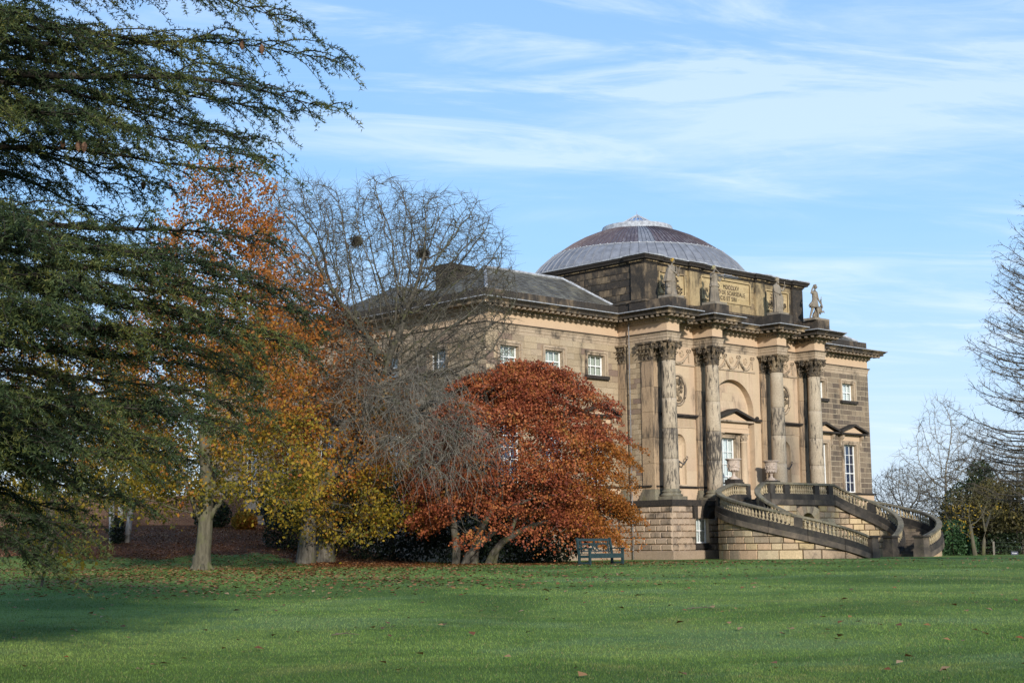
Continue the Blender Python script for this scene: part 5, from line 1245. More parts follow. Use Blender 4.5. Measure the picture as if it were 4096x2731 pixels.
skinned('stag', SV, SE, [.15, .155, .14, .075, .075, .045, .10, .05, .04, .03, .06, .035, .028, .05, .03, .085, .045, .03], M['statue'], e)
mb = MB()
for sg, yy in ((-1, .0), (1, .09)):
    mb.tube([(.80, .04, 1.20), (.75+.02*sg, yy, 1.38), (.72+.14*(sg > 0), yy, 1.56), (.74+.16*(sg > 0), yy, 1.66)], [.026, .024, .02, .012], 6)
    mb.tube([(.76+.03*sg, yy, 1.40), (.82+.03*sg, yy-.02, 1.48)], [.016, .008], 5)
mb.tube([(.74, -.02, 1.18), (.68, -.06, 1.24)], [.03, .01], 6); mb.build('antler', M['statue'], e, True)

# ------------------------------------------------------------------ garden bench
gpaint = plain('dark_green_paint', (0.018, 0.036, 0.036), 0.6, 0.3, 0.25, 9.0)
bx_, by_, bz_ = site(3.58, 63.0, ground_rf(3.58, 63.0))
BEN = empty('garden_bench', (bx_, by_, bz_), 'dark green wooden garden bench with looped back on the lawn', 'bench')
# local frame: x along the bench, -y towards the lawn
BWD = 0.98
def bp(name, mb): return mb.build(name, gpaint, BEN)
for x in (-BWD, BWD):
    mb = MB(); mb.box(x-.045, x+.045, -.33, -.24, 0, .66); bp('leg', mb)
    mb = MB(); i = [mb.P(x+dx, y, z) for (y, z) in ((.27, 0), (.27, .45), (.40, 1.12)) for dx in (-.045, .045)]; j = [mb.P(x+dx, y+.085, z) for (y, z) in ((.27, 0), (.27, .45), (.40, 1.12)) for dx in (-.045, .045)]
    for a in (0, 2):
        mb.f += [[i[a], i[a+1], i[a+3], i[a+2]], [j[a+1], j[a], j[a+2], j[a+3]], [i[a], i[a+2], j[a+2], j[a]], [i[a+1], j[a+1], j[a+3], i[a+3]]]
    mb.f += [[i[4], i[5], j[5], j[4]]]; bp('leg', mb)
    mb = MB(); mb.box(x-.06, x+.06, -.38, .32, .661, .715); mb.box(x-.05, x+.05, -.41, -.381, .65, .70); bp('armrest', mb)
    mb = MB(); mb.box(x-.03, x+.03, -.24, .27, .30, .41); bp('side_rail', mb); mb = MB(); mb.box(x-.028, x+.028, -.24, .27, .06, .13); bp('stretcher', mb)
mb = MB(); mb.box(-BWD+.045, BWD-.045, -.325, -.275, .29, .45); bp('front_rail', mb)
for k in range(6):
    mb = MB(); y = -.31+k*.102; mb.box(-BWD-.02, BWD+.02, y, y+.085, .451, .478); bp('seat_slat', mb)
def backy(z): return .27+.042+(z-.45)*.13/.67
def bar(x0, z0, x1, z1, w=.03, name='back_bar', t=.018):
    mb = MB(); dx, dz = x1-x0, z1-z0; l = math.hypot(dx, dz); nx, nz = -dz/l*w, dx/l*w
    p = [(x0+nx, z0+nz), (x0-nx, z0-nz), (x1-nx, z1-nz), (x1+nx, z1+nz)]
    a = [mb.P(x, backy(z)-t, z) for x, z in p]; b = [mb.P(x, backy(z)+t, z) for x, z in p]
    mb.f += [a, b[::-1]]+[[a[k], b[k], b[(k+1) % 4], a[(k+1) % 4]] for k in range(4)]; return bp(name, mb)
bar(-BWD+.04, 1.04, BWD-.04, 1.04, .05, 'top_rail', .022); bar(-BWD+.12, .88, BWD-.12, .88, .022); bar(-BWD+.12, .575, BWD-.12, .575, .022)
for x in (-BWD+.16, BWD-.16): bar(x, .48, x, 1.0, .022)
bar(0, .72, 0, 1.0, .028); bar(-.17, .85, 0, .55, .018); bar(.17, .85, 0, .55, .018); bar(0, .90, -.24, .58, .018); bar(0, .90, .24, .58, .018)
for sg in (-1, 1):
    cx_ = sg*.46; mb = MB(); mb.tube([(cx_+(.35)*math.cos(a), backy(.72+.145*math.sin(a)), .72+.145*math.sin(a)) for a in np.linspace(0, 2*pi, 33)[:-1]], .02, 6, closed=True); bp('back_loop', mb)
    mb = MB(); mb.tube([(sg*(BWD-.10)+.05*math.cos(a), backy(.72), .72+.06*math.sin(a)) for a in np.linspace(0, 2*pi, 5)[:-1]], .014, 5, closed=True); bp('back_diamond', mb)
mb = MB(); mb.tube([(.055*math.cos(a), backy(.53), .535+.055*math.sin(a)) for a in np.linspace(0, 2*pi, 5)[:-1]], .014, 5, closed=True); bp('back_diamond', mb)
# ------------------------------------------------------------------ trees
def tubes_np(segs, sides):
    """segs: arrays p0,p1,r0,r1 -> frusta, one ring pair per segment"""
    p0, p1, r0, r1 = segs; n = len(p0); t = p1-p0; t /= np.linalg.norm(t, axis=1, keepdims=True)+1e-9
    a = np.where(np.abs(t[:, 2:3]) < 0.9, np.array([[0, 0, 1.0]]), np.array([[1.0, 0, 0]])); e1 = np.cross(t, a); e1 /= np.linalg.norm(e1, axis=1, keepdims=True)+1e-9; e2 = np.cross(t, e1)
    ang = np.arange(sides)*2*pi/sides; c, s = np.cos(ang)[None, :, None], np.sin(ang)[None, :, None]
    ring = c*e1[:, None]+s*e2[:, None]
    V = np.concatenate([p0[:, None]+ring*r0[:, None, None], p1[:, None]+ring*r1[:, None, None]], 1).reshape(-1, 3)
    b = (np.arange(n)*2*sides)[:, None]; k = np.arange(sides)[None]; k2 = (k+1) % sides
    F = np.stack([b+k, b+k2, b+sides+k2, b+sides+k], -1).reshape(-1, 4)
    return V, F
def join_np(parts):
    Vs, Fs, o = [], [], 0
    for v, f in parts: Vs.append(v); Fs.append(f+o); o += len(v)
    return np.concatenate(Vs), np.concatenate(Fs)
def leaves_np(P, size, flat=0.0, r=None, droop=0.0, asp=0.62):
    """one lozenge leaf per point, random facing; flat=1 lies level"""
    n = len(P); r = r or rng
    nrm = r.normal(size=(n, 3)); nrm /= np.linalg.norm(nrm, axis=1, keepdims=True)
    nrm = nrm*(1-flat)+np.array([0, 0, 1.0])*flat+1e-4; nrm /= np.linalg.norm(nrm, axis=1, keepdims=True)
    a = r.normal(size=(n, 3)); a[:, 2] -= droop; a -= nrm*(a*nrm).sum(1, keepdims=True); a /= np.linalg.norm(a, axis=1, keepdims=True)+1e-9; b = np.cross(nrm, a)
    s = (size*(0.6+0.8*r.random(n)))[:, None]; bend = nrm*s*0.12
    V = np.stack([P-a*s*0.5, P+b*s*asp*0.5+bend, P+a*s*0.5, P-b*s*asp*0.5+bend], 1).reshape(-1, 3)
    return V, np.arange(n*4).reshape(-1, 4)
def colonise(base, trunk, att, step, influence, kill, iters=140, maxn=9000, jitter=0.15, grav=0.0):
    """space colonisation: a skeleton grown from the trunk towards points scattered through the crown"""
    nodes = [Vector(p) for p in trunk]; par = [-1]+list(range(len(trunk)-1)); att = [Vector(a) for a in att]; alive = list(range(len(att))); rr = random.Random(len(att))
    for it in range(iters):
        kd = kdtree.KDTree(len(nodes)); [kd.insert(p, i) for i, p in enumerate(nodes)]; kd.balance(); pull = {}; still = []
        for ai in alive:
            co, i, d = kd.find(att[ai])
            if d < kill: continue
            still.append(ai)
            if d < influence or it < 3: pull.setdefault(i, Vector((0, 0, 0))); pull[i] += (att[ai]-co).normalized()
        alive = still
        if not pull or len(nodes) > maxn: break
        grown = 0
        for i, v in pull.items():
            if v.length < 0.05: v = Vector((rr.uniform(-1, 1), rr.uniform(-1, 1), rr.uniform(-.3, 1)))
            v = v.normalized()+Vector((rr.uniform(-1, 1), rr.uniform(-1, 1), rr.uniform(-1, 1)-grav))*jitter
            q = nodes[i]+v.normalized()*step
            if kd.find(q)[2] < step*0.45: continue
            nodes.append(q); par.append(i); grown += 1
        if not grown:                                               # nothing moved: give up the points that hold it back
            alive = alive[::2]
    return nodes, par
def radii(par, tip, power, n):
    acc = [0.0]*n
    for i in range(n-1, -1, -1):
        if acc[i] == 0: acc[i] = tip**power
        if par[i] >= 0: acc[par[i]] += acc[i]
    return np.array([a**(1/power) for a in acc])
def skeleton_mesh(nodes, par, rad, split=0.05):
    P = np.array([tuple(p) for p in nodes]); par = np.array(par); i = np.where(par >= 0)[0]; p0, p1 = P[par[i]], P[i]; r1 = rad[i]; r0 = np.minimum(rad[par[i]], r1*1.35+0.002)
    p1 = p1+(p1-p0)*0.04
    big = r1 > split; out_ = []
    for m_, s_ in ((big, 8), (~big, 4)):
        if m_.any(): out_.append(tubes_np((p0[m_], p1[m_], r0[m_], r1[m_]), s_))
    return join_np(out_), P, par
def twigs_np(P, dirs, n_each, ln, r0, seed, droop=0.0, segs=3, spread=0.9, up=0.0):
    """thin side shoots from points with direction"""
    r = np.random.default_rng(seed); idx = np.repeat(np.arange(len(P)), n_each); p = P[idx].copy(); n = len(p)
    d = dirs[idx]+r.normal(size=(n, 3))*spread; d[:, 2] += up; d /= np.linalg.norm(d, axis=1, keepdims=True)+1e-9
    L_ = ln*(0.35+0.9*r.random(n)); out_, tips = [], []
    for k in range(segs):
        q = p+d*(L_/segs)[:, None]; ra = r0*(1-k/segs)+0.0015; rb = r0*(1-(k+1)/segs)+0.0015
        out_.append(tubes_np((p, q, np.full(n, ra), np.full(n, rb)), 3)); p = q; d = d+r.normal(size=(n, 3))*0.28; d[:, 2] -= droop; d /= np.linalg.norm(d, axis=1, keepdims=True)+1e-9; tips.append(q)
    return out_, np.concatenate(tips), p, d
def in_ellipsoid(n, c, rad, seed, lo=0.0, zmin=-9):
    r = np.random.default_rng(seed); v = r.normal(size=(n, 3)); v /= np.linalg.norm(v, axis=1, keepdims=True); q = (lo**3+(1-lo**3)*r.random(n))**(1/3); v = v*q[:, None]
    p = v*np.array(rad)+np.array(c); return p[p[:, 2] > zmin]
def w2(P):
    """(right, forward, z) rows -> world rows"""
    P = np.asarray(P, float); return np.stack([P[:, 0]*UX+P[:, 1]*UY, P[:, 0]*WX+P[:, 1]*WY, P[:, 2]], -1)
def new_tree(name, X, Y, label, cat='tree', group=None, z=None):
    return empty(name, site(X, Y, ground_rf(X, Y) if z is None else z), label, cat, group)
def tpart(name, VF, mat, root, smooth=False):
    V, F = VF; o = link(name, np_mesh(name, V-np.array(root.location), F, mat, smooth), None, root); return o

BK = {'brown': barkmat('brown_bark', (0.055, 0.045, 0.033), (0.12, 0.10, 0.075)), 'pale': barkmat('pale_green_bark', (0.06, 0.052, 0.034), (0.13, 0.112, 0.076), 3.0, (0.105, 0.105, 0.045)),
      'grey': barkmat('lichened_grey_bark', (0.055, 0.047, 0.036), (0.135, 0.12, 0.095), 3.0, (0.09, 0.088, 0.042)), 'cedar': barkmat('dark_cedar_bark', (0.022, 0.018, 0.014), (0.06, 0.05, 0.04)),
      'birch': barkmat('white_birch_bark', (0.36, 0.34, 0.31), (0.62, 0.60, 0.56), 1.5, (0.10, 0.09, 0.08)), 'larch': barkmat('larch_bark', (0.055, 0.045, 0.034), (0.13, 0.11, 0.085)), 'twig': barkmat('pale_twig', (0.12, 0.105, 0.08), (0.27, 0.245, 0.20), 5.0)}
LF_ = {
 'beech': leafmat('turning_lime_leaf', [(0.0, (0.075, 0.070, 0.014)), (0.2, (0.17, 0.125, 0.018)), (0.42, (0.38, 0.225, 0.022)), (0.62, (0.39, 0.155, 0.022)), (0.8, (0.33, 0.095, 0.024)), (1.0, (0.46, 0.29, 0.035))], 0.42, scale=0.33, mixn=0.5),
 'orange': leafmat('orange_russet_leaf', [(0.0, (0.15, 0.075, 0.018)), (0.3, (0.30, 0.12, 0.022)), (0.6, (0.42, 0.155, 0.03)), (0.8, (0.36, 0.10, 0.028)), (1.0, (0.46, 0.26, 0.04))], 0.42, scale=0.4, mixn=0.45),
 'gold': leafmat('golden_green_leaf', [(0.0, (0.055, 0.065, 0.013)), (0.3, (0.14, 0.13, 0.018)), (0.6, (0.34, 0.235, 0.022)), (0.85, (0.45, 0.28, 0.03)), (1.0, (0.36, 0.13, 0.045))], 0.42, scale=0.5, mixn=0.4),
 'maple': leafmat('russet_maple_leaf', [(0.0, (0.085, 0.022, 0.012)), (0.25, (0.20, 0.048, 0.024)), (0.5, (0.33, 0.090, 0.036)), (0.75, (0.45, 0.155, 0.052)), (0.92, (0.40, 0.20, 0.048)), (1.0, (0.19, 0.145, 0.03))], 0.34, scale=0.8, mixn=0.5),
 'yew': leafmat('dark_yew_leaf', [(0.0, (0.006, 0.010, 0.005)), (0.6, (0.014, 0.024, 0.010)), (1.0, (0.026, 0.040, 0.015))], 0.1, scale=0.8),
 'holly': leafmat('dark_holly_leaf', [(0.0, (0.010, 0.018, 0.008)), (0.6, (0.024, 0.038, 0.014)), (1.0, (0.05, 0.065, 0.022))], 0.1, 0.5, scale=0.8),
 'laurel': leafmat('laurel_leaf', [(0.0, (0.020, 0.045, 0.018)), (0.6, (0.045, 0.095, 0.035)), (1.0, (0.085, 0.15, 0.055))], 0.2, 0.45, scale=1.2),
 'olive': leafmat('olive_brown_leaf', [(0.0, (0.035, 0.034, 0.014)), (0.4, (0.07, 0.062, 0.022)), (0.75, (0.125, 0.098, 0.026)), (1.0, (0.21, 0.15, 0.03))], 0.3, scale=0.5),
 'yellow': leafmat('yellow_leaf', [(0.0, (0.20, 0.14, 0.02)), (0.5, (0.42, 0.27, 0.03)), (1.0, (0.52, 0.36, 0.04))], 0.4, scale=0.5),
 'cedar': leafmat('cedar_needle', [(0.0, (0.011, 0.019, 0.008)), (0.3, (0.024, 0.040, 0.015)), (0.5, (0.043, 0.064, 0.021)), (0.75, (0.085, 0.098, 0.024)), (1.0, (0.165, 0.150, 0.030))], 0.15, 0.6, scale=1.1, mixn=0.6),
 'larch': leafmat('larch_needle', [(0.0, (0.055, 0.046, 0.018)), (0.5, (0.10, 0.078, 0.024)), (1.0, (0.17, 0.125, 0.03))], 0.3, scale=0.4),
 'fallen': leafmat('fallen_leaf', [(0.0, (0.10, 0.038, 0.014)), (0.4, (0.22, 0.075, 0.02)), (0.7, (0.34, 0.16, 0.05)), (1.0, (0.42, 0.27, 0.14))], 0.2, scale=0.3, mixn=0.2)}

def broadleaf(name, X, Y, label, trunk_rf, crown, step, tip, leaf, nleaf, lsize, bark, seed, leaf_mats=None, infl=2.2, kill=0.55, power=2.3, twig=0.6, per=2, group=None, cat='tree', flat=0.25, cluster=0.32, extra=None, rmax=None, droop=0.2, trunk_r=None, gaps=0.12):
    """trunk_rf: rows (right, fwd, z) ; crown: list of (n, centre, radii) ellipsoids in (right, fwd, z)"""
    root = new_tree(name, X, Y, label, cat, group)
    att = np.concatenate([in_ellipsoid(n, c, r, seed+k, 0.35) for k, (n, c, r) in enumerate(crown)])
    nodes, par = colonise(None, w2(trunk_rf), w2(att), step, infl, kill)
    rad = radii(par, tip, power, len(nodes))
    if trunk_r is not None:                                          # let the stem carry its measured girth
        k = len(trunk_rf)
        for i in range(k): rad[i] = max(rad[i]*0.5, trunk_r*(1.25 if i == 0 else 1.0)*(1-0.35*i/k))
        lim = trunk_r*0.62
        rad[k:] = np.minimum(rad[k:], lim)
    (V, F), Pn, pr = skeleton_mesh(nodes, par, rad)
    k = len(trunk_rf)
    d = np.zeros_like(Pn); m_ = pr >= 0; d[m_] = Pn[m_]-Pn[pr[m_]]; d /= np.linalg.norm(d, axis=1, keepdims=True)+1e-9
    thin = np.where(rad < tip*3.2)[0]; thin = thin[thin >= k]
    tw, tips, ends, ed = twigs_np(Pn[thin], d[thin], per, twig, tip*0.8, seed, droop*0.3, 2)
    tpart('trunk', (V, F), bark, root, False)
    tpart('twigs', join_np(tw), bark, root)['kind'] = 'stuff'
    r = np.random.default_rng(seed+99)
    if nleaf:
        src = np.concatenate([tips, Pn[thin]]); q = src[r.integers(0, len(src), nleaf)]+r.normal(size=(nleaf, 3))*cluster*np.array([1, 1, 0.75])
        gap_ = np.sin(q[:, 0]*1.15+1.3*np.sin(q[:, 2]*.9))*np.sin(q[:, 1]*1.05+q[:, 2]*.7)*np.sin(q[:, 2]*1.35+q[:, 0]*.45)
        q = q[gap_+r.normal(size=len(q))*.22 > -0.10-gaps]
        mats = leaf_mats or [(leaf, None)]
        used = np.zeros(len(q), bool)
        for mt, fn in mats:
            sel = ~used if fn is None else (fn(q) & ~used); used |= sel
            if sel.any(): tpart('leaves', leaves_np(q[sel], lsize, flat, r, droop), mt, root)['kind'] = 'stuff'
    return root, Pn, rad, pr, tips

def zup(z0, s): return lambda q: q[:, 2]+0.45*s*np.random.default_rng(5).normal(size=len(q))+s*np.sin(q[:, 0]*.9+1.7*np.sin(q[:, 2]*.6))*np.sin(q[:, 1]*.8+q[:, 2]*.5) > z0

# tall turning tree over the leaf bank, its stem forking low
X, Y = -12.35, 60.5; g = ground_rf(X, Y)
broadleaf('lime_tree', X, Y, 'tall turning tree with a smooth forked trunk, rust orange crown gold below, left', [(X-.02, Y, g-.1), (X+.02, Y, g+.6), (X+.08, Y, g+1.3), (X+.12, Y, g+2.1), (X+.16, Y, g+3.0), (X+.1, Y, g+4.2), (X, Y, g+5.6)],
          [(900, (-12.9, 61, 6.0), (5.2, 4.5, 4.6)), (640, (-12.1, 62, 10.3), (3.9, 3.4, 4.2)), (260, (-11.9, 62, 13.9), (2.4, 2.2, 2.9)), (110, (-15.5, 61, 2.8), (2.4, 2.5, 1.6)), (110, (-9.4, 60, 2.9), (2.4, 2.5, 1.7))], 0.40, 0.010, LF_['beech'], 50000, 0.15, BK['pale'], 11,
          [(LF_['orange'], zup(7.2, 2.6)), (LF_['beech'], zup(4.2, 2.2)), (LF_['gold'], None)], trunk_r=0.34, cluster=0.20, twig=0.75)
lt = bpy.data.objects['lime_tree']; m = MB(); q0 = Vector(lt.location)
for pts, rr0 in (([(X+.05, Y, g+1.75), (X-.30, Y-.1, g+2.5), (X-.62, Y-.2, g+3.4), (X-1.1, Y-.3, g+4.6)], .15), ([(X+.12, Y, g+1.75), (X+.50, Y-.1, g+2.4), (X+1.05, Y-.2, g+3.05), (X+1.9, Y-.3, g+3.9)], .14), ([(X+.08, Y, g+1.9), (X+.28, Y+.2, g+2.8), (X+.45, Y+.3, g+4.2)], .15)):
    m.tube([tuple(Vector(site(*p))-q0) for p in pts], [rr0*(1-.22*i) for i in range(len(pts))], 8)
m.tube([tuple(Vector(site(X-.02, Y, g-.12+h_))-q0) for h_ in (0, .14, .35, .7)], [.45, .40, .37, .34], 12)
for a_ in (0.3, 1.7, 2.9, 4.2, 5.3): m.tube([(.28*math.cos(a_), .28*math.sin(a_), .22), (.42*math.cos(a_), .42*math.sin(a_), .05), (.58*math.cos(a_), .58*math.sin(a_), -.06)], [.10, .08, .03], 6)
m.build('limbs', BK['pale'], lt, True)
# second turning tree, close to the bare one
X, Y = -8.9, 72.0; g = ground_rf(X, Y)
broadleaf('lime_tree', X, Y, 'turning tree with orange and gold leaves sweeping low beside the thick grey trunk', [(X, Y, g-.1), (X, Y, g+1.0), (X+.1, Y, g+2.4), (X+.15, Y, g+3.6), (X+.1, Y, g+4.8)],
          [(700, (-8.2, 70.5, 4.6), (4.3, 3.4, 4.4)), (520, (-9.6, 71, 8.2), (3.8, 3.0, 3.8)), (200, (-10.2, 71, 11.2), (2.6, 2.0, 2.0)), (140, (-7.4, 69, 2.0), (3.2, 2.6, 1.9))], 0.40, 0.010, LF_['beech'], 44000, 0.15, BK['grey'], 23,
          [(LF_['orange'], zup(6.2, 2.6)), (LF_['beech'], zup(2.6, 1.8)), (LF_['gold'], None)], trunk_r=0.42, cluster=0.20, twig=0.75)
# golden growth behind the cedar
X, Y = -22.5, 74.0; g = ground_rf(X, Y)
broadleaf('field_maple', X, Y, 'golden green tree seen through the cedar boughs at the far left', [(X, Y, g-.1), (X, Y, g+1.2), (X, Y, g+2.4), (X+.1, Y, g+3.6)],
          [(420, (-22.0, 74, 6.6), (6.0, 4, 5.0)), (200, (-17.4, 76, 4.6), (3.6, 3, 3.4))], 0.5, 0.010, LF_['gold'], 24000, 0.18, BK['brown'], 37, [(LF_['beech'], zup(8.0, 1.6)), (LF_['gold'], None)], trunk_r=0.25, cluster=0.4)
X, Y = -13.6, 44.0; g = ground_rf(X, Y)
broadleaf('hazel_bush', X, Y, 'low bush with large yellow and pink leaves under the cedar tips', [(X, Y, g-.1), (X+.1, Y, g+.5), (X+.15, Y, g+.9)],
          [(160, (-13.3, 44, 0.9), (1.35, 1.2, 1.5)), (50, (-12.8, 43.8, -0.1), (.8, .8, .7))], 0.22, 0.006, LF_['gold'], 1500, 0.13, BK['brown'], 41, trunk_r=0.04, infl=1.2, kill=0.3, cluster=0.16, twig=0.4, cat='bush')
# white stemmed birch
X, Y = -21.3, 82.0; g = ground_rf(X, Y); root = new_tree('birch_tree', X, Y, 'birch with three white stems on the leaf covered bank')
mb_ = MB()
for dx, lean in ((-.28, -.10), (.12, .02), (.50, .22)):
    mb_.tube([site(X+dx+lean*t*3.2, Y+.1*t, g-.1+t*7.5) for t in np.linspace(0, 1, 8)], [0.17-.09*t for t in np.linspace(0, 1, 8)], 8)
for i, v_ in enumerate(mb_.v): mb_.v[i] = tuple(np.array(v_)-np.array(root.location))
mb_.build('trunk', BK['birch'], root, True)
q = w2(in_ellipsoid(2600, (X+.4, Y, 6.6), (2.8, 2.4, 3.4), 51, 0.2)); tpart('leaves', leaves_np(q, 0.13), LF_['gold'], root)['kind'] = 'stuff'
mb_ = MB(); rr_ = random.Random(5)
for k in range(40):
    a = rr_.uniform(0, 2*pi); z0 = g+rr_.uniform(2.5, 7); L0 = rr_.uniform(1.0, 2.6); b0 = (X+.2, Y, z0); mb_.tube([site(b0[0]+L0*t*math.cos(a), b0[1]+L0*t*math.sin(a), b0[2]+L0*(.7*t-.35*t*t)) for t in (0, .5, 1)], [.03, .018, .006], 4)
for i, v_ in enumerate(mb_.v): mb_.v[i] = tuple(np.array(v_)-np.array(root.location))
mb_.build('branches', BK['brown'], root)
q = w2(in_ellipsoid(1500, (X+.15, Y-.6, g+.5), (.42, .35, .95), 52)); ivy = new_tree('dark_shrub', X+.15, Y-.6, 'small dark upright shrub at the foot of the white birch stems', 'shrub'); tpart('leaves', leaves_np(q, 0.10), LF_['yew'], ivy)['kind'] = 'stuff'

# big bare tree, leaning towards the house, with hanging twigs
X, Y = -9.55, 70.0; g = ground_rf(X, Y)
root, Pn, rad, pr, tips = broadleaf('bare_tree', X, Y, 'large leafless grey tree with a leaning trunk and hanging twigs before the west wing',
    [(X, Y, g-.1), (X+.08, Y, g+1.1), (X+.22, Y, g+2.4), (X+.75, Y, g+3.6), (X+1.55, Y, g+4.6), (X+2.5, Y+.1, g+5.7), (X+3.2, Y+.2, g+6.9), (X+3.7, Y+.2, g+8.3)],
    [(1900, (-6.0, 70.5, 12.9), (3.5, 2.8, 4.7)), (1500, (-9.9, 70.8, 14.2), (2.8, 2.4, 3.6)), (2000, (-2.9, 70.2, 11.6), (3.3, 2.6, 5.3)), (170, (-5.6, 67.6, 7.6), (2.8, 1.6, 2.0)), (150, (-4.2, 66.4, 5.6), (2.9, 1.5, 2.0)), (110, (-2.8, 65.4, 4.2), (2.6, 1.2, 1.7)), (260, (-7.0, 69.5, 7.4), (3.0, 2.3, 3.2))],
    0.27, 0.0105, None, 0, 0.1, BK['grey'], 61, infl=2.2, kill=0.25, power=2.35, twig=0.8, per=3, trunk_r=0.40)
# drooping outer twigs on the lower right and a few leaves that still hang on
r61 = np.random.default_rng(610); rt_, ft_ = Pn[:, 0]*UX+Pn[:, 1]*WX, Pn[:, 2]
sel = np.where((rad < 0.05) & (Pn[:, 2] < 8.2) & (rt_ > -7.6))[0]; sel = sel[::2]
tw, tp, en, ed = twigs_np(Pn[sel], np.tile(np.array([site(.35, -.45, -.5)]), (len(sel), 1)), 3, 2.2, 0.010, 62, droop=0.22, segs=6, spread=0.75)
tpart('hanging_twigs', join_np(tw), BK['twig'], root)['kind'] = 'stuff'
q = tp[r61.integers(0, len(tp), 220)]; tpart('leaves', leaves_np(q, 0.12, 0, r61, 1.5, 0.4), LF_['orange'], root)['kind'] = 'stuff'
for (px_, py_, dd, lab) in ((1690, 1005, 70.3, 'dark ball of twigs high on the right hand limb of the bare tree'), (1420, 950, 70.4, 'dark twig ball in the middle of the bare tree crown')):
    Xn = (px_-2048)/FPX*dd; zn = (2187-py_)/FPX*dd
    ne = empty('twig_nest', site(Xn, dd, zn), lab, 'nest', 'nests in the bare tree'); rn = np.random.default_rng(int(px_)); nn = 300
    c_ = rn.normal(size=(nn, 3)); c_ /= np.linalg.norm(c_, axis=1, keepdims=True); p_ = c_*np.array([.30, .26, .24])*rn.random((nn, 1))**.6; d_ = np.cross(c_, rn.normal(size=(nn, 3))); d_ /= np.linalg.norm(d_, axis=1, keepdims=True)
    link('twigs', np_mesh('twigs', *tubes_np((p_-d_*(.10+.25*rn.random((nn, 1))), p_+d_*(.08+.25*rn.random((nn, 1))), np.full(nn, .010), np.full(nn, .005)), 3), BK['brown']), None, ne)['kind'] = 'stuff'

# the russet maple: a low dome of level sprays over crooked stems
X, Y = -1.9, 70.0; g = ground_rf(X, Y); C0 = np.array([0.40, 70.2, 3.35])
root = new_tree('russet_maple', X, Y, 'spreading maple with layered russet orange leaves and crooked low stems beside the bench')
rm = np.random.default_rng(70); pads = []
for k in range(560):
    a = rm.uniform(0, 2*pi); q = 0.52+0.48*rm.random()**0.36; lf_ = .5-.5*math.cos(a)                # lf_ = 1 on the side of the lime trees
    if k < 330:                                                     # upper part: a rounded dome, falling away more gently on that side
        h_ = math.sin(rm.random()*pi/2)**1.15; n_ = 2.6-1.0*lf_; e_ = (1-h_**n_)**(1/2.1); lump = 1+0.08*math.sin(3*a+4*h_)+.06*math.sin(7*a+2)
        v = np.array([math.cos(a)*e_, math.sin(a)*e_, h_*.8]); v /= np.linalg.norm(v); p = C0+np.array([(4.65+.75*lf_)*e_*math.cos(a)*lump, 4.2*e_*math.sin(a)*lump, 5.15*h_])*q
    else:                                                           # skirts hanging nearly to the grass
        h_ = rm.random(); z_ = 0.25+3.2*h_; v = np.array([math.cos(a), math.sin(a), -.1]); lump = 1+0.07*math.sin(5*a+3*h_); p = np.array([C0[0]+(4.85+.4*lf_)*q*lump*math.cos(a)*(0.90+.10*h_), C0[1]+4.3*q*math.sin(a), z_-0.3*(q > .9)])
        if -3.2 < p[0] < 1.6 and p[2] < 1.6 and rm.random() < .85: continue
        if p[0] < -1.0 and p[2] < 1.0: continue
    pads.append((p, v, q))
low = [(-1.6, 67.2, .55), (-2.2, 67.0, .25), (-.6, 66.6, .9), (.4, 66.4, .6), (1.4, 66.5, .5), (2.2, 66.8, 1.2), (3.2, 67.2, 1.2), (4.2, 68.0, 1.0), (4.7, 68.6, .5), (4.9, 69.2, 1.7), (3.9, 67.4, .3)]
for q in low: pads.append((np.array(q), np.array([0.1, -1, 0.]), 1.0))
att = np.array([p-np.array([0, 0, .1]) for p, v, q in pads])
tr = [(X, Y, g-.1), (X+.05, Y, g+.5), (X+.15, Y, g+1.1), (X+.5, Y, g+1.8), (X+.9, Y, g+2.6)]
nodes, par = colonise(None, w2(tr), w2(att), 0.35, 3.0, 0.45, jitter=0.22)
for st in ([(-2.7, 70.2, g-.1), (-2.65, 70.2, g+.8), (-2.75, 70.2, g+1.6), (-2.9, 70.1, g+2.6), (-3.2, 70, g+3.8)], [(-2.3, 69.6, g-.1), (-2.1, 69.6, g+.4), (-1.6, 69.5, g+.9), (-.9, 69.4, g+1.5)], [(-1.25, 70.1, g-.1), (-1.0, 70.1, g+.45), (-.55, 70, g+1.0), (.2, 69.8, g+1.45), (1.2, 69.4, g+1.8), (2.4, 68.9, g+2.0)], [(-.95, 70.3, g-.1), (-.8, 70.3, g+.6), (-.2, 70.2, g+1.3), (.2, 70.2, g+2.4)]):
    b0 = len(nodes)
    for i, p in enumerate(w2(st)): nodes.append(Vector(p)); par.append(-1 if i == 0 else b0+i-1)
rad = radii(par, 0.011, 2.3, len(nodes)); rad[:len(tr)] = [.26, .22, .20, .17, .14]; rad[len(tr):] = np.minimum(rad[len(tr):], .13)
b0 = len(nodes)-(5+4+6+4)
for cnt, r0 in ((5, .21), (4, .20), (6, .19), (4, .13)):
    for i in range(cnt): rad[b0+i] = r0*(1-.45*i/cnt)
    b0 += cnt
(V, F), Pn, pr = skeleton_mesh(nodes, par, rad); tpart('trunk', (V, F), BK['grey'], root)
LV, pc = [], []
for p, v, q in pads:
    s_ = 0.42+0.66*rm.random()**1.3; n = int(350*s_*(.7+.5*rm.random())); a = rm.random((n, 2)); ang = a[:, 0]*2*pi; rr2 = np.sqrt(a[:, 1])*s_
    dx, dy = np.cos(ang)*rr2*1.25, np.sin(ang)*rr2; out_ = (v[0]*dx+v[1]*dy)
    LV.append(p+np.stack([dx, dy, -out_*0.55-0.34*(rr2/s_)**2*s_+rm.normal(size=n)*0.10], -1))
LV = np.concatenate(LV); jit = rm.normal(size=len(LV))
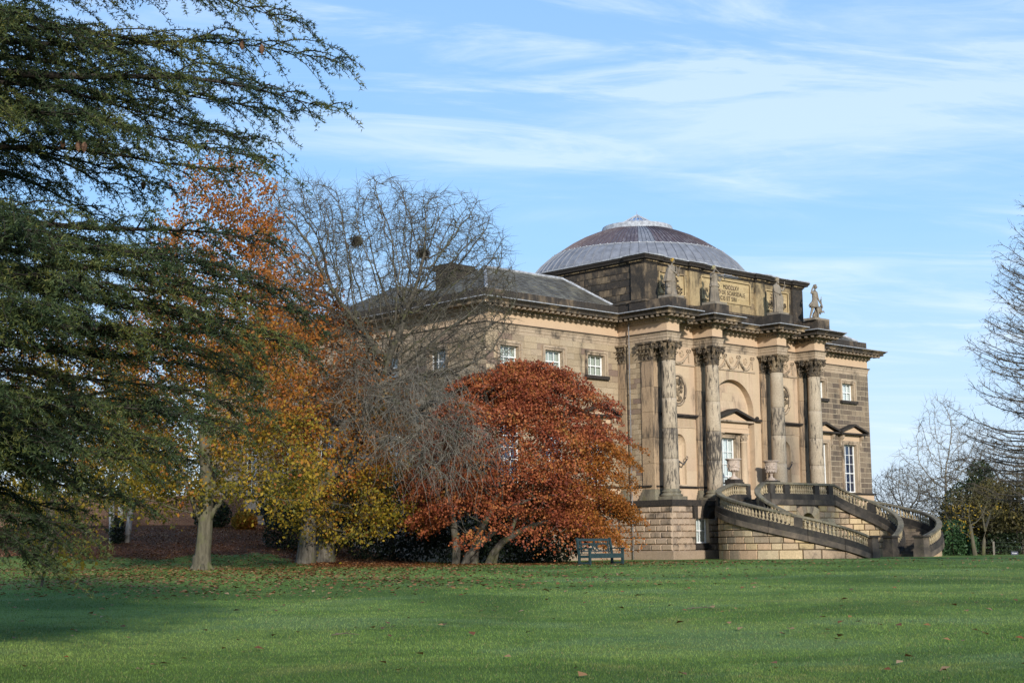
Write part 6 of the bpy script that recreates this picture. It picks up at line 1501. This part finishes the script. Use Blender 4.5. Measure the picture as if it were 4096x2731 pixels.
gsel = ((LV[:, 0] > 3.1+0.8*jit) & (LV[:, 2] < 4.6)) | ((jit > 1.9))
tpart('leaves', leaves_np(w2(LV[~gsel]), 0.108, 0.36, rm, 0.5, 0.8), LF_['maple'], root)['kind'] = 'stuff'
tpart('leaves', leaves_np(w2(LV[gsel]), 0.10, 0.45, rm, 0.4, 0.8), LF_['orange'], root)['kind'] = 'stuff'

# dark evergreen shrubs behind the maple
for k, (X, Y, c, r_e, n, lab) in enumerate(((-6.2, 77.0, (-6.2, 77, 1.6), (3.2, 2.0, 2.7), 12000, 'dark yew mass behind the hanging twigs, at the top of the leaf bank'), (-2.6, 76.5, (-2.6, 76.5, 1.7), (2.6, 2.0, 2.9), 10000, 'dark yew filling the shade behind the maple stems'),
                                        (1.1, 75.0, (1.2, 75.0, 0.9), (2.9, 1.6, 2.2), 11000, 'low dark shrub behind the maple, left of the bench'), (-10.4, 80.5, (-10.6, 80.5, 1.8), (3.0, 2.0, 2.4), 9000, 'dark shrub behind the thick grey trunk'))):
    root = new_tree('yew_shrub', X, Y, lab, 'shrub', 'dark shrubs below the west wing'); q = in_ellipsoid(n, c, r_e, 80+k, 0.55, ground_rf(X, Y)-.1)
    q[:, 0] += 0.35*np.sin(q[:, 2]*2.1+q[:, 1]); q[:, 1] += 0.3*np.sin(q[:, 0]*1.7)
    tpart('leaves', leaves_np(w2(q), 0.15, 0.2), LF_['yew'], root)['kind'] = 'stuff'
    m = MB(); m.tube([(0, 0, -.1), (.1, 0, 1.2), (.05, .1, 2.4)], [.14, .10, .04], 6); m.build('trunk', BK['brown'], root)

for k, (X, Y, h_, w_, mt, lab) in enumerate(((-27.5, 91, 2.6, 3.0, 'gold', 'golden bush against the brick wall at the far left'), (-18.2, 92, 1.6, 2.0, 'holly', 'low dark bush against the brick wall, right of the white birch stems'), (-13.8, 92.5, 2.0, 2.4, 'olive', 'brown bush against the brick wall behind the forked trunk'), (-15.9, 90.0, 1.0, 1.3, 'beech', 'small rusty bush on the leaf bank'))):
    root = new_tree('wall_bush', X, Y, lab, 'bush'); q = in_ellipsoid(2600, (X, Y, ground_rf(X, Y)+h_*.45), (w_*.6, w_*.5, h_*.62), 180+k, .4, ground_rf(X, Y)-.1); tpart('leaves', leaves_np(w2(q), .15), LF_[mt], root)['kind'] = 'stuff'
    m = MB(); m.tube([(0, 0, -.1), (.05, 0, h_*.4), (.1, .1, h_*.7)], [.06, .05, .02], 5); m.build('trunk', BK['brown'], root)

# ---------------- the great cedar at the left edge
CXR, CYR = -10.6, 18.5; g = ground_rf(CXR, CYR)
root = new_tree('cedar_tree', CXR, CYR, 'great dark green cedar with level drooping boughs filling the left edge')
rc = np.random.default_rng(91)
S0, S1, SR0, SR1 = [], [], [], []
tuft_p, tuft_d, tuft_l = [], [], []
mb_ = MB(); mb_.tube([(0, 0, -.2), (0, 0, 1.5), (.15, .1, 5), (.3, .1, 10), (.4, 0, 15)], [.85, .65, .5, .32, .1], 12); mb_.build('trunk', BK['cedar'], root, True)
def limb(az, z0, length, rise, droop, thick, seed, fan=1.0, dens=1.0, bare=0.0):
    """one bough: an arched axis with a level fan of sprays that droop, fringed with hanging shoots"""
    r = np.random.default_rng(seed); n = max(10, int(length/0.26)); ax = []; q = np.array([CXR, CYR, z0]); a_ = az+r.normal()*.05; wob = r.uniform(0, 6, 3); pz = 0.0
    for k in range(n+1):
        t = k/n; z = z0+rise*math.sin(min(1, t*1.1)*pi*0.55)-droop*t**2.4+0.10*math.sin(4.5*t+wob[0])*t+0.05*math.sin(13*t+wob[1])
        a_ = az+0.10*math.sin(3.5*t+wob[2])+0.05*math.sin(11*t+wob[0]); q = q+np.array([math.cos(a_), math.sin(a_), 0])*(length/n) if k else q; ax.append(np.array([q[0], q[1], z]))
    ax = np.array(ax)
    for k in range(n):
        t = k/n; S0.append(ax[k]); S1.append(ax[k+1]); SR0.append(thick*(1-t)**1.25+0.005); SR1.append(thick*(1-(k+1)/n)**1.25+0.005)
    d = np.gradient(ax, axis=0); d /= np.linalg.norm(d, axis=1, keepdims=True)
    start = max(0.28, 1-5.0/length); m = int((1-start)*length/0.132*dens)
    def shoots(pts, first, sc):
        for i in range(first, len(pts)):
            dd = pts[i]-pts[i-1]; dd = dd/(np.linalg.norm(dd)+1e-9); f = 1-i/len(pts)
            for sg in (-1, 1):
                if r.random() < .12: continue
                sl = (0.05+0.13*f)*(0.5+r.random())*sc; sd = np.array([dd[0]*.7-sg*dd[1]*.75, dd[0]*sg*.75+dd[1]*.7, dd[2]*.6-.12+r.normal()*.16]); sd /= np.linalg.norm(sd); c_ = max(1, int(sl/0.040))
                for u in range(1, c_+1): tuft_p.append(pts[i]+sd*sl*u/c_); tuft_d.append(sd); tuft_l.append(0.032+.012*r.random())
            tuft_p.append(pts[i]); tuft_d.append(dd); tuft_l.append(0.038); tuft_p.append((pts[i]+pts[i-1])/2); tuft_d.append(dd); tuft_l.append(0.036)
    for j in range(m):
        t = start+(1-start)*(j+r.random())/m; f = t*n; k = min(n-1, int(f)); p = ax[k]+(ax[k+1]-ax[k])*(f-k); side = 1 if j % 2 else -1
        if r.random() < bare: continue
        L_ = (0.32+1.25*(1-t)**0.6*min(1, (t-start)/0.16+.35))*fan*(0.5+0.75*r.random()); a = side*(1.0-0.42*t)+r.normal()*0.2
        dx, dy = d[k][0], d[k][1]; l = math.hypot(dx, dy); dx, dy = dx/l, dy/l; bx, by = dx*math.cos(a)-dy*math.sin(a), dx*math.sin(a)+dy*math.cos(a)
        nb = max(3, int(L_/0.125)); q = p.copy(); slope = 0.18+r.normal()*0.13; fall = 0.85+0.5*r.random(); pts = [q.copy()]
        for i in range(nb):
            tt = (i+1)/nb; q = q+np.array([bx, by, slope-fall*tt**1.7])*(L_/nb); bx, by = bx+r.normal()*.06+dx*.03, by+r.normal()*.06+dy*.03; pts.append(q.copy())
        for i in range(nb): S0.append(pts[i]); S1.append(pts[i+1]); SR0.append(0.010*(1-i/nb)+.003); SR1.append(0.010*(1-(i+1)/nb)+.003)
        shoots(pts, 1, 1.0)
        for u in range(int(L_/0.27)):                                # hanging fringe under the spray
            i = r.integers(1, nb+1) if nb > 1 else 1; h0 = pts[i]; hl = (0.12+0.34*r.random())*(1.15-.5*i/nb); hd = np.array([bx*.45+r.normal()*.35, by*.45+r.normal()*.35, -.35]); hp_ = [h0]; c_ = max(2, int(hl/.085))
            for v_ in range(c_): hd = hd/np.linalg.norm(hd); h0 = h0+hd*hl/c_; hd = hd+np.array([0, 0, -.32]); hp_.append(h0)
            if u == 0: S0.append(hp_[0]); S1.append(hp_[-1]); SR0.append(.0045); SR1.append(.003)
            shoots(hp_, 1, .55)
    for k in range(int(n*start), n+1):
        for u in range(4): tuft_p.append(ax[k]+rc.normal(size=3)*.03); tuft_d.append(d[k]); tuft_l.append(.038)
    shoots(list(ax[int(n*.6):]), 1, .9)
# tiers of boughs: (height of the drooping tip, reach to the right, rise of the arch)
tiers = [(9.3, 6.6, .5), (8.3, 7.2, .5), (7.6, 7.6, .5), (7.1, 7.6, .5), (6.75, 8.1, .5), (6.3, 8.75, .5), (6.0, 7.6, .5), (5.75, 8.0, .45), (5.35, 8.85, .5), (5.15, 7.6, .4), (4.95, 7.9, .4), (4.75, 7.4, .3), (3.62, 7.9, .3), (3.42, 7.6, .25), (3.25, 7.9, .25), (2.85, 8.4, .55), (2.65, 8.0, .6), (2.45, 8.3, .5), (2.2, 7.8, .5), (1.75, 7.9, .3), (1.55, 7.4, .25), (1.35, 7.6, .2), (1.2, 7.0, .15), (.95, 6.6, .1), (.55, 6.0, .1), (.2, 5.5, .1), (-.1, 5.1, .1)]
sd_ = 1000
for ti, (zt_, reach, rise) in enumerate(tiers):
    for az in (-78, -56, -34, -16, 2, 20, 44):
        if az != 2 and rc.random() < .30: continue
        a = math.radians(az+rc.normal()*(2 if az == 2 else 6)); k = 1.0-0.24*(abs(az)/70.0)**2; sd_ += 1; dr = 0.50+.42*rc.random(); rs_ = rise*(.7+.6*rc.random())
        reach_ = reach*.965; L_ = reach_*(0.985+.03*rc.random()) if az == 2 else reach_*k*(0.74+0.24*rc.random())
        gap = 0.30 if az > 30 else 0.0
        limb(a, zt_+(rc.normal()*.07 if az != 2 else 0)-.95*rs_+dr, L_, rs_, dr, 0.075+.05*(ti % 4 == 0), sd_, fan=0.95+.25*rc.random(), dens=0.95, bare=gap)
for z0, az, L_ in ((8.6, 120, 6), (7.2, 160, 6.5), (5.6, 200, 7), (4.0, 130, 7), (6.2, -110, 7), (3.2, -115, 7.2), (8.2, -100, 6), (1.4, -105, 6.5), (2.2, 170, 7)):
    sd_ += 1; limb(math.radians(az), z0, L_, .4, .9, .08, sd_, dens=.2)
S0, S1 = w2(S0), w2(S1); SR0, SR1 = np.array(SR0), np.array(SR1); bigm = SR0 > 0.02
tpart('boughs', tubes_np((S0[bigm], S1[bigm], SR0[bigm], SR1[bigm]), 6), BK['cedar'], root)
tpart('twigs', tubes_np((S0[~bigm], S1[~bigm], SR0[~bigm], SR1[~bigm]), 3), BK['cedar'], root)['kind'] = 'stuff'
TP, TD, TL = w2(tuft_p), w2(tuft_d), np.array(tuft_l); nt_ = len(TP); NB = 4
dirs = rc.normal(size=(nt_, NB, 3)); dirs[:, :, 2] += 0.45; dirs += TD[:, None]*0.9; dirs /= np.linalg.norm(dirs, axis=2, keepdims=True)
side = np.cross(dirs, rc.normal(size=(nt_, NB, 3))); side /= np.linalg.norm(side, axis=2, keepdims=True); wd = 0.0070
base = TP[:, None]+dirs*0.002; tip = TP[:, None]+dirs*TL[:, None, None]*1.5
V = np.stack([base-side*wd, base+side*wd, tip], 2).reshape(-1, 3); tpart('needles', (V, np.arange(len(V)).reshape(-1, 3)), LF_['cedar'], root)['kind'] = 'stuff'
print('cedar tufts', nt_)
cm = MB(); 
for k in range(9):
    z = -0.05+0.0125*k; r0 = 0.034*math.sin(pi*(k+.8)/9.8); cm.lathe([(r0*.8, z-.004), (r0, z+.002), (r0*.86, z+.010)], 0, 0, 9)
cone_me = cm.mesh('cone', plain('cedar_cone', (0.15, 0.085, 0.055), .9, .1, .25, 30.0), True)
for (px_, py_, dd) in ((275, 562, 16.0), (302, 560, 16.0), (205, 545, 16.2), (945, 138, 15.6), (1022, 155, 15.7), (540, 722, 16.5), (905, 945, 15.8)):
    rt__ = TP[:, 0]*UX+TP[:, 1]*WX; fw__ = TP[:, 0]*UY+TP[:, 1]*WY; k = int(np.argmin((rt__-(px_-2048)/FPX*fw__)**2*8+(TP[:, 2]-(2200-py_)/FPX*fw__)**2*8+0.002*(fw__-dd)**2))
    o = link('cone', cone_me, None, root); o.location = Vector(TP[k])-Vector(root.location)+Vector((0, 0, -.01)); o.scale = (1.15, 1.15, 1.2)

# ---------------- the larch at the right edge
XL, YL = 25.0, 66.0; g = ground_rf(XL, YL)
root = new_tree('larch_tree', XL, YL, 'tall thin larch with bare upswept boughs at the right edge'); rl = np.random.default_rng(120)
m = MB(); m.tube([(0, 0, -.2), (0, 0, 4), (.05, 0, 10), (.1, 0, 17.6)], [.36, .29, .18, .03], 10); m.build('trunk', BK['larch'], root, True)
S0, S1, R0_, R1_, SP, SD, lf = [], [], [], [], [], [], []
for k in range(230):
    z = 2.3+15.0*(k/230)**0.95; L_ = 6.2*(1-(z/18.2)**1.4)*(0.66+.40*rl.random())+.35; az = rl.uniform(0, 2*pi) if k % 3 == 0 else pi+rl.normal()*0.85
    n = max(5, int(L_/.3)); p = np.array([XL, YL, z]); pts = [p]; sag = 0.15+0.50*rl.random()*(1-z/16); d0 = 0.30-0.65*(1-z/15)
    for i in range(n):
        t = (i+1)/n; sl = d0*0.7+(-0.25*(1-z/16))*(1-t)+0.95*t**2.2*(0.5+0.6*rl.random()); p = p+np.array([math.cos(az), math.sin(az), sl])*(L_/n); az += rl.normal()*.035; pts.append(p)
    for i in range(n):
        t = i/n; S0.append(pts[i]); S1.append(pts[i+1]); R0_.append((.072*(1-z/18))*(1-t)+.010); R1_.append((.072*(1-z/18))*(1-t-1/n)+.010)
        for u in range(1): SP.append(pts[i]+(pts[i+1]-pts[i])*rl.random()); dv = pts[i+1]-pts[i]; SD.append(dv/np.linalg.norm(dv))
S0, S1 = w2(S0), w2(S1); tpart('boughs', tubes_np((S0, S1, np.array(R0_), np.array(R1_)), 5), BK['larch'], root)
SP, SD = w2(SP), w2(SD)
t1, tp1, en, ed = twigs_np(SP, SD, 2, 0.66, 0.012, 121, 0.10, 3, 0.55); t2, tp2, _, _ = twigs_np(tp1, np.tile(ed, (3, 1))[:len(tp1)], 1, 0.28, 0.008, 122, 0.12, 2, 0.9)
tpart('twigs', join_np(t1+t2), BK['larch'], root)['kind'] = 'stuff'
nz_ = np.sin(tp1[:, 2]*1.3+2)*np.sin(tp1[:, 0]*.8)+.3*rl.normal(size=len(tp1)); src = tp1[nz_ > 0.35]
if len(src): q = src[rl.integers(0, len(src), 12000)]+rl.normal(size=(12000, 3))*np.array([.12, .12, .06]); tpart('needles', leaves_np(q, 0.07, 0, rl, 0, 0.25), LF_['larch'], root)['kind'] = 'stuff'

# ---------------- trees beyond the steps on the right
def hard(name, X, Y, lab, trunk, crown, tip, seed, bark=BK['grey'], per=2, tw=.7, tr_=.14, group=None, **k):
    k.pop('grav_up', None); return broadleaf(name, X, Y, lab, trunk, crown, k.pop('step', .45), tip, None, k.pop('nleaf', 0), k.pop('ls', .12), bark, seed, per=per, twig=tw, trunk_r=tr_, group=group, **k)
def tr3(X, Y, hs, lean=0): g = ground_rf(X, Y); return [(X+lean*h_, Y, g-.1+h_) for h_ in hs]
X, Y = 31.8, 112; hard('bare_poplar', X, Y, 'pale leafless tree with upright branches standing behind the laurel', tr3(X, Y, (0, 1.5, 3, 4.2)), [(620, (X, Y, 6.2), (2.5, 2, 4.8)), (220, (X-2.3, Y, 4.6), (2.2, 1.6, 2.8)), (420, (X+2.3, Y, 5.2), (2.5, 1.8, 4.0))], 0.011, 131, BK['twig'], 3, .8, .18, infl=3, kill=.4, step=.36, grav_up=.5)
X, Y = 31.9, 124; hard('hawthorn', X, Y, 'rounded leafless thorn tree just right of the house corner', tr3(X, Y, (0, .8, 1.6)), [(1500, (X, Y, 3.6), (3.0, 2.2, 2.6))], 0.011, 137, BK['brown'], 4, .5, .18, infl=2, kill=.27, step=.28)
X, Y = 30.2, 100; root = new_tree('holly_tree', X, Y, 'dark pointed evergreen behind the curved steps')
q = np.concatenate([in_ellipsoid(6000, (X, Y, 1.5), (2.3, 1.9, 2.6), 141, .5, -1), in_ellipsoid(1400, (X+.5, Y, 4.0), (.9, .8, 1.3), 142, .2), in_ellipsoid(1500, (X-1.9, Y, .4), (1.6, 1.2, 1.5), 143, .3, -1)]); tpart('leaves', leaves_np(w2(q), 0.19, .1), LF_['holly'], root)['kind'] = 'stuff'
m = MB(); m.tube([(0, 0, -.1), (0, 0, 2), (.2, 0, 4.2)], [.16, .12, .04], 6); m.build('trunk', BK['brown'], root)
X, Y = 30.4, 97; root = new_tree('ivied_bush', X, Y, 'olive brown bush in front of the dark evergreen', 'bush'); q = in_ellipsoid(7500, (X+.2, Y, 2.1), (1.7, 1.4, 1.9), 145, .35, -1); tpart('leaves', leaves_np(w2(q), 0.13), LF_['olive'], root)['kind'] = 'stuff'; m = MB(); m.tube([(0, 0, -.1), (.1, 0, 1.2), (.2, 0, 2.6)], [.10, .08, .03], 6); m.build('trunk', BK['brown'], root)
X, Y = 26.4, 92; root = new_tree('laurel_bush', X, Y, 'bright green laurel bush right of the curved steps', 'bush'); q = np.concatenate([in_ellipsoid(2600, (X, Y, .1), (1.15, 1.0, 1.25), 147, .5, -.95), in_ellipsoid(900, (X+.9, Y, -.3), (.7, .7, .8), 148, .4, -.95)]); tpart('leaves', leaves_np(w2(q), 0.19, .2, None, .5, .45), LF_['laurel'], root)['kind'] = 'stuff'; m = MB(); m.tube([(0, 0, -.1), (0, 0, 1.0)], [.06, .02], 5); m.build('trunk', BK['brown'], root)
X, Y = 27.4, 91; g = ground_rf(X, Y)
rt, Pn, rad, pr, tips = hard('yellow_leaved_tree', X, Y, 'small two stemmed tree with a few yellow leaves right of the laurel', [(X, Y, g-.1), (X-.12, Y, g+.9), (X-.2, Y, g+1.8)], [(180, (X-.4, Y, 2.4), (2.6, 1.8, 2.2))], 0.010, 151, BK['pale'], 2, .5, .13, nleaf=700, ls=.13, leaf_mats=[(LF_['yellow'], lambda q: (q[:, 2] < 2.2)), (LF_['olive'], None)], infl=2, kill=.5, cluster=.2)
m = MB(); m.tube([(.55, -.2, -.1), (.72, -.2, .8), (1.05, -.2, 1.7), (1.7, -.2, 2.5)], [.13, .11, .09, .04], 7); m.tube([(.9, -.2, 1.4), (.9, -.1, 2.4), (.7, 0, 3.2)], [.08, .06, .03], 6); m.build('second_stem', BK['pale'], rt, True)
X, Y = 30.0, 97; hard('bramble_thicket', X, Y, 'brown tangled thicket along the fence at the right edge', tr3(X, Y, (0, .4, .8)), [(800, (X, Y, 1.2), (2.8, 1.6, 2.3)), (600, (X+3, Y, 1.6), (2.4, 1.6, 2.7))], 0.010, 157, BK['brown'], 3, .6, .07, nleaf=12000, ls=.14, leaf_mats=[(LF_['olive'], None)], infl=2.2, kill=.45, cluster=.35, cat='thicket')
X, Y = 31.6, 95; hard('olive_shrub', X, Y, 'olive green shrub under the larch boughs at the right edge', tr3(X, Y, (0, .5, 1.0)), [(320, (X, Y, 1.1), (2.9, 1.5, 2.3))], 0.010, 163, BK['brown'], 2, .5, .07, nleaf=12000, ls=.16, leaf_mats=[(LF_['holly'], lambda q: q[:, 2] < .5), (LF_['olive'], None)], infl=2.2, kill=.45, cluster=.35, cat='shrub')
X, Y = 35.2, 106; hard('bare_thicket', X, Y, 'twiggy leafless scrub behind the larch', tr3(X, Y, (0, 1, 2)), [(1500, (X-2, Y, 3.2), (4.8, 2, 3.4))], 0.014, 167, BK['brown'], 3, .8, .1, infl=2.4, kill=.32, step=.32, cat='thicket')
far = []
for k in range(26):
    Xk = 20+k*3.2; Yk = 190+20*math.sin(k*1.7); far.append(in_ellipsoid(700, (Xk, Yk, .6), (2.8, 2, 2.2+.9*math.sin(k*2.3)), 200+k, .4, -1))
q = np.concatenate(far); o = link('distant_hedge', np_mesh('distant_hedge', *leaves_np(w2(q), .34), LF_['olive'])); tag(o, 'low distant hedgerow beyond the lawn at the right', 'hedge', kind='stuff')
far = []
for k in range(22):
    Xk = -52+k*2.6; Yk = 112+3*math.sin(k*1.3); far.append(in_ellipsoid(900, (Xk, Yk, 3.4), (2.6, 2, 3.6+1.2*math.sin(k*2.1)), 300+k, .4, 0))
q = np.concatenate(far); o = link('woodland_edge', np_mesh('woodland_edge', *leaves_np(w2(q), .26), LF_['gold'])); tag(o, 'golden woodland edge behind the brick garden wall', 'woodland', kind='stuff')

# ---------------- brick garden wall behind the birch
brick_m = leafmat('red_brick', [(0.0, (0.085, 0.042, 0.028)), (0.5, (0.14, 0.066, 0.040)), (1.0, (0.20, 0.10, 0.06))], trans=0.0, rough=.9, scale=.4, mixn=.35)
X0, X1, Yw = -38.0, -8.0, 98.0; zb = 1.35
gw = empty('garden_wall', site((X0+X1)/2, Yw, zb), 'red brick garden wall on the bank behind the birch', 'wall')
ang = math.atan2(WX, UX); gw.rotation_euler = (0, 0, ang); hl = (X1-X0)/2
m = MB(); rr_ = random.Random(8)
for row in range(34):
    z = -.6+row*.078; x = -hl+(0.12 if row % 2 else 0)
    while x < hl: m.front(x, min(hl, x+.222), z, z+.067, -rr_.uniform(0, .006), .03, .004); x += .235
m.build('bricks', brick_m, gw, kind='stuff')
m = MB(); m.box(-hl, hl, .012, .34, -.9, 2.06); m.build('mortar', plain('lime_mortar', (.24, .19, .14), .95, .1), gw)
cop = MB(); cop.box(-.44, .44, -.05, .39, 2.061, 2.13); cme = cop.mesh('coping_stone', M['rustic'])
for k in range(int(2*hl/.9)): o = link('coping_stone', cme, None, gw); o.location = (-hl+.45+k*.9, 0, 0)

# ---------------- fence posts, sign, fallen leaves
wood = plain('weathered_post', (.20, .175, .14), .9, .1, .3, 12.)
wire_m = plain('fence_wire', (.09, .09, .085), .5, .4)
fx_ = [27.0, 29.0, 31.3, 32.0, 34.6]; fy_ = 92.5
fr_ = empty('post_fence', site(29.5, fy_, ground_rf(29.5, fy_)), 'post and wire fence in front of the thicket at the right', 'fence')
for k, X in enumerate(fx_):
    m = MB(); hh = (.92, .8, 1.0, 1.18, .95)[k]; s_ = Vector(site(X, fy_, ground_rf(X, fy_)))-fr_.location; m.at(*s_, .4*k); m.box(-.06, .06, -.05, .05, -.2, hh); m.box(-.05, .05, -.04, .04, hh+.001, hh+.02); m.build('post', wood, fr_)
for h_ in (.25, .5, .75):
    m = MB(); m.tube([tuple(Vector(site(X, fy_, ground_rf(X, fy_)+h_))-fr_.location) for X in fx_], .003, 4); m.build('wire', wire_m, fr_)
Xs, Ys = 28.6, 87.5
sg_ = empty('lawn_sign', site(Xs, Ys, ground_rf(Xs, Ys)), 'small dark blue notice with white lettering at the edge of the lawn', 'sign', rz=ang)
m = MB(); m.box(-.20, .20, -.012, .012, .04, .235); m.build('board', plain('navy_board', (.012, .016, .045), .5, .4), sg_)
m = MB(); m.box(-.015, .015, .013, .03, -.15, .2); m.build('stake', wood, sg_)
cu = bpy.data.curves.new('lettering', 'FONT'); cu.body = 'Private'; cu.size = .095; cu.align_x = 'CENTER'; cu.extrude = .002; cu.offset = .001; cu.materials.append(M['white'])
o = text_mesh('lettering', cu); o.parent = sg_; o.location = (0, -.016, .105); o.rotation_euler = (pi/2, 0, 0)
nl = 42000; r9 = np.random.default_rng(900); Yl = 16+r9.random(nl)*60; Xl = (r9.random(nl)*2-1)*(.36*Yl+1)
dn = np.exp(-((Xl+.19*Yl)**2)/(2*(.12*Yl+.5)**2))*sm(33, 50, Yl)*1.1+.55*np.exp(-((Xl-2.5)**2/60+(Yl-66)**2/30))+.012+.05*(Xl > 0)*sm(45, 70, Yl)
kp = r9.random(nl) < dn; Xl, Yl = Xl[kp], Yl[kp]; q = w2(np.stack([Xl, Yl, ground_np(Xl, Yl)+.04], -1))
o = link('fallen_leaves', np_mesh('fallen_leaves', *leaves_np(q, .12, .75, r9, 0, .75), LF_['fallen'])); tag(o, 'orange fallen leaves scattered over the lawn', 'leaves', kind='stuff')
nl = 26000; Xl = -30+r9.random(nl)*31; Yl = 62+r9.random(nl)*30; kp = r9.random(nl) < litter_np(Xl, Yl); Xl, Yl = Xl[kp], Yl[kp]; q = w2(np.stack([Xl, Yl, ground_np(Xl, Yl)+.02], -1))
o = link('leaf_litter', np_mesh('leaf_litter', *leaves_np(q, .11, .7, r9, 0, .75), LF_['fallen'])); tag(o, 'red brown leaf litter under the trees on the bank', 'leaves', kind='stuff')
for (px_, py_, L_, a0, lab) in ((1380, 2555, .20, .2, 'pale broken twig with a curled leaf lying on the lawn'), (2790, 2480, .30, .1, 'thin brown twig lying right of the middle of the lawn')):
    dd = 1.5*FPX/(py_-2180)*.93; Xt = (px_-2048)/FPX*dd; e = empty('fallen_twig', site(Xt, dd, ground_rf(Xt, dd)+.03), lab, 'twig', rz=ang+a0); m = MB(); m.tube([(-L_, 0, 0), (0, .02, .02), (L_, -.02, .0)], [.010, .008, .004], 5); m.tube([(0, .02, .02), (L_*.4, .10, .05)], [.006, .003], 4); m.ball(-L_*.6, .03, .01, .035, .02, .02, 6, 4); m.build('stick', BK['pale'], e)
print('TRIS', sum(len(o.data.loop_triangles) if False else sum(len(p.vertices)-2 for p in o.data.polygons) if len(o.data.polygons) < 20000 else len(o.data.polygons)*2 for o in bpy.data.objects if o.type == 'MESH'))
